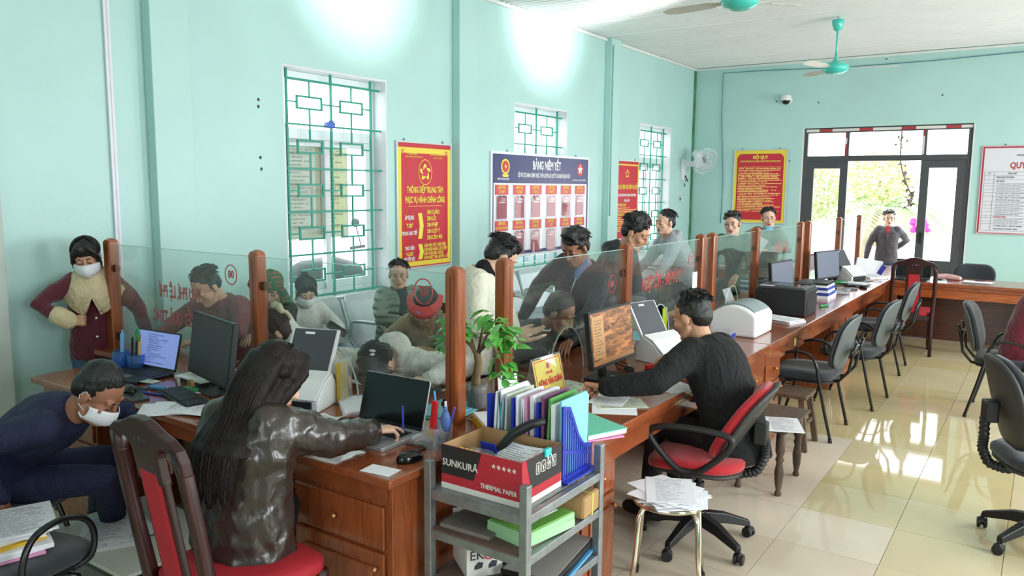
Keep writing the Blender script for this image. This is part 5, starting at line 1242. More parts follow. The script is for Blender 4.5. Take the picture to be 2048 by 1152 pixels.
def lapels(p, m, spread=.09, drop=.2):
    """turned-down collar"""
    c = MB(); P3, S, F2, d3, r = p['P3'], p['S'], p['F2'], p['d3'], p['r']
    for s in (1, -1):
        a = P3+S*s*.02*r-F2*.068*r+d3*.035; b = P3+S*s*.075*r+d3*.025; cc = P3+S*s*.035*r+F2*.085*r-d3*.02
        a2 = a-F2*.03-d3*.05; b2 = b+S*s*.05-d3*.055; c2 = cc+S*s*spread*.6+F2*.03-d3*.07
        c.add([a, b, cc, a2, b2, c2], [(0, 1, 4, 3), (1, 2, 5, 4)])
    o = prop(p, 'collar', c, m, False); s_ = o.modifiers.new('t', 'SOLIDIFY'); s_.thickness = .012; bv = o.modifiers.new('b', 'BEVEL'); bv.width = .004; bv.segments = 2
    return o
# ---------------------------------------------------------------- the people
def fab(name, c, rough=.85, **k): return mat(name, c, rough, var=k.pop('var', .08), vscale=k.pop('vscale', 14), bump=k.pop('bump', .2), bscale=k.pop('bscale', 180), fold=k.pop('fold', .5), **k)
C_burg = fab('burgundy_corduroy', (92, 24, 42), sheen=.3); C_fleece = fab('cream_fleece', (226, 206, 168), .95, bump=.9, bscale=90)
C_navy = fab('navy_cloth', (24, 32, 66), .75); C_navy2 = fab('dark_navy_trousers', (22, 28, 62), .8)
C_leath = mat('brown_black_leather', (52, 44, 40), .3, var=.2, vscale=9, bump=.35, bscale=22, spec=.6, coat=.15)
C_blk = fab('black_knit', (11, 12, 15), .9); C_blk2 = fab('black_jacket_cloth', (24, 26, 31), .6); C_skirt = fab('black_trousers', (14, 15, 19), .8)
C_redj = fab('maroon_jacket', (118, 38, 48), .7); C_white = fab('white_hoodie', (226, 226, 222), .85); C_cream = fab('cream_jacket', (232, 226, 210), .75)
C_puf = fab('off_white_puffer', (218, 214, 206), .6); C_green = fab('sage_puffer', (116, 130, 114), .5); C_beige = fab('tan_parka', (176, 150, 118), .8)
C_dnavy = fab('ink_jacket', (34, 37, 48), .65); C_greyh = fab('grey_hoodie', (164, 168, 176), .85); C_unif = fab('green_uniform', (74, 104, 88), .8); C_unif2 = fab('grey_green_uniform', (136, 148, 136), .8)
C_jean = fab('light_denim', (140, 166, 184), .85); C_jeand = fab('blue_denim', (70, 92, 122), .85); C_grey = fab('grey_trousers', (84, 88, 94), .85); C_char = fab('charcoal_jacket', (74, 66, 72), .7)
C_dress = fab('burgundy_dress', (108, 16, 40), .8, sheen=.4)
PEOPLE = {}
# 1 burgundy jacket
p = person('woman in a burgundy jacket with wide cream fleece collar and face mask', (-5.03, 2.62), -122, C_burg, C_jeand, S_mid, H=1.45, lean=3, head=(18, -4, 6), hr=(-4.915, 2.41, .955), er=(-.35, -1, -.15), hl=(-4.84, 2.86, .77), el=(-.1, .9, .2),
           hair='bangs', female=True, collar=None, eyes_down=True, handp=('relaxed', 'fist'), hands=(None, ((.45, .7, .05), (-.8, .5, -.3))), jlen=.12, hscale=1.10, bulk=1.16)
face_mask(p)
# wide fleece collar
c = MB(); P3, S_, F2, d3 = p['P3'], p['S'], p['F2'], p['d3']; rings = []
for rr_, up, dn_ in ((.062, .035, .0), (.085, .02, .02), (.125, -.015, .06), (.165, -.06, .17)):
    ring = []
    for q in range(28):
        a = 2*PI*q/28; cs, sn = math.cos(a), math.sin(a); pt = max(0, sn)**1.2; gap = 1
        ring.append(P3+d3*(up-dn_*pt*(1.0 if abs(cs) > .18 else .35))+S_*cs*rr_*1.05+F2*sn*(rr_*.78+.03*pt))
    rings.append(ring)
c.loft(rings, caps=False); o = prop(p, 'fleece_collar', c, C_fleece); s = o.modifiers.new('t', 'SOLIDIFY'); s.thickness = -.022; d = o.modifiers.new('fluff', 'DISPLACE'); d.texture = texture('c', .02); d.strength = .012
wr = p['W'][-1]; f_ = (wr-p['E'][-1]).normalized()
prop(p, 'fleece_cuff', MB().chain([wr-f_*.085, wr-f_*.02], [.058, .056], 12), C_fleece); 
prop(p, 'white_shirt', MB().ell(P3+d3*.0+F2*.03, (.062, .06, .05), 14, 10), C_white)
M_snap = mat('silver_snap', (210, 210, 214), .25, metal=.8)
for dz, ou in ((-.12, .135), (-.25, .138), (-.37, .142)): prop(p, 'snap_button', MB().ell(p['P3']+d3*dz+F2*(ou-.008)+S_*.015, (.011, .011, .011), 10, 6), M_snap)
# 2 navy man, bent over
p = person('man in a navy jacket and face mask bending down on a chair', (-3.62, 1.42), -62, C_navy, C_navy2, S_tan, H=1.68, seat=.46, lean=57, twist=4, head=(42, -4, 0), hr=(-3.36, 1.335, .54), er=(-.5, -.5, .1), hl=(-3.30, 1.95, .62), el=(-.2, .5, -.3),
           hair='crop', collar='stand', handp=('relaxed', 'fist'), eyes_down=True, hands=(None, ((.35, .15, -.9), (-.6, -.6, -.2))), jlen=.06, bulk=1.08, legs={-1: ((-3.30, 1.72, .53), (-3.62, 1.93, .085)), 1: ((-3.55, 1.86, .53), (-3.9, 1.98, .085))})
face_mask(p)
# 3 leather jacket woman from behind
p = person('woman with long dark hair in a glossy brown leather jacket, seated at the silver laptop', (-2.34, 1.71), 12, C_leath, C_skirt, S_light, H=1.54, seat=.44, curve=1.7, lean=5, twist=-6, head=(30, -24, 0), hr=(-2.175, 2.235, .82), er=(.75, -.45, -.9), hl=(-2.50, 2.22, .80), el=(-.9, -.3, -.2),
           hair='long', hairm=M_hairb, female=True, collar='stand', handp=('relaxed', 'grip'), hands=(None, ((.45, .9, -.05), (0, .1, -1))), jlen=.07, bulk=1.38, folds=.024, fsize=.06, sleeve=1.10, hscale=1.10, legs={-1: ((-2.48, 2.05, .55), (-2.50, 2.12, .085)), 1: ((-2.68, 2.04, .55), (-2.68, 2.12, .085))})
flows = []; hm = MB(); hp = p['hp']; q = p['k']; d3, S_, F2, P2, P3 = p['d3'], p['S'], p['F2'], p['P2'], p['P3']
for i in range(13):
    u = -1+2*i/12
    a0 = hp(.078*u, -.060-.055*(1-u*u), .05); a1 = hp(.088*u, -.066-.06*(1-u*u), -.06); b_ = P3+S_*(-.085*u)-F2*(.105-.05*abs(u))-d3*.02; cc = P2+S_*(-.098*u)-F2*(.168-.03*abs(u))+d3*.02; dd = P2+S_*(-.085*u+.01*math.sin(i*2.1))-F2*(.168-.03*abs(u))-d3*(.15+.03*math.sin(i*1.7))
    hm.chain([a0, a1, b_, cc, dd], [.024, .026, .026, .022, .005], 8); flows.append((a0, a1, b_, cc, dd))
for s in (-1, 1):
    hm.chain([hp(s*.08, .0, .0), hp(s*.085, -.01, -.10), P3+S_*(-s*.115)-F2*.03-d3*.03, P2+S_*(-s*.13)-F2*(.12 if s > 0 else .13)+d3*.0], [.028, .03, .03, .008], 8)
o = cloth('long_hair', hm, M_hairb, p['t'], .010, 3, .003, .03)
st = MB(); rp = random.Random(21)
for i in range(230):
    u = rp.random()*11.99; a_, b_ = flows[int(u)], flows[int(u)+1]; f_ = u % 1
    P = [x.lerp(y, f_) for x, y in zip(a_, b_)]; c0 = P2*.5+P3*.5
    P = [hp(.05*(1-2*u/12)+rp.uniform(-.01, .01), -.02, .135), *P]; Q = [P[0]]
    for _ in range(2):
        Q = [P[0]]
        for x, y in zip(P[:-1], P[1:]): Q += [x*.75+y*.25, x*.25+y*.75]
        P = Q+[P[-1]]
    out = rp.uniform(.016, .027); n = len(P); w_ = Vector((rp.uniform(-1, 1), rp.uniform(-1, 1), rp.uniform(-.3, .3)))*.006
    P = [x-F2*out*min(1, .4+j/n*1.5)+w_*math.sin(j*.4+i) for j, x in enumerate(P)]
    st.tube(P, [.0028]*(n-2)+[.002, .0006], 4)
o = prop(p, 'hair_strands', st, M_hairb); o['kind'] = 'stuff'
for k_, off in enumerate((.03, .037)):
    w_ = p['W'][-1]; f_ = (w_-p['E'][-1]).normalized(); e1 = f_.orthogonal().normalized(); e2 = f_.cross(e1)
    prop(p, 'bracelet', MB().tube([w_+f_*(off-.028)+(e1*math.cos(q_*PI/8)+e2*math.sin(q_*PI/8))*.031 for q_ in range(16)], .0042, 6, closed=True), mat('pearl_bracelet', (214, 180, 160), .3))
# 4 maroon jacket man behind the 08 glass
p = person('man in a maroon jacket reading head down behind the 08 glass screen', (-4.44, 3.24), -168, C_redj, C_grey, S_mid, H=1.64, seat=.50, lean=16, head=(36, -8, 0), hr=(-4.62, 2.80, .84), er=(-.8, .4, -.2), hl=(-4.28, 2.86, .84), el=(.9, .3, 0),
           hair='short', eyes_down=True, collar='stand', hands=(((-.5, -.7, -.1), None), ((.3, -.9, -.1), None)), bulk=1.06)
# 5 green headscarf
p = person('person in a dark jacket and a green and red checked headscarf behind the second post', (-4.42, 3.58), -150, C_blk2, C_skirt, S_mid, H=1.54, seat=.45, lean=12, head=(22, 12, 0), hl=(-4.06, 3.05, .84), hr=(-4.36, 3.05, .84), hair=None, female=True, eyes_down=True, collar='stand')
M_scarf = bpy.data.materials.new('checked_headscarf'); M_scarf.use_nodes = True; nt = M_scarf.node_tree; b = nt.nodes['Principled BSDF']; b.inputs['Roughness'].default_value = .85
tc = nt.nodes.new('ShaderNodeTexCoord'); w1 = nt.nodes.new('ShaderNodeTexWave'); w2 = nt.nodes.new('ShaderNodeTexWave'); w1.inputs['Scale'].default_value = 14; w2.inputs['Scale'].default_value = 11; w2.bands_direction = 'Z'; w1.inputs['Distortion'].default_value = 2; w2.inputs['Distortion'].default_value = 2
mm = nt.nodes.new('ShaderNodeMath'); mm.operation = 'MULTIPLY'; cr = nt.nodes.new('ShaderNodeValToRGB'); e = cr.color_ramp.elements; e[0].color = rgb(38, 96, 52); e[0].position = .2; e[1].color = rgb(176, 60, 50); e[1].position = .7; x_ = e.new(.45); x_.color = rgb(70, 130, 70)
nt.links.new(tc.outputs['Object'], w1.inputs[0]); nt.links.new(tc.outputs['Object'], w2.inputs[0]); nt.links.new(w1.outputs['Fac'], mm.inputs[0]); nt.links.new(w2.outputs['Fac'], mm.inputs[1]); nt.links.new(mm.outputs[0], cr.inputs[0]); nt.links.new(cr.outputs[0], b.inputs['Base Color'])
hm = MB(); hp = p['hp']; q = p['k']; HE = p['HR']
hm.ell(hp(0, -.022, .05), (.092*q, .108*q, .094*q), 18, 12, HE); hm.ell(hp(0, -.05, -.03), (.086*q, .075*q, .10*q), 18, 12, HE)
for s in (-1, 1): hm.chain([hp(s*.07, .03, .05), hp(s*.084, .02, -.05), hp(s*.05, .045, -.135)], [.024*q, .024*q, .022*q], 8)
hm.chain([hp(0, -.1, -.05), hp(.0, -.12, -.16), hp(.05, -.10, -.24)], [.05*q, .05*q, .03*q], 9); hm.chain([hp(-.06, -.06, -.05), hp(-.12, -.02, -.15), hp(-.15, .02, -.24)], [.04*q, .04*q, .02*q], 9)
cloth('headscarf', hm, M_scarf, p['t'], .011, 2, .01, .05)
# 6 white hoodie with phone
ph = Pz(676, 668, .80)
p = person('woman in a white hoodie and face mask looking at her phone on the bench', (-4.66, 4.0), -98, C_white, C_jean, S_light, H=1.50, seat=.38, lean=4, head=(26, -22, 0), hl=(-4.27, 3.99, .73), hr=(-4.30, 3.86, .71), hair='bun', female=True, collar='hood', eyes_down=True,
           el=(-.4, .9, -.4), er=(-.4, -.9, -.4), handp=('grip', 'relaxed'), hands=(((.6, -.35, .2), (-.2, -.6, -.6)), ((.6, .3, .1), (-.2, .5, -.7))), bulk=1.10, legs={1: ((-4.16, 4.10, .50), (-4.12, 4.1, .085)), -1: ((-4.15, 3.95, .62), (-3.78, 4.05, .38))}, shoe=M_white)
face_mask(p)
text('Stay', .05, p['t'], p['P2']+p['F2']*.155+p['S']*.06+p['d3']*.03, ((Matrix((p['S']*-1, p['d3'], p['F2'])).transposed()).to_euler()), M_ktxt, .0, align='CENTER') if False else None
t = thing('mobile_phone', 'black phone with a ring holder in the hands of the woman in the white hoodie', 'phone', (-4.175, 3.90, .775), 0, None, (R(-38), R(25), R(-70)))
obj('case', MB().prism(rbox(.075, .155, 0, .014), -.0045, .0045), M_blackg, t, bevel=.002); obj('camera_bump', MB().prism(rbox(.034, .034, 0, .008), -.0075, -.0045), M_black, t, (-.015, .055, 0)); obj('ring_holder', MB().lathe([(.018, -.008), (.018, -.0045), (0, -.0045)], n=16), M_brass, t)
# 7 white hoodie leaning on the counter, bow in hair
p = person('woman in a white hoodie with a pale bow in her reddish hair, leaning low', (-3.38, 3.22), 156, C_white, C_jean, S_light, H=1.56, seat=.49, lean=54, head=(30, 4, 0), hl=(-3.60, 2.84, .83), hr=(-3.05, 2.84, .82), er=(.9, -.2, .2), el=(-.8, 0, .3), hair='bob', hairm=M_hairr, female=True, collar='hood', eyes_down=True, bulk=1.16, hands=(None, ((-.9, -.2, 0), None)))
bw = MB(); hp = p['hp']
for s in (-1, 1): bw.chain([hp(.0+.0*s, -.085, .105), hp(s*.035, -.105, .118), hp(s*.065, -.10, .10)], [.014, .026, .018], 9)
bw.ell(hp(0, -.085, .108), (.02, .02, .02), 10, 8)
for s in (-1, 1): bw.chain([hp(s*.01, -.095, .10), hp(s*.03, -.13, .06), hp(s*.04, -.13, .02)], [.012, .013, .006], 8)
prop(p, 'hair_bow', bw, mat('ivory_bow', (214, 200, 168), .7))
# 8 sage puffer with glasses
p = person('man with glasses in a sage green quilted puffer jacket on the steel bench', (-4.60, 4.98), -112, C_green, C_grey, S_mid, H=1.60, seat=.36, lean=8, head=(4, -24, 0), hl=(-4.22, 5.02, .68), hr=(-4.28, 4.80, .68), hair='short', collar=None, eyes_down=False, bulk=1.20, el=(-.3, .9, -.4), er=(-.2, -.9, -.4))
w_ = mat('sage_quilt', (116, 130, 114), .5)
nt = w_.node_tree; b = nt.nodes['Principled BSDF']; tc = nt.nodes.new('ShaderNodeTexCoord'); wv = nt.nodes.new('ShaderNodeTexWave'); wv.bands_direction = 'Z'; wv.inputs['Scale'].default_value = 5.2; wv.inputs['Distortion'].default_value = .6; bp = nt.nodes.new('ShaderNodeBump'); bp.inputs['Strength'].default_value = 1; bp.inputs['Distance'].default_value = .02
nt.links.new(tc.outputs['Object'], wv.inputs[0]); nt.links.new(wv.outputs['Fac'], bp.inputs['Height']); nt.links.new(bp.outputs[0], b.inputs['Normal']); p['jo'].data.materials[0] = w_
lapels(p, C_green, .1)
prop(p, 'dark_shirt', MB().chain([p['P3']+p['F2']*.055, p['P2']+p['F2']*.115, p['P1']+p['F2']*.12], [.05, .052, .05], 12), C_blk)
def spectacles(p, m):
    hp = p['hp']; g = MB()
    for s in (-1, 1):
        g.tube([hp(s*.034+.022*math.cos(q*PI/9), .097-.012*abs(s*.034+.022*math.cos(q*PI/9))/.05, .0+.019*math.sin(q*PI/9)) for q in range(18)], .0015, 5, closed=True)
        g.tube([hp(s*.056, .085, .004), hp(s*.078, .03, .006), hp(s*.082, -.015, .0)], .0014, 5)
    g.tube([hp(-.012, .097, .003), hp(0, .101, .006), hp(.012, .097, .003)], .0014, 5)
    prop(p, 'glasses', g, m)
spectacles(p, M_chrome)
# 9 red and black cap, fur hood
p = person('person in a tan fur-hooded parka and red and black cap, head bowed', (-3.44, 4.14), -160, C_beige, C_skirt, S_mid, H=1.52, seat=.45, lean=28, head=(40, 14, 0), hl=(-3.3, 3.75, .75), hr=(-3.55, 3.7, .75), hair=None, female=True, collar='hood', eyes_down=True, bulk=1.12)
hp = p['hp']; q = p['k']; HE = p['HR']
cp = MB(); cp.ell(hp(0, -.03, .045), (.092*q, .108*q, .092*q), 18, 12, HE); cp.ell(hp(0, -.10, .02), (.07*q, .06*q, .08*q), 14, 10, HE)
cloth('black_cap', cp, C_blk2, p['t'], .011, 2, .004, .05)
M_rc = fab('red_cap_brim', (214, 48, 52), .7)
br = MB(); rings = []
for k_ in range(17):
    a = PI*(k_/16)*1.1-.05*PI; rings.append([hp(.09*math.cos(a), -.01+.105*math.sin(a), .055), hp(.125*math.cos(a), .0+.17*math.sin(a), .06), hp(.13*math.cos(a), .0+.175*math.sin(a), .105), hp(.094*math.cos(a), -.01+.11*math.sin(a), .125)])
br.loft(rings); o = prop(p, 'red_brim', br, M_rc, False, bevel=.008)
prop(p, 'pink_cord', MB().tube([hp(-.095, .06, .06), hp(-.05, .13, .10), hp(.0, .155, .07), hp(.03, .15, .11), hp(.09, .08, .08)], .012*q, 7), mat('pink_grey_braid', (190, 130, 170), .7, c2=(110, 100, 130), vscale=40))
fr_ = MB(); rp = random.Random(2)
for i in range(260):
    a = rp.uniform(0, 2*PI); d_ = p['S']*math.cos(a)+p['F2']*math.sin(a)
    b0 = p['P3']+d_*.10*q+p['d3']*rp.uniform(-.03, .03); o_ = (d_+p['d3']*rp.uniform(-.2, 1.0)+Vector((rp.uniform(-.4, .4), rp.uniform(-.4, .4), rp.uniform(-.4, .4)))).normalized()
    sd = o_.orthogonal().normalized()*.006; fr_.add([b0-sd, b0+sd, b0+o_*rp.uniform(.04, .075)], [(0, 1, 2)])
prop(p, 'fur_trim', fr_, mat('fawn_fur', (176, 146, 104), .95, var=.3), False)['kind'] = 'stuff'
# 10 off-white puffer bent over the laptop
p = person('woman in an off-white puffer coat bending over the counter behind the silver laptop', (-3.00, 3.34), 205, C_puf, C_skirt, S_light, H=1.60, seat=.44, lean=50, head=(66, -4, 4), hl=(-2.52, 2.97, .83), hr=(-2.98, 2.80, .83), el=(.9, .2, .1), er=(-.9, .2, .1), hair='tied', female=True, collar='bighood', eyes_down=True, bulk=1.46, folds=.030, fsize=.07, hands=(((-.8, -.5, 0), None), ((.7, -.5, 0), None)))
prop(p, 'hair_clip', MB().ell(p['hp'](-.03, -.05, .135), (.022, .012, .008), 10, 6).ell(p['hp'](-.035, -.03, .138), (.012, .016, .007), 8, 6), mat('pearly_clip', (214, 220, 216), .25))
# 11 cream jacket man with phone
p = person('standing man in a cream jacket and black polo looking down at his phone', (-2.67, 3.50), -60, C_cream, C_skirt, S_light, H=1.58, lean=9, head=(38, 22, 0), hl=Pd(1030, 668, 4.34), hr=Pd(1030, 682, 4.22), el=(-.2, .9, -.6), er=(-.2, -.9, -.6), hair='tuft', collar=None, eyes_down=True, bulk=1.14, handp=('flat', 'flat'), hands=(((.75, .3, .12), (0, -.3, 1)), ((.75, .35, .1), (0, .3, 1))))
lapels(p, C_cream, .11)
prop(p, 'black_polo', MB().chain([p['P3']+p['d3']*.022+p['F2']*.012, p['P3']-p['d3']*.04+p['F2']*.055], [.056, .045], 12), C_blk)
c_ = MB().chain([p['E'][1].lerp(p['sh'][1], .35)+Vector((0, 0, 0)), p['E'][1].lerp(p['sh'][1], .55)], [.01, .01], 6)
t = thing('mobile_phone', 'thin pale phone in the hands of the standing man in the cream jacket', 'phone', Pd(1075, 660, 4.42), R(-58)); obj('case', MB().prism(rbox(.074, .15, 0, .012), 0, .008), M_white, t, bevel=.002); obj('screen', MB().prism(rbox(.068, .14, 0, .01), .0081, .009), M_screen, t)
# 12 dark jacket man standing
p = person('curly-haired man in a dark jacket over a blue shirt behind the 06 glass', (-2.63, 4.62), 184, C_dnavy, C_skirt, S_tan, H=1.58, lean=12, side=16, head=(26, -14, 0), hl=(-2.52, 4.30, .84), hr=(-2.98, 4.42, .84), hair='curly', eyes_down=True, collar='stand', bulk=1.10, el=(.9, .2, 0), er=(-.9, .2, 0))
prop(p, 'blue_shirt', MB().chain([p['P3']+p['F2']*.045+p['d3']*.02, p['P3']-p['d3']*.07+p['F2']*.088], [.045, .03], 10), fab('blue_shirt', (110, 136, 190)))
prop(p, 'zip', MB().tube([p['P3']-p['d3']*.06+p['F2']*.11, p['P2']+p['F2']*.145, p['P1']+p['F2']*.145], .004, 5), M_steel)
# 13 bent man in black at the counter
p = person('man in a black jacket with shaved sides bending over papers behind the lit monitor', (-2.83, 4.03), -84, C_blk2, C_skirt, S_tan, H=1.64, seat=.48, lean=46, head=(30, 4, 0), hl=(-2.45, 4.25, .83), hr=(-2.36, 3.80, .83), el=(-.3, .9, .2), er=(-.3, -.9, .2), hair='crop', eyes_down=True, collar='stand', bulk=1.12, folds=.02)
# 14 black hoodie man
p = person('young man with tousled hair in a black hooded jacket standing before the tall red poster', (-2.67, 5.10), -80, C_blk2, C_skirt, S_mid, H=1.66, lean=20, head=(26, -6, 0), hl=(-2.45, 5.34, .84), hr=(-2.48, 4.95, .84), el=(-.3, .8, -.3), er=(-.3, -.8, -.3), hair='curly', eyes_down=True, collar='hood', bulk=1.12, handp=('relaxed', 'relaxed'))
prop(p, 'ear_stud', MB().ell(p['hp'](.083, .0, -.035), (.006, .006, .006), 8, 6), M_chrome)
# 15 grey hoodie leaning
p = person('man in a grey hoodie leaning forward under the far window', (-2.95, 7.45), 132, C_greyh, C_grey, S_light, H=1.64, lean=30, head=(4, 20, 0), hl=(-3.05, 6.75, .90), hr=(-3.42, 7.0, .86), hair='short', eyes_down=True, collar='hood', bulk=1.08)
# 16 bent person in a black jacket with white lettering
p = person('bent-over person in a black jacket with white back lettering and sleeve stripes', (-2.72, 6.45), 200, C_blk2, C_unif, S_mid, H=1.62, lean=97, seat=.74, curve=1.08, head=(95, 0, 0), hl=(-2.36, 5.75, .84), hr=(-2.75, 5.85, .84), el=(.9, .1, .3), er=(-.9, .1, .3), hair='short', eyes_down=True, collar='stand', bulk=1.1)
Rb = Matrix((p['S'], p['d3'], -p['F2'])).transposed()
if Rb.determinant() < 0: Rb = Matrix((-p['S'], p['d3'], -p['F2'])).transposed()
text('ANGELES', .085, p['t'], p['P2']-p['F2']*.150+p['d3']*.01, Rb.to_euler(), M_wtxt, .01, name='back_lettering')
for s in (1,):
    a_, b_ = p['sh'][s], p['E'][s]
    for o_ in (-.02, .02): prop(p, 'sleeve_stripe', MB().tube([a_.lerp(b_, u)+(Vector((.5, -.5, .5)).normalized())*.074+Vector((0, o_, o_)) for u in (.1, .5, .95)], .006, 5), M_wtxt)
# 17 officer in green uniform
p = person('officer in a green uniform looking over the glass, left of the house-rules poster edge', (-2.66, 7.95), -158, C_unif, C_unif, S_light, H=1.57, lean=6, head=(6, -18, 4), hl=(-2.5, 7.6, .95), hr=(-2.88, 7.45, .90), hair='quiff', eyes_down=False, collar='stand', bulk=1.1, el=(.9, .3, -.2))
p['t']['label'] = 'smiling officer in a green uniform behind the glass, left of the house-rules poster'
# 18 man in front of the poster
p = person('man in a grey-green uniform holding white papers before the house-rules poster', (-2.76, 9.48), 170, C_unif2, C_unif, S_light, H=1.58, lean=4, head=(4, 36, 0), hl=(-2.66, 9.15, 1.10), hr=(-2.95, 9.05, 1.14), hair='short', eyes_down=False, collar='stand', bulk=1.1, el=(.9, .2, -.4), er=(-.9, .1, -.4))
m_ = MB(); hp = p['hp']; m_.loft([[hp(x, .085-.9*x*x*8+.0, z) for x in (-.05, -.03, 0, .03, .05)]+[hp(x, .098-.9*x*x*8, z-.004) for x in (.05, .03, 0, -.03, -.05)] for z in (-.095, -.115, -.15)]); prop(p, 'blue_mask', m_, mat('sky_blue_mask', (120, 190, 226), .8))
t = thing('paper_sheet', 'white papers held up by the man in front of the house-rules poster', 'paper', Py(1508, 496, 8.95)); obj('sheet', MB().box((0, 0, 0), (.20, .003, .30), ry=.5), M_whitep, t)
# 19 officer in black, seated from behind
p = person('man in a black jumper seen from behind on the red swivel chair', (-1.24, 3.85), 78, C_blk, C_skirt, S_mid, H=1.68, seat=.46, lean=25, twist=4, head=(18, -2, 0), hl=(-1.74, 3.36, .83), el=(.5, -.7, -.4), hr=(-1.66, 4.18, .84), er=(.6, .8, -.4), hair='short', collar='stand', handp=('fist', 'relaxed'), hands=(((-.75, .15, -.05), (-.1, -.3, -1)), None), bulk=1.20, jlen=.13, folds=.008, curve=1.5, hscale=1.02)
# 20 man in the doorway
q_ = Py(1766, 600, 14.1)
p = person('man in a dark zip jacket over a red shirt standing in the open doorway', (q_.x, 14.1), -172, C_char, C_jeand, S_light, H=1.60, lean=0, head=(2, 8, 0), hr=(q_.x-.32, 13.95, .68), er=(-.8, .4, 0), hl=(q_.x+.08, 14.34, .98), el=(.9, .35, 0), hair='quiff', collar=None, eyes_down=False, bulk=1.08, hscale=1.08)
p['t'].location.z = -.15; lapels(p, C_char, .09)
prop(p, 'red_shirt', MB().chain([p['P3']+p['F2']*.03-p['d3']*.02, p['P3']-p['d3']*.06+p['F2']*.074, p['P2']+p['F2']*.112], [.05, .046, .016], 12), fab('red_shirt', (190, 44, 58)))
prop(p, 'zip', MB().tube([p['P2']+p['F2']*.145, p['P1']+p['F2']*.15, p['P0']+p['F']*.155], .005, 5), M_black)
# 21 burgundy dress at the right edge
p = person('woman with brown hair in a burgundy dress cut off at the right edge', (-.12, 7.36), -92, C_dress, C_dress, S_light, H=1.60, seat=.485, lean=18, head=(20, 0, 0), hl=(.4, 7.5, .75), hr=(.4, 7.2, .75), hair='long', hairm=mat('brown_hair', (96, 60, 40), .45, bump=.5, bscale=80, stretch=(4, 4, .5), var=.3), female=True, collar=None, jlen=.14, bulk=1.12, eyes_down=True)
# ---------------------------------------------------------------- desk equipment

def sheet(name, label, cat, pts_or_loc, rz, w_=.21, h=.297, m=None, curl=0.0, group=None, z=None, th=.0012, sub=0):
    """a loose sheet: thin slab with a slightly lifted corner"""
    mb = MB(); n = 7; V = []
    for s in (0, 1):
        for j in range(n):
            for i in range(n):
                u, v = i/(n-1)-.5, j/(n-1)-.5
                V.append((u*w_, v*h, (th if s else 0)+curl*max(0, u+v-.2)**2*1.6))
    f = []
    for j in range(n-1):
        for i in range(n-1): a = j*n+i; f.append((a, a+1, a+n+1, a+n)); b = a+n*n; f.append((b, b+n, b+n+1, b+1))
    rim = [i for i in range(n)]+[j*n+n-1 for j in range(1, n)]+[n*n-1-i for i in range(1, n)]+[j*n for j in range(n-2, 0, -1)]
    for a, b in zip(rim, rim[1:]+rim[:1]): f.append((a, a+n*n, b+n*n, b))
    mb.add(V, f)
    o = _obj(name, mb, m or M_print, None, pts_or_loc, (0, 0, rz), smooth=False)
    return tag(o, label, cat, group)
def stack(name, label, cat, loc, rz, items, group=None):
    """pile of sheets: items = (dx, dy, drz, w, h, thickness, material)"""
    t = thing(name, label, cat, loc, rz, group); z = 0
    for dx, dy, dr, w_, h, th, m in items:
        obj('sheet', MB().b2((-w_/2, -h/2, 0), (w_/2, h/2, th)), m, t, (dx, dy, z), (0, 0, dr)); z += th
    return t
def laptop(label, loc, rz, w_=.34, d=.235, tilt=108, body=None, lid=None, screen=None, keys=True):
    """hinge line along local x at y=0, user at -y"""
    body = body or M_black; t = thing('laptop', label, 'laptop', loc, rz, 'laptops')
    obj('base', MB().prism(rbox(w_, d, 0, .012), 0, .016), body, t, (0, -d/2, 0), bevel=.002)
    kb = MB()
    for r_ in range(5):
        for c in range(13): kb.b2((-w_*.43+c*w_*.066, -.03-r_*.0195-.016, .016), (-w_*.43+c*w_*.066+w_*.056, -.03-r_*.0195, .0185))
    o = obj('keyboard', kb, M_keys, t); o['kind'] = 'stuff'
    obj('touchpad', MB().prism(rbox(.10, .065, 0, .006), .016, .0166), M_grey if body is M_black else M_silver, t, (0, -d+.05, 0))
    a = R(tilt-90); ln = .215
    ld = link('lid', None, t, (0, .002, .016), (-a, 0, 0)); bpy.data.objects.remove(ld)
    rot = (-a, 0, 0)
    l_ = obj('lid', MB().prism(rbox(w_, ln, 0, .012), -.003, .004, 'xz'), lid or body, t, (0, .002+math.sin(a)*ln/2, .016+math.cos(a)*ln/2), rot, bevel=.0015)
    _obj('bezel', MB().prism(rbox(w_-.004, ln-.004, 0, .010), -.0042, -.003, 'xz'), M_black, l_)
    _obj('screen', MB().b2((-w_/2+.009, -.0048, -ln/2+.017), (w_/2-.009, -.0042, ln/2-.009)), screen or M_screen, l_)
    return t
def monitor(label, loc, rz, w_=.52, h=.31, z0=.10, tilt=6, screen=None, back=None, rim=.012):
    t = thing('monitor', label, 'monitor', loc, rz, 'desk monitors')
    obj('foot', MB().prism(rbox(.24, .17, 0, .02), 0, .012), M_black, t, (0, .02, 0), bevel=.003)
    obj('stand', MB().b2((-.03, .035, .01), (.03, .06, z0+h*.5)), M_black, t, bevel=.006)
    p = obj('housing', MB().prism(rbox(w_, h, 0, .008), -.012, .018, 'xz'), back or M_black, t, (0, 0, z0+h/2), (R(-tilt), 0, 0), bevel=.003)
    _obj('screen', MB().b2((-w_/2+rim, -.0135, -h/2+rim*1.6), (w_/2-rim, -.012, h/2-rim)), screen or M_screen, p)
    return t
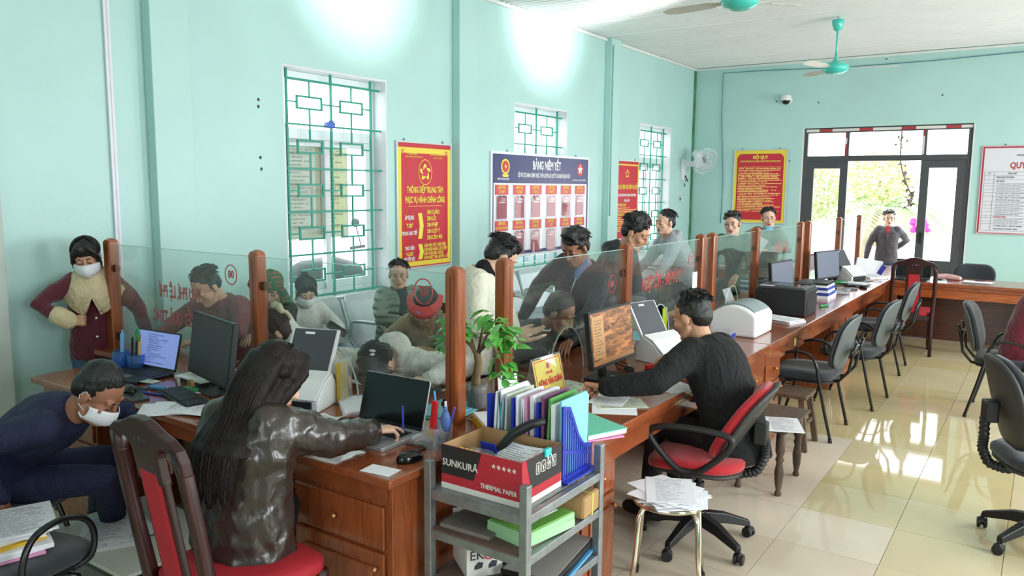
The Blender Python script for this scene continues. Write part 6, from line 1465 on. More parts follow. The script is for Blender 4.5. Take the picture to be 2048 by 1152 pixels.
def keyboard(label, loc, rz, w_=.44, d=.14):
    t = thing('keyboard', label, 'keyboard', loc, rz, 'desk keyboards')
    obj('case', MB().prism(rbox(w_, d, 0, .01), 0, .014), M_black, t, bevel=.003)
    kb = MB(); nc = 19
    for r_ in range(6):
        for c in range(nc):
            if c in (14,): continue
            kb.b2((-w_/2+.012+c*(w_-.024)/nc, -d/2+.012+r_*(d-.024)/6, .014), (-w_/2+.012+c*(w_-.024)/nc+.017, -d/2+.012+r_*(d-.024)/6+.015, .021))
    o = obj('keys', kb, M_keys, t); o['kind'] = 'stuff'
    return t
def mouse(label, loc, rz):
    t = thing('computer_mouse', label, 'mouse', loc, rz, 'computer mice')
    m_ = MB(); m_.loft([[Vector((.031*k*math.cos(q*PI/8), .056*k2*math.sin(q*PI/8)+dy, z)) for q in range(16)] for k, k2, dy, z in ((1, 1, 0, 0), (1.02, 1.02, 0, .012), (.92, .9, -.004, .026), (.6, .6, -.008, .036), (.2, .2, -.01, .038))])
    obj('shell', m_, M_blackg, t, smooth=True); obj('wheel', MB().cyl((-.004, .03, .03), (.004, .03, .03), .008), M_grey, t)
    return t
def scanner(label, loc, rz, tray=True):
    """sheet-fed scanner; front (output) faces -y"""
    t = thing('document_scanner', label, 'scanner', loc, rz, 'white document scanners')
    prof = [(-.10, 0), (.10, 0), (.10, .09), (.05, .155), (-.02, .125), (-.10, .05)]
    obj('body', MB().prism(prof, -.15, .15, 'yz'), M_white, t, bevel=.006)
    obj('front_cover', MB().prism([(-.105, .055), (-.02, .130), (.045, .158), (.045, .166), (-.024, .140), (-.112, .062)], -.145, .145, 'yz'), M_white, t, bevel=.003)
    obj('badge', MB().box((0, -.07, .094), (.05, .02, .001), rx=.73), M_grey, t)
    tr = obj('feed_tray', MB().prism([(.06, .13), (.085, .12), (.20, .33), (.185, .34)], -.125, .125, 'yz'), M_white, t, bevel=.004)
    _obj('tray_liner', MB().prism([(.058, .134), (.062, .132), (.184, .336), (.18, .337)], -.112, .112, 'yz'), mat('dark_tray', (70, 74, 80), .5), tr); _obj('tray_sticker', MB().prism([(.164, .315), (.166, .314), (.172, .324), (.170, .325)], -.05, .0, 'yz'), M_whitep, tr)
    obj('output_slot', MB().b2((-.12, -.112, .012), (.12, -.095, .05)), M_black, t); obj('output_tray', MB().prism([(-.10, .004), (-.10, .014), (-.22, .006), (-.22, .0)], -.11, .11, 'yz'), M_black, t)
    return t
def cable(label, pts, r=.0035, m=None):
    P = [Vector(p) for p in pts]
    for _ in range(3):
        Q = [P[0]]
        for a, b in zip(P[:-1], P[1:]): Q += [a*.75+b*.25, a*.25+b*.75]
        P = Q+[P[-1]]
    o = P[0].copy(); q = _obj('cable', MB().tube([p-o for p in P], r, 6), m or M_black, None, o, smooth=True); return tag(q, label, 'cable')
D = DZT
# screens: pictures shown by the displays
M_doc = printed('document_on_screen', (120, 136, 196), (70, 84, 140), 16, .4, .25, 10, .3, axes='xz'); b = M_doc.node_tree.nodes['Principled BSDF']
M_doc.node_tree.links.new(b.inputs['Base Color'].links[0].from_socket, b.inputs['Emission Color']); b.inputs['Emission Strength'].default_value = .45
M_pic = bpy.data.materials.new('brown_landscape_screen'); M_pic.use_nodes = True; nt = M_pic.node_tree; b = nt.nodes['Principled BSDF']
tc = nt.nodes.new('ShaderNodeTexCoord'); mp = nt.nodes.new('ShaderNodeMapping'); mp.inputs['Scale'].default_value = (2.2, 1, 5.5); mp.inputs['Rotation'].default_value = (0, .35, 0); nz = nt.nodes.new('ShaderNodeTexNoise'); nz.inputs['Scale'].default_value = 2.2; nz.inputs['Detail'].default_value = 7; nz.inputs['Distortion'].default_value = 1.0
cr = nt.nodes.new('ShaderNodeValToRGB'); e = cr.color_ramp.elements; e[0].position = .3; e[0].color = rgb(58, 38, 22); e[1].position = .72; e[1].color = rgb(186, 122, 66); x_ = e.new(.5); x_.color = rgb(120, 78, 44)
nt.links.new(tc.outputs['Generated'], mp.inputs[0]); nt.links.new(mp.outputs[0], nz.inputs[0]); nt.links.new(nz.outputs['Fac'], cr.inputs[0]); nt.links.new(cr.outputs[0], b.inputs['Base Color']); nt.links.new(cr.outputs[0], b.inputs['Emission Color']); b.inputs['Emission Strength'].default_value = .55; b.inputs['Roughness'].default_value = .3
M_side = printed('screen_side_panel', (206, 158, 104), (150, 108, 70), 14, .4, .1, 6, .3, axes='xz')
M_greysc = mat('grey_reflecting_screen', (104, 110, 126), .45, spec=.3)
# --- near wing
laptop('open black laptop showing a document at the left end of the near wing', (-4.06, 2.42, D), R(4), .37, .24, 104, M_black, M_black, M_doc)
sheet('note_slip', 'pale slip of paper lying on the black laptop keyboard', 'paper', (-3.80, 2.245, D+.0195), .2, .09, .06, M_form)
sheet('note_slip', 'pale slip of paper on the dark mouse mat', 'paper', (-3.93, 2.13, D+.004), .1, .09, .05, M_form)
tag(obj('mouse_mat', MB().prism(rbox(.26, .18, 0, .02), 0, .003), mat('dark_green_mat', (34, 52, 50), .8), None, (-3.83, 2.09, D), (0, 0, .1)), 'dark mouse mat at the front edge near the bent man', 'mouse mat')
mouse('black mouse on the dark mat next to the black laptop', (-3.75, 2.10, D+.003), R(-100))
t = thing('pen_holder', 'clear blue pen holder with pens and a glue stick beside the black laptop', 'pen holder', (-4.29, 2.37, D))
obj('cup', MB().lathe([(.05, .0), (.055, .05), (.045, .10), (.042, .10), (.05, .05), (.045, .006), (0, .006)], n=16), M_bluec, t, smooth=True); obj('tray', MB().prism(rbox(.2, .12, 0, .02), 0, .012), M_bluec, t, (.05, 0, 0))
obj('second_cup', MB().lathe([(.045, .0), (.047, .09), (.044, .09), (.042, .006), (0, .006)], (.11, .02, .0), n=14), M_bluec, t, smooth=True)
for i, (dx, dy, hh, m_) in enumerate(((0, 0, .2, mat('light_blue_glue', (120, 180, 226), .4)), (.10, .0, .17, M_black), (.12, .03, .18, M_yellow), (.09, .03, .16, M_grey))):
    obj('pen', MB().cyl((dx, dy, .01), (dx+.01, dy+.005, hh), .012 if i == 0 else .007, 8).cyl((dx+.01, dy+.005, hh), (dx+.011, dy+.006, hh+.02), .006, 8), m_, t)
obj('green_scissor_loop', MB().tube([(.125+.02*math.cos(q*PI/8), .03, .20+.035*math.sin(q*PI/8)) for q in range(16)], .005, 6, closed=True), M_green, t)
monitor('dark switched-off monitor on the near wing, left of the long-haired woman', (-3.43, 2.36, D), R(-14), .53, .32, .06, 8, mat('dark_matte_screen', (26, 32, 38), .3))
keyboard('black keyboard half covered by papers in front of the dark monitor', (-3.42, 2.19, D), R(-14), .40, .13)
t = thing('mobile_phone', 'dark phone lying at the front edge beside the half covered keyboard', 'phone', (-3.62, 2.06, D), R(-14)); obj('case', MB().prism(rbox(.16, .085, 0, .012), 0, .010), M_grey, t, bevel=.002); obj('screen', MB().prism(rbox(.145, .072, 0, .008), .0101, .0108), M_screen, t)
stack('paper_stack', 'white printed papers fanned over the front edge of the near wing', 'papers', (-3.27, 2.10, D), R(-20), [(-.02, -.05, -.35, .21, .297, .004, M_whitep), (.0, -.02, -.55, .21, .297, .003, M_whitep), (.05, .03, -.75, .21, .297, .003, M_print), (0.12, .08, -.95, .21, .297, .002, M_print)])
for i in range(2): pass
stack('paper_stack', 'curled sheets on a black box between the black laptop and the dark monitor', 'papers', (-3.62, 2.45, D), R(-10), [(0, 0, 0, .26, .17, .03, M_black), (-.01, 0, .1, .25, .2, .004, M_form), (-.04, .02, .25, .21, .24, .003, M_whitep), (-.05, .05, .4, .2, .22, .002, M_form)])
sheet('paper_sheet', 'white sheet lying under the dark monitor', 'paper', (-3.47, 2.36, D+.001), .5, .2, .14, M_whitep, .05)
tag(obj('blue_pen', MB().cyl((-.07, 0, .006), (.07, 0, .006), .006, 8).cyl((.07, 0, .006), (.085, 0, .006), .003, 6), M_blue, None, (-3.62, 2.14, D), (0, 0, R(12))), 'blue pen lying beside the dark phone', 'pen')
t = thing('glue_bottle', 'light blue glue bottle lying in front of the black laptop', 'glue', (-3.66, 2.21, D), R(15)); obj('bottle', MB().chain([(-.05, 0, .014), (.03, 0, .014)], [.013, .013], 8), mat('sky_blue_plastic', (80, 150, 210), .35), t, smooth=True); obj('nozzle', MB().cyl((.03, 0, .014), (.065, 0, .014), .006, 8), M_white, t)
t = thing('eraser_box', 'small green and white tape dispenser behind the keyboard', 'stationery', (-3.53, 2.30, D), R(-10)); obj('base', MB().b2((-.05, -.02, 0), (.05, .02, .018)), M_green, t, bevel=.003); obj('tape', MB().lathe([(.025, -.008), (.025, .008), (.012, .008), (.012, -.008)], (0, 0, .035), 14, 0, Euler((R(90), 0, 0)).to_matrix()), M_brown, t)
scanner('white document scanner with a raised dark tray, beside the long-haired woman', (-2.88, 2.44, D), R(20))
t = thing('acrylic_stand', 'clear acrylic stand with a yellow card behind the 07 glass screen', 'card holder', (-2.73, 2.60, D), R(8)); obj('base', MB().b2((-.05, -.05, 0), (.05, .05, .006)), M_clear, t); obj('upright', MB().b2((-.006, -.04, .006), (.006, .04, .22)), M_clear, t); obj('card', MB().b2((-.028, -.035, .006), (-.016, .035, .2)), M_yellow, t)
sheet('paper_sheet', 'white printed sheet between the scanner and the silver laptop', 'paper', (-2.62, 2.27, D+.001), -.3, .21, .25, M_print, .04)
stack('notebook', 'thick white register lying behind the silver laptop under the glass arch', 'papers', (-2.62, 2.62, D), R(-38), [(0, 0, 0, .28, .24, .012, M_print), (0.01, 0, .03, .275, .235, .008, M_whitep)])
laptop('open silver laptop with a black screen, typed on by the woman in brown leather', (-2.28, 2.42, D), R(2), .36, .245, 106, M_silver, M_silver)
stack('paper_stack', 'cyan forms lying behind the silver laptop near the corner post', 'papers', (-2.25, 2.78, D), R(8), [(0, 0, 0, .23, .3, .006, M_teal), (.01, .01, .06, .22, .29, .004, M_cyan), (-.01, 0, -.04, .21, .28, .003, M_cyan)])
tag(obj('ballpoint_pen', MB().cyl((0, 0, 0), (-.03, .03, .085), .0042, 8), M_blue, None, (-2.115, 2.325, .815)), 'blue and white ballpoint held by the woman in brown leather', 'pen')
mouse('black mouse at the right front corner of the near wing', (-1.94, 2.17, D), R(-20))
sheet('white_card', 'small white card lying at the front right corner of the near wing', 'card', (-1.96, 2.03, D+.001), .12, .13, .08, M_whitep)
cable('black cable trailing across the near wing beside the silver laptop', [(-2.08, 2.3, D+.004), (-2.0, 2.34, D+.004), (-1.97, 2.28, D+.004), (-2.03, 2.24, D+.004), (-1.95, 2.22, D+.004)])
cable('black cable from the scanner to the silver laptop', [(-2.75, 2.30, D+.004), (-2.62, 2.32, D+.006), (-2.52, 2.42, D+.006), (-2.46, 2.44, D+.006)], .004)
cable('black cable hanging behind the dark monitor', [(-3.36, 2.5, D+.16), (-3.42, 2.42, D+.06), (-3.5, 2.36, D+.01), (-3.4, 2.32, D+.01)], .004)
# clear desk organiser at the corner
t = thing('pen_holder', 'clear desk organiser with red knife, blue correction pen and pens by the corner post', 'pen holder', (-1.965, 2.36, D))
obj('cup', MB().lathe([(.034, 0), (.036, .10), (.033, .10), (.032, .005), (0, .005)], (.01, .03, 0), 16), M_clear, t, smooth=True); obj('box', MB().b2((-.03, -.045, 0), (-.026, .0, .09)).b2((.036, -.045, 0), (.04, .0, .09)).b2((-.03, -.048, 0), (.04, -.045, .09)), M_clear, t)
obj('dish', MB().lathe([(.045, 0), (.052, .028), (.049, .028), (.043, .005), (0, .005)], (-.07, -.01, 0), 20), M_clear, t, smooth=True)
obj('red_knife', MB().box((.0, -.02, .12), (.028, .014, .15), ry=.12), M_red, t, bevel=.004)
obj('correction_pen', MB().ell((.045, .0, .115), (.024, .014, .045), 12, 8).cyl((.045, 0, .15), (.045, 0, .175), .008, 8), mat('blue_correction', (90, 120, 190), .3), t, smooth=True); obj('white_nozzle', MB().cyl((.045, 0, .165), (.045, 0, .195), .005, 8), M_white, t)
obj('pen', MB().cyl((-.01, .03, .01), (-.055, .05, .21), .0045, 8), mat('cyan_pen', (70, 150, 220), .35), t); obj('pen', MB().cyl((.02, .03, .01), (.075, .02, .17), .005, 8), mat('violet_pen', (110, 90, 190), .3), t)
obj('sticky_flags', MB().b2((-.02, -.04, .05), (.0, -.02, .075)).b2((.0, -.04, .05), (.018, -.02, .072)), M_yellow, t); obj('pink_flags', MB().b2((.016, -.042, .058), (.034, -.02, .08)), M_pink, t)
# --- corner: plant, card, name plate
t = thing('potted_plant', 'small green potted tree growing in a clear jar between the two corner posts', 'plant', (-2.17, 2.90, D))
obj('jar', MB().lathe([(.045, 0), (.05, .03), (.05, .09), (.054, .12), (.050, .12), (.046, .09), (.046, .008), (0, .008)], n=18), M_clear, t, smooth=True); obj('soil', MB().lathe([(.044, .008), (.046, .03), (.046, .075), (0, .08)], n=16), mat('black_soil', (26, 22, 20), .8, bump=.5), t, smooth=True)
M_bark = mat('pale_bark', (140, 116, 86), .8, var=.2, bump=.4)
obj('trunk', MB().tube([(0, 0, .06), (-.006, 0, .14), (.006, .004, .22), (.0, 0, .27)], [.030, .022, .019, .017], 10), M_bark, t, smooth=True)
br = MB(); tips = []; rp = random.Random(12)
for k in range(7):
    a = rp.uniform(0, 2*PI); e_ = Vector((math.cos(a)*.12, math.sin(a)*.12, .36+rp.uniform(0, .08))); br.tube([(0, 0, .24), e_*.45+Vector((0, 0, .18)), e_], [.008, .005, .003], 6); tips.append(e_)
for e_ in (Vector((.16, -.02, .24)), Vector((.22, -.06, .19)), Vector((-.17, -.02, .30)), Vector((.1, .1, .3))): br.tube([(0, 0, .26), Vector((e_.x*.5, e_.y*.5, .34)), e_], [.006, .004, .003], 6); tips.append(e_)
obj('branches', br, M_bark, t, smooth=True)
M_leaf = mat('fresh_green_leaf', (104, 186, 84), .35, var=.2, vscale=30)
lfm = MB(); lfm.add([(0, 0, 0), (.018, .02, .003), (.02, .045, .002), (.0, .08, -.012), (-.02, .045, .002), (-.018, .02, .003), (0, .025, -.003), (0, .05, -.005)], [(0, 1, 6), (1, 2, 7, 6), (2, 3, 7), (0, 6, 5), (6, 7, 4, 5), (7, 3, 4)])
lfme = lfm.mesh('leaf', M_leaf, True)
for e_ in tips:
    for q in range(15):
        a = rp.uniform(0, 2*PI); o = link('leaf', lfme, t, e_+Vector((rp.uniform(-.05, .05), rp.uniform(-.05, .05), rp.uniform(-.05, .04))), (rp.uniform(-.9, .2), rp.uniform(-.4, .4), a)); s_ = rp.uniform(.7, 1.25); o.scale = (s_, s_, s_)
t = thing('code_card_stand', 'small white display card on the counter beside the potted plant', 'card', (-2.06, 3.00, D), R(58), None); obj('card', MB().prism(rbox(.10, .16, 0, .008), -.002, .002, 'xz'), M_white, t, (0, 0, .08), (R(-8), 0, 0)); obj('foot', MB().b2((-.05, -.02, 0), (.05, .05, .004)), M_clear, t)
obj('print', MB().b2((-.035, -.0034, .12), (.035, -.0024, .145)), printed('card_print_rows', (232, 234, 236), (90, 100, 120), 2, .5, .02, 8, axes='xz', rmin=-.2, rmax=1.2), t, (0, 0, 0), (R(-8), 0, 0))
t = thing('name_plate', 'yellow name plate in a clear stand in front of the 06 glass screen', 'name plate', (-2.03, 3.30, D), R(90)); obj('holder', MB().prism([(-.04, 0), (.05, 0), (.012, .2), (.006, .2)], -.135, .135, 'yz'), M_clear, t)
o = obj('plate', MB().b2((-.13, -.003, .012), (.13, 0, .195)), mat('yellow_plate', (240, 214, 60), .4), t, (0, -.036, 0), (R(-13), 0, 0))
_obj('red_rule', MB().b2((-.12, -.0042, .02), (.12, -.003, .024)).b2((-.12, -.0042, .184), (.12, -.003, .188)).b2((-.12, -.0042, .0241), (-.116, -.003, .1839)).b2((.116, -.0042, .0241), (.12, -.003, .1839)), M_rtxt, o); _obj('emblem', MB().lathe([(.016, 0), (.016, .001), (0, .001)], (0, -.003, .155), 16, 0, Euler((R(90), 0, 0)).to_matrix()), M_rtxt, o)
text('NÔNG VĂN XUÂN', .04, o, (0, -.0045, .075), FR, M_rtxt, .02, sx=.62); text('CÁN BỘ', .018, o, (0, -.0045, .12), FR, M_rtxt, .008)
# --- officer's place
stack('form_stack', 'pale green application forms under the glass beside the name plate', 'papers', (-1.98, 3.46, D), R(72), [(0, 0, 0, .21, .297, .004, M_whitep), (.02, -.01, .08, .21, .297, .003, M_form), (-.03, .02, -.06, .21, .297, .002, M_form)])
stack('form_stack', 'printed sheets with a small grey photo in front of the officer in black', 'papers', (-1.66, 3.32, D), R(28), [(0, 0, 0, .21, .297, .002, M_whitep), (.03, .03, .2, .24, .17, .002, M_form), (-.02, .10, -.25, .17, .22, .002, M_print)])
sheet('paper_sheet', 'white sheet tucked under the black keyboard of the officer', 'paper', (-1.58, 3.83, D+.001), 1.1, .21, .24, M_whitep)
t = stack('register_books', 'mint green register on pink files at the near end of the long counter', 'books', (-1.575, 2.90, D), R(64), [(0, 0, -.1, .2, .28, .006, M_pink), (.01, .01, 0, .2, .27, .006, M_pink), (0, 0, .05, .205, .275, .018, M_whitep), (0, 0, .05, .21, .28, .004, M_teal)])
m2 = monitor('lit monitor showing a brown landscape in front of the officer in black', (-1.93, 3.80, D), R(90), .50, .31, .085, 7, M_pic)
h_ = [c for c in m2.children if c.name.startswith('housing')][0]; _obj('side_panel', MB().b2((-.225, -.0145, -.10), (-.10, -.0137, .125)), M_side, h_); _obj('taskbar', MB().b2((-.236, -.0145, -.133), (.236, -.0137, -.112)), mat('taskbar', (196, 136, 80), .4), h_)
keyboard('black keyboard in front of the lit monitor', (-1.715, 3.86, D), R(80), .44, .145)
mouse('black mouse beside the red stapler on the long counter', (-1.68, 4.12, D), R(60))
t = thing('stapler', 'red stapler lying behind the mouse on the long counter', 'stapler', (-1.80, 4.12, D), R(60)); obj('base', MB().b2((-.07, -.018, 0), (.07, .018, .012)), M_black, t, bevel=.003); obj('arm', MB().box((0, 0, .032), (.14, .03, .025), ry=-.08), M_red, t, bevel=.006)
tag(obj('tape_roll', MB().lathe([(.03, 0), (.03, .02), (.016, .02), (.016, 0)], n=18), M_black, None, (-1.92, 4.02, D)), 'black tape roll behind the keyboard of the lit monitor', 'tape')
tag(obj('memo_clip', MB().b2((-.03, -.012, 0), (.03, .012, .012)).box((0, 0, .02), (.02, .02, .02), rz=.5), mat('pale_green_clip', (190, 220, 180), .5), None, (-1.86, 3.70, D+.012)), 'pale green note clip on the foot of the lit monitor', 'clip')
cable('tangled black cable behind the lit monitor', [(-1.99, 3.86, D+.1), (-1.98, 3.95, D+.05), (-1.9, 3.98, D+.03), (-1.95, 4.04, D+.04), (-2.0, 3.98, D+.06), (-1.94, 3.92, D+.02), (-1.88, 4.0, D+.01)], .004)
scanner('white document scanner with its tray raised, right of the lit monitor', (-1.88, 4.42, D), R(76))
t = thing('id_reader', 'flat black card reader holding a card in front of the second scanner', 'card reader', (-1.62, 4.36, D), R(70)); obj('body', MB().prism(rbox(.16, .11, 0, .012), 0, .022), M_black, t, bevel=.003); obj('card', MB().b2((-.05, -.07, .0225), (.03, -.01, .024)), M_whitep, t)
sheet('cyan_folder', 'cyan folder lying on the public side under the glass arch near the scanner', 'folder', (-2.32, 5.05, D+.001), R(20), .3, .36, mat('bright_cyan_card', (110, 206, 230), .6), 0)
t = thing('sign_card', 'upright yellow-green card behind the glass near the officer in black', 'card', (-2.28, 5.35, D), R(95)); obj('card', MB().b2((-.05, -.002, 0), (.05, .002, .17)), mat('lime_card', (206, 226, 60), .5), t); obj('foot', MB().b2((-.05, -.03, 0), (.05, .03, .003)), M_clear, t)
tag(obj('white_label', MB().b2((-.002, -.045, 0), (.002, .045, .12)), M_whitep, None, (-2.158, 5.60, D+.30)), 'blank white label stuck on the glass by the post pair', 'label')
# --- printers
t = thing('card_printer', 'white rounded desktop printer with a grey lid on the middle of the long counter', 'printer', (-1.80, 5.62, D), R(90))
prof = [(-.17, 0), (.17, 0), (.17, .14)]+[(.17-.34*i/12, .14+.012*i/12+.078*math.sin(PI*i/12)**.8) for i in range(1, 12)]+[(-.17, .15)]
obj('body', MB().prism(prof, -.20, .20, 'yz'), M_white, t, bevel=.02, seg=3); obj('lid', MB().prism([(.15-.30*i/10, .150+.012*(.5+.5*(i-5)/5)+.080*math.sin(PI*(.06+.88*i/10))**.8) for i in range(11)]+[(-.12, .15), (.12, .15)], -.165, .165, 'yz'), mat('grey_printer_lid', (120, 136, 138), .35), t, bevel=.004)
obj('slot', MB().b2((-.12, -.05, .213), (.12, -.02, .222)), M_black, t); obj('paper_bin', MB().box((.06, .12, .25), (.16, .006, .12), rx=-.4), M_clear, t)
t = thing('clear_box', 'small clear plastic box with blue labels beside the white printer', 'box', (-1.80, 5.33, D), R(90)); obj('box', MB().b2((-.06, -.045, 0), (.06, .045, .055)), M_clear, t, bevel=.008); obj('blue_label', MB().b2((-.04, -.046, .012), (.04, -.0455, .04)), M_blue, t)
stack('form_stack', 'white printed papers between the white and the black printer', 'papers', (-1.70, 6.32, D), R(70), [(0, 0, 0, .21, .3, .012, M_whitep), (.01, .02, .06, .21, .3, .008, M_print), (-.02, 0, -.05, .21, .3, .004, M_print)])
t = thing('laser_printer', 'black laser printer with an open top tray on the long counter', 'printer', (-1.79, 6.76, D), R(90)); t.scale = (1.1, 1.1, 1.06)
obj('body', MB().b2((-.17, -.19, 0), (.17, .19, .205)), M_black, t, bevel=.012, seg=3); obj('top_cover', MB().prism(rbox(.33, .37, 0, .03), .205, .225), mat('dark_grey_cover', (58, 60, 64), .45), t, bevel=.004); obj('paper_well', MB().prism([(-.12, .2255), (.08, .2255), (.08, .23), (-.12, .226)], -.11, .11, 'yz'), M_blackg, t); obj('control_panel', MB().b2((.10, -.16, .225), (.155, -.03, .232)), M_black, t); obj('power_button', MB().b2((.13, -.1915, .16), (.15, -.19, .168)), M_white, t)
obj('front_tray', MB().b2((-.14, -.193, .03), (.14, -.19, .12)), mat('tray_black', (30, 31, 34), .5), t); sl_ = obj('white_sticker', MB().b2((-.15, .06, .2255), (-.11, .16, .2265)), M_whitep, t)
tag(obj('sticky_note', MB().b2((0, -.028, -.04), (.002, .028, .035)), mat('pale_yellow_note', (226, 220, 130), .7), None, (-1.512, 6.02, .67)), 'pale yellow sticky note hanging on the front edge of the long counter', 'note')
monitor('grey-screened monitor behind the black printer', (-1.95, 7.18, D), R(84), .5, .32, .08, 5, M_greysc)
t = thing('name_plate', 'small yellow name plate by the post behind the black printer', 'name plate', (-2.0, 7.62, D), R(90)); obj('plate', MB().prism([(-.03, 0), (.03, 0), (.004, .10), (-.004, .10)], -.09, .09, 'yz'), M_yellow, t)
t = thing('pink_figure', 'small pink clip toy beside the yellow name plate', 'stationery', (-1.98, 7.82, D)); obj('body', MB().ell((0, 0, .03), (.025, .02, .03), 10, 8), M_pink, t, smooth=True); obj('ear', MB().ell((0, -.015, .065), (.008, .008, .016), 8, 6).ell((0, .015, .065), (.008, .008, .016), 8, 6), M_pink, t, smooth=True)
t = thing('folder_stack', 'pile of blue and white ring folders on the long counter beyond the black printer', 'folders', (-1.83, 7.98, D), R(90))
M_bf = mat('blue_folder', (58, 76, 160), .5)
z = 0
for i, (th, m_) in enumerate(((.03, M_whitep), (.03, M_bf), (.022, M_whitep), (.028, M_bf), (.02, M_whitep), (.02, M_black))): obj('folder', MB().b2((-.17, -.15, 0), (.17, .13, th)), m_, t, (.006*(i % 2), .004*i, z), (0, 0, .02*(i % 3))); z += th
tag(obj('green_marker', MB().cyl((-.06, 0, .011), (.06, 0, .011), .011, 10), M_green, None, (-1.60, 7.30, D), (0, 0, 1.2)), 'green marker pen lying beside the folder pile', 'pen')
t = thing('plastic_tub', 'small clear plastic tub at the front edge past the folder pile', 'tub', (-1.64, 8.30, D)); obj('tub', MB().lathe([(.06, 0), (.07, .07), (.066, .07), (.056, .006), (0, .006)], n=18), M_clear, t, smooth=True)
sheet('paper_sheet', 'white sheet lying past the folder pile towards the door', 'paper', (-1.78, 8.45, D+.001), 1.0, .21, .3, M_whitep)
monitor('thin black monitor seen edge-on near the doorway', (-1.93, 8.85, D), R(76), .5, .30, .09, 6, M_greysc)
keyboard('keyboard with white papers on it near the doorway', (-1.68, 9.2, D), R(80), .42, .14)
sheet('paper_sheet', 'bright white paper lying on the keyboard near the doorway', 'paper', (-1.69, 9.24, D+.022), 1.3, .21, .28, M_print)
t = thing('telephone', 'flat black device near the edge in front of the thin monitor', 'phone', (-1.66, 8.72, D), R(60)); obj('body', MB().prism(rbox(.16, .07, 0, .01), 0, .02), M_black, t, bevel=.003); obj('buttons', MB().b2((-.05, -.02, .02), (.02, .02, .023)), M_grey, t)
mouse('black mouse near the front edge before the corner of the counters', (-1.58, 8.95, D), R(50))
scanner('white document scanner near the doorway at the far corner of the counters', (-1.85, 9.72, D), R(70))
tag(obj('green_box', MB().b2((-.07, -.05, 0), (.07, .05, .03)), M_green, None, (-1.86, 9.25, D), (0, 0, .3), bevel=.004), 'flat green box between the thin monitor and the far scanner', 'box')
t = thing('desk_fan_cups', 'pair of slim black holders standing beside the far scanner', 'holder', (-2.0, 9.45, D)); obj('holder', MB().box((0, 0, .09), (.04, .08, .18), ry=.3), M_black, t, bevel=.005); obj('holder', MB().box((.03, .11, .09), (.04, .08, .18), ry=.3), M_black, t, bevel=.005)
t = thing('ring_binder', 'blue and white ring binder leaning at the far corner before the doorway', 'folder', (-1.80, 10.46, D), R(20)); obj('cover', MB().box((0, 0, .09), (.3, .05, .2), ry=.15), M_whitep, t, bevel=.004); obj('spine', MB().box((.15, 0, .065), (.06, .055, .12), ry=.5), M_blue, t, bevel=.004)
stack('paper_stack', 'loose white papers before the blue binder at the far corner', 'papers', (-1.70, 10.15, D), R(40), [(0, 0, 0, .21, .3, .02, M_whitep), (.02, 0, .3, .21, .3, .005, M_print)])
t = thing('plastic_chair', 'red plastic chair on the public side beyond the grey-screened monitor', 'chair', (Py(1600, 580, 11.6).x-.02, 11.6, 0), R(150))
M_rp = mat('red_chair_plastic', (186, 40, 46), .4)
obj('seat', cushion(MB(), .44, .42, .02, .08, lambda x, y, z: Vector((x, y, .43+z))), M_rp, t, smooth=True)
for q in range(5): obj('back_slat', MB().box((-.16+.08*q, -.23, .64), (.05, .015, .38), rx=.12), M_rp, t, bevel=.004)
obj('back_rim', MB().tube([(-.21, -.2, .44), (-.21, -.24, .7), (-.17, -.265, .84), (0, -.27, .86), (.17, -.265, .84), (.21, -.24, .7), (.21, -.2, .44)], .018, 8), M_rp, t, smooth=True)
for sx in (-1, 1):
    for sy in (-1, 1): obj('leg', MB().loft([[Vector((sx*.21+a*.015, sy*.19+b*.015, 0)) for a, b in ((-1, -1), (1, -1), (1, 1), (-1, 1))], [Vector((sx*.17+a*.022, sy*.16+b*.022, .43)) for a, b in ((-1, -1), (1, -1), (1, 1), (-1, 1))]]), M_rp, t)
t = thing('waiting_table', 'brown wooden table on the public side by the back wall', 'table', (-4.02, 11.7, 0))
obj('top', MB().b2((-.8, -.32, .71), (.8, .32, .75)), M_desk, t, bevel=.006)
for sx in (-1, 1):
    for sy in (-1, 1): obj('leg', MB().b2((sx*.74-.03, sy*.27-.03, 0), (sx*.74+.03, sy*.27+.03, .71)), M_deskv, t)
    obj('rail', MB().b2((sx*.74-.01, -.24, .62), (sx*.74+.01, .24, .71)), M_deskv, t)
obj('rail', MB().b2((-.71, -.28, .62), (.71, -.26, .71)), M_deskv, t)
sheet('paper_sheet', 'white sheet lying on the brown table by the back wall', 'paper', (-3.62, 11.6, .7505), .6, .3, .21, M_whitep)
# --- back wing
laptop('open black laptop on the back wing in front of the man in the doorway', (-1.28, 10.30, D), R(-4), .38, .25, 100, M_black, M_black)
sheet('paper_sheet', 'white sheet on the back wing behind the far cherry chair', 'paper', (-1.02, 10.22, D+.001), .1, .21, .297, M_whitep)
t = thing('cloth_bundle', 'small pink and white cloth bundle on the back wing', 'cloth', (-.93, 10.48, D)); obj('cloth', MB().chain([(-.11, 0, .03), (-.03, .02, .035), (.06, 0, .03), (.12, -.02, .025)], [.03, .034, .032, .025], 10), mat('pink_cloth', (222, 178, 176), .85, var=.2, vscale=30), t, smooth=True)
t = thing('key_bunch', 'dark keys lying in front of the pink cloth on the back wing', 'keys', (-.95, 10.30, D)); obj('ring', MB().tube([(.02*math.cos(q*PI/8), .02*math.sin(q*PI/8), .003) for q in range(16)], .003, 5, closed=True), M_steel, t); obj('key', MB().b2((.015, -.005, .001), (.08, .005, .004)), M_black, t); obj('key_fob', MB().ell((-.05, 0, .012), (.04, .022, .012), 12, 8), M_black, t, smooth=True)
sheet('paper_sheet', 'white sheet with a pen on it at the middle of the back wing', 'paper', (-.62, 10.42, D+.001), -.1, .3, .21, M_whitep)
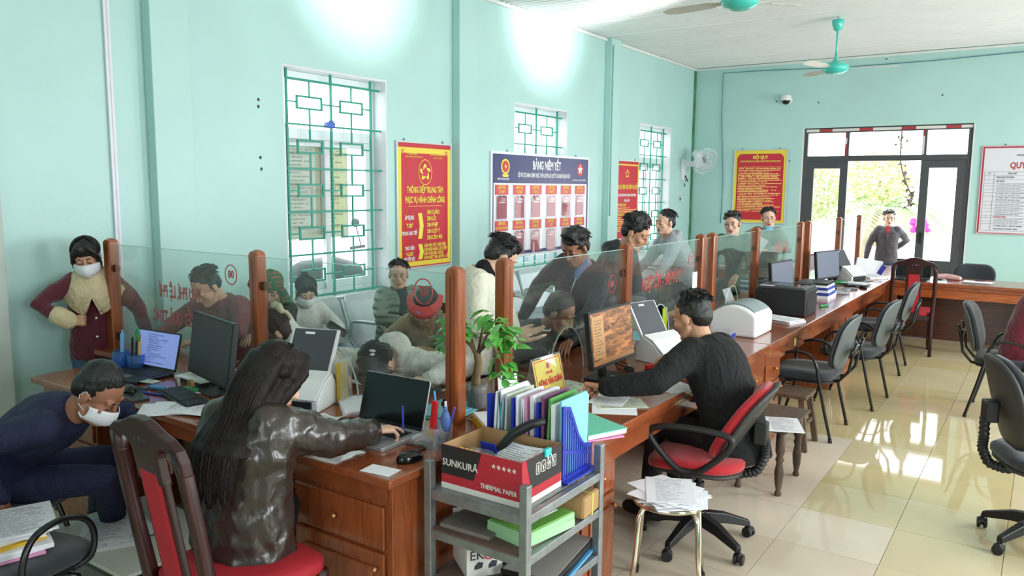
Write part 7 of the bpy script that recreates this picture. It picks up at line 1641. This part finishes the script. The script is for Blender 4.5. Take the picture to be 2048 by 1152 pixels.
tag(obj('dark_pen', MB().cyl((-.05, 0, .006), (.05, .01, .006), .005, 8), M_black, None, (-.60, 10.46, D+.003)), 'dark pen on the white sheet at the middle of the back wing', 'pen')
t = thing('cardboard_box', 'tan cardboard box standing on the floor under the back wing', 'box', (.08, 10.22, 0)); obj('box', MB().b2((-.28, -.12, 0), (.32, .12, .47)), M_brown, t, bevel=.004); obj('flap', MB().box((0, -.13, .465), (.6, .02, .005), rx=.5), M_brown, t); obj('tape', MB().b2((-.28, -.1215, .22), (.32, -.12, .25)), mat('box_tape', (196, 166, 120), .4), t)
t = thing('computer_case', 'dark computer case standing in the knee hole near the far chair', 'computer', (-1.85, 8.95, 0)); obj('case', MB().b2((-.2, -.1, 0), (.2, .1, .42)), M_black, t, bevel=.006); obj('front', MB().b2((.2, -.09, .02), (.206, .09, .4)), M_blackg, t)
stack('paper_stack', 'white files lying on the dark case under the counter', 'papers', (-1.72, 8.36, .0), 0, [(0, 0, 0, .3, .24, .40, M_black), (.03, 0, .1, .3, .22, .03, M_whitep), (.05, .0, .2, .3, .21, .02, M_print)])
# --- rack contents
M_boxk, M_boxr, M_boxw = mat('box_black_print', (36, 34, 36), .5), mat('box_red_print', (180, 40, 56), .5), mat('box_white_print', (222, 218, 212), .6)
t = thing('carton', 'open red and black thermal paper carton on the top shelf of the metal rack', 'box', ((RX0+RX1)/2, 2.296, .697))
bx, by, bh, e_ = .178, .132, .165, .003
obj('wall', MB().b2((-bx, -by, 0), (bx, -by+e_, bh)), M_boxr, t); obj('wall', MB().b2((bx-e_, -by+e_, 0), (bx, by-e_, bh)), M_boxr, t); obj('wall', MB().b2((-bx, by-e_, 0), (bx, by, bh)), M_brown, t); obj('wall', MB().b2((-bx, -by+e_, 0), (-bx+e_, by-e_, bh)), M_boxk, t); obj('bottom', MB().b2((-bx, -by, 0), (bx, by, .003)), M_brown, t)
obj('inner_lining', MB().b2((-bx+e_, -by+e_, .003), (bx-e_, -by+e_+.0015, bh)).b2((-bx+e_, by-e_-.0015, .003), (bx-e_, by-e_, bh)).b2((-bx+e_, -by+e_, .003), (-bx+e_+.0015, by-e_, bh)).b2((bx-e_-.0015, -by+e_, .003), (bx-e_, by-e_, bh)), M_brown, t)
obj('black_field', MB().prism([(-bx, .055), (-.03, .055), (.005, bh), (-bx, bh)], -by-.0008, -by, 'xz'), M_boxk, t); obj('white_band', MB().b2((-bx, -by-.0009, 0), (bx, -by, .022)).b2((bx, -by, 0), (bx+.0009, by, .022)), M_boxw, t)
obj('side_field', MB().prism([(-.075, .055), (by, .055), (by, bh), (-.105, bh)], bx, bx+.0008, 'yz'), M_boxk, t)
text('SUNKURA', .037, t, (-.092, -by-.0016, .10), FR, M_boxw, .004, sx=.95); text('®', .014, t, (-.022, -by-.0016, .115), FR, M_boxw, 0); text('THERMAL PAPER', .024, t, (.08, -by-.0016, .046), FR, M_boxw, .012, sx=.88)
sp = MB(); 
for k in range(5): sp.prism([(x+.058+.022*k, z+.128) for x, z in star(.0095, .004)], -by-.0016, -by-.0002, 'xz')
obj('stars', sp, M_boxw, t)
ic = MB()
for k in range(4):
    y0 = -.045+.036*k
    for a, b_ in (((y0, .095), (y0+.028, .098)), ((y0, .135), (y0+.028, .138)), ((y0, .095), (y0+.003, .138)), ((y0+.025, .095), (y0+.028, .138)), ((y0+.011, .102), (y0+.017, .13))): ic.b2((bx+.0002, a[0], a[1]), (bx+.0016, b_[0], b_[1]))
ic.prism([(-.045+.036+.006, .118), (-.045+.036+.022, .118), (-.045+.036+.014, .13)], bx+.0002, bx+.0016, 'yz').prism([(-.045+.072+.004, .116), (-.045+.072+.024, .116), (-.045+.072+.014, .131)], bx+.0002, bx+.0016, 'yz').prism([(-.045+.108+.006, .131), (-.045+.108+.022, .131), (-.045+.108+.014, .115)], bx+.0002, bx+.0016, 'yz')
obj('handling_marks', ic, M_boxw, t)
c0 = Vector(((RX0+RX1)/2, 2.296, .70))
t = thing('binder_clip', 'turquoise binder clip on the right edge of the thermal paper carton', 'clip', (c0.x+.178, c0.y+.03, .697+.165)); obj('clamp', MB().prism([(-.008, -.02), (.008, -.02), (.005, .008), (-.005, .008)], -.02, .02, 'xz') if False else MB().b2((-.008, -.02, -.02), (.008, .02, .008)), mat('turquoise_clip', (60, 196, 196), .35), t, bevel=.003); obj('handle', MB().tube([(.009, -.012, -.015), (.02, -.014, -.04), (.02, .014, -.04), (.009, .012, -.015)], .0014, 5), M_steel, t)
t = thing('paper_sheet', 'curved white printed sheet standing out of the thermal paper carton', 'paper', (c0.x+.055, c0.y-.06, .72)); m_ = MB(); n = 9; V = []
for j in range(n):
    for i in range(n):
        u, v = i/(n-1)-.5, j/(n-1); V.append((u*.21+.01*v, .01+.13*v**1.3-.02*math.cos(u*3), .0+.165*v-.035*v*v))
m_.add(V, [(j*n+i, j*n+i+1, (j+1)*n+i+1, (j+1)*n+i) for j in range(n-1) for i in range(n-1)]); o = obj('sheet', m_, printed('letter_print', (240, 243, 250), (160, 162, 172), 24, .4, .12, 8, axes='xz'), t, smooth=True); s_ = o.modifiers.new('t', 'SOLIDIFY'); s_.thickness = .001
t = thing('clear_bag', 'clear plastic bag with yellow and pink markers inside the carton', 'stationery', (c0.x-.10, c0.y-.03, .70)); obj('bag', MB().b2((-.05, -.04, 0), (.065, .05, .125)), M_clear, t, bevel=.02); 
for k, m_ in enumerate((M_yellow, M_yellow, M_yellow, M_pink)): obj('marker', MB().box((-.045+.022*k, -.03, .08), (.016, .014, .11), ry=.1), m_, t, bevel=.003)
obj('blue_label', MB().box((.03, .045, .125), (.07, .004, .05), rx=.3), M_blue, t); obj('ruler', MB().box((.02, -.035, .10), (.13, .003, .014), ry=-.3), M_white, t)
t = thing('hole_punch_arm', 'long curved black handle leaning out of the carton over the blue file rack', 'handle', (c0.x-.01, c0.y+.04, .70)); obj('grip', MB().tube([(-.08, -.03, .01), (-.03, .0, .12), (.02, .02, .185), (.08, .05, .225), (.125, .075, .238)], [.012, .017, .02, .019, .012], 10), M_black, t, smooth=True); obj('foot', MB().b2((-.11, -.06, 0), (-.05, .0, .02)), M_black, t, bevel=.004)
# blue file rack
t = thing('file_rack', 'blue plastic magazine rack packed with upright files on the metal rack', 'file rack', ((RX0+RX1)/2, 2.56, .697))
def divider(x):
    m_ = MB(); prof = [(-.115, 0), (.115, 0), (.115, .10), (.09, .10), (.05, .115), (.01, .16), (-.03, .235), (-.06, .285), (-.115, .295)]
    return m_, prof
for k, x in enumerate((-.175, -.06, .055, .17)):
    if k < 3: obj('divider', MB().prism(divider(x)[1], x-.002, x+.002, 'yz'), M_blue, t, bevel=.001)
    else:
        m_ = MB(); P_ = divider(x)[1]
        m_.b2((x-.0036, -.1155, 0), (x+.0036, -.10, .2955)).b2((x-.0036, .10, 0), (x+.0036, .1155, .10)).b2((x-.0034, -.0999, 0), (x+.0034, .0999, .018)).prism([(-.115, .115), (.115, .055), (.115, .07), (-.115, .13)], x-.003, x+.003, 'yz')
        curve = [(.115, .10), (.05, .115), (.01, .16), (-.03, .235), (-.06, .285), (-.115, .295)]; inner = [(.115, .085), (.045, .10), (0, .15), (-.04, .225), (-.068, .27), (-.115, .28)]
        for a, b_, c_2, d_ in zip(curve[:-1], curve[1:], inner[1:], inner[:-1]): m_.prism([a, b_, c_2, d_], x-.003, x+.003, 'yz')
        for q in range(12):
            y = -.095+.017*q; h = np.interp(y, [-.115, -.06, -.03, .01, .05, .115], [.28, .27, .22, .15, .10, .09]); m_.b2((x-.002, y, .01), (x+.002, y+.006, h))
        obj('side_grille', m_, M_blue, t)
m_ = MB()
for k in range(10): m_.b2((-.175+.0385*k-.003, -.115, 0), (-.175+.0385*k+.003, -.112, .15)) if k % 1 == 0 else None
for z in (0, .03, .06, .09, .12, .142): m_.b2((-.175, -.1145, z), (.17, -.1125, z+.012))
obj('front_grille', m_, M_blue, t); obj('base', MB().b2((-.185, -.118, 0), (.20, .118, .008)), M_blue, t, bevel=.002)
rp = random.Random(5)
fm = [M_whitep, M_whitep, mat('blue_grey_file', (150, 180, 206), .6), mat('sea_green_file', (80, 180, 164), .6), M_form, M_whitep, M_whitep, M_whitep, M_pink, M_whitep, mat('plum_file', (120, 70, 110), .6), mat('grass_file', (90, 160, 80), .6), M_whitep, M_cyan]
xs_ = [-.165, -.15, -.137, -.124, -.108, -.048, -.034, -.02, .0, .018, .066, .085, .11, .148]
for i, x in enumerate(xs_):
    hgt = rp.uniform(.285, .315) if i < 13 else .312
    obj('file', MB().prism([(-.10, .01), (.10, .01), (.10+rp.uniform(-.01, .02), hgt-.02), (.09, hgt), (-.10, hgt-.0)], 0, .009 if i not in (9, 12) else .018, 'yz'), fm[i], t, (x, 0, 0), (0, R(rp.uniform(-2, 5) if i < 12 else 0), 0), bevel=.001)
# yellow edged document box on the desk behind the carton
t = thing('document_box', 'flat yellow-edged box with white papers between the corner posts and the carton', 'box', (-1.98, 2.60, D), R(-4)); obj('box', MB().b2((-.10, -.13, 0), (.20, .16, .045)), M_yellow, t, (0, 0, 0), (0, 0, 0), bevel=.003); obj('papers', MB().b2((-.095, -.125, .045), (.195, .155, .056)), M_whitep, t, bevel=.002)
t.location = (-1.93, 2.745, D); t.rotation_euler = (0, 0, R(-38))
t.children[0].data.transform(Matrix.Scale(.8, 4)); t.children[1].data.transform(Matrix.Scale(.8, 4))
# second shelf and third shelf
stack('register_books', 'pale green register books on the second shelf of the metal rack', 'books', (-1.49, 2.33, .546), R(80), [(0, 0, 0, .27, .19, .03, mat('pale_green_pages', (170, 216, 170), .7)), (0, 0, .04, .27, .19, .022, mat('pale_green_pages2', (160, 210, 160), .7)), (.0, 0, .03, .26, .18, .004, mat('grass_cover', (120, 180, 80), .5)), (.05, -.0, .05, .1, .08, .002, M_whitep)])
t = thing('paper_parcel', 'brown paper parcel tied with yellow string on the second shelf', 'parcel', (-1.47, 2.57, .546), R(4)); obj('parcel', MB().b2((-.1, -.07, 0), (.1, .07, .085)), M_brown, t, bevel=.012); obj('string', MB().b2((-.102, -.004, -.0), (.102, .004, .087)), mat('yellow_string', (220, 200, 110), .7), t)
stack('cardboard_sheet', 'dusty flat board lying across the second shelf of the metal rack', 'board', (-1.68, 2.40, .546), R(2), [(0, 0, 0, .22, .48, .014, mat('dusty_grey_board', (132, 124, 118), .7, var=.1))])
t = thing('toner_box', 'white ink box with dark print on the third shelf of the metal rack', 'box', (-1.69, 2.32, .356), R(38)); obj('box', MB().b2((-.09, -.14, 0), (.09, .14, .115)), M_boxw, t, (0, 0, 0), (0, 0, R(52)), bevel=.002)
t.rotation_euler = (0, 0, R(-36)); t.location = (-1.70, 2.36, .356)
for ch in list(t.children): bpy.data.objects.remove(ch)
obj('box', MB().b2((-.07, -.13, 0), (.12, .13, .115)), M_boxw, t, bevel=.002); obj('flap', MB().box((-.06, -.06, .155), (.004, .14, .09), ry=-.3), M_boxw, t)
text('EK', .05, t, (.1206, -.09, .085), (R(90), 0, R(90)), M_ktxt, .004); text('Ink', .045, t, (.1206, .02, .085), (R(90), 0, R(90)), M_ktxt, .0); _obj('ring_mark', MB().tube([(.1206, -.042+.018*math.cos(q*PI/10), .085+.018*math.sin(q*PI/10)) for q in range(20)], .003, 5, closed=True), M_rtxt, t)
for k in range(4): _obj('cartridge_mark', MB().prism([(-.10+.055*k, .03), (-.07+.055*k, .035), (-.065+.055*k, .055), (-.085+.055*k, .06), (-.10+.055*k, .045)], .12, .1206, 'yz'), M_ktxt, t)
stack('black_folders', 'black framed folders and a blue file on the third shelf of the metal rack', 'folders', (-1.49, 2.46, .356), R(8), [(0.01, 0, 0, .21, .40, .012, mat('sky_folder', (90, 160, 210), .5)), (0, 0, .03, .21, .40, .016, M_blackg), (0, 0, -.02, .21, .40, .02, M_black), (0, 0, .0, .20, .39, .003, mat('grey_sheet', (150, 146, 142), .7))])
M_letter = printed('light_letter', (240, 243, 250), (150, 152, 162), 30, .35, .2, 10); rq = random.Random(8); stack('paper_stack', 'pile of loose white printed papers on the low chrome-legged stool', 'papers', (-1.29, 3.15, .4485), 0,
      [(rq.uniform(-.02, .02), rq.uniform(-.02, .02), rq.uniform(0, 3), .21, .297, .003, M_whitep) for q in range(9)]+[(0, .0, .45, .21, .297, .002, M_letter)])
# --- left foreground heaps
t = thing('whiteboard', 'pale whiteboard panel lying low on the floor in the lower left', 'board', (-3.28, 1.82, 0)); obj('panel', MB().b2((-.36, -.25, .22), (.36, .28, .25)), mat('pale_panel', (222, 226, 216), .35), t, bevel=.004); obj('rim', MB().b2((-.362, -.252, .218), (.362, -.25, .236)).b2((.36, -.252, .218), (.362, .282, .236)), M_blackm, t)
obj('crate', MB().b2((-.3, -.2, 0), (.3, .22, .22)), mat('grey_crate', (120, 122, 120), .7), t, bevel=.01)
stack('paper_stack', 'printed white papers spread on the pale panel behind the cherry chair', 'papers', (-3.33, 1.75, .25), R(60), [(0, 0, 0, .21, .3, .006, M_whitep), (.03, .01, .12, .21, .3, .004, M_print), (.05, .04, .25, .21, .3, .003, M_print), (-.02, .05, -.1, .21, .3, .003, M_print)])
stack('paper_stack', 'heap of papers with a yellow spine and pink folder on the lower left grey chair', 'papers', (-3.02, 1.21, .495), R(70), [(-.02, 0, .1, .22, .31, .012, M_pink), (0, .0, .2, .21, .3, .01, M_whitep), (.02, .01, .05, .21, .3, .01, M_whitep), (-.03, .03, .3, .22, .3, .012, M_yellow), (0.0, .05, .3, .2, .28, .008, M_print), (.03, .05, -.15, .21, .3, .006, M_print), (.05, .07, .0, .21, .3, .004, M_print)])
# ---------------------------------------------------------------- lettering becomes mesh
bpy.context.view_layer.update()
dg = bpy.context.evaluated_depsgraph_get()
for o in [o for o in bpy.data.objects if o.type == 'FONT']:
    me = bpy.data.meshes.new_from_object(o.evaluated_get(dg)); n = o.name
    q = bpy.data.objects.new('lettering', me); col.objects.link(q); q.parent = o.parent; q.matrix_local = o.matrix_local.copy(); q.scale = o.scale
    bpy.data.objects.remove(o)
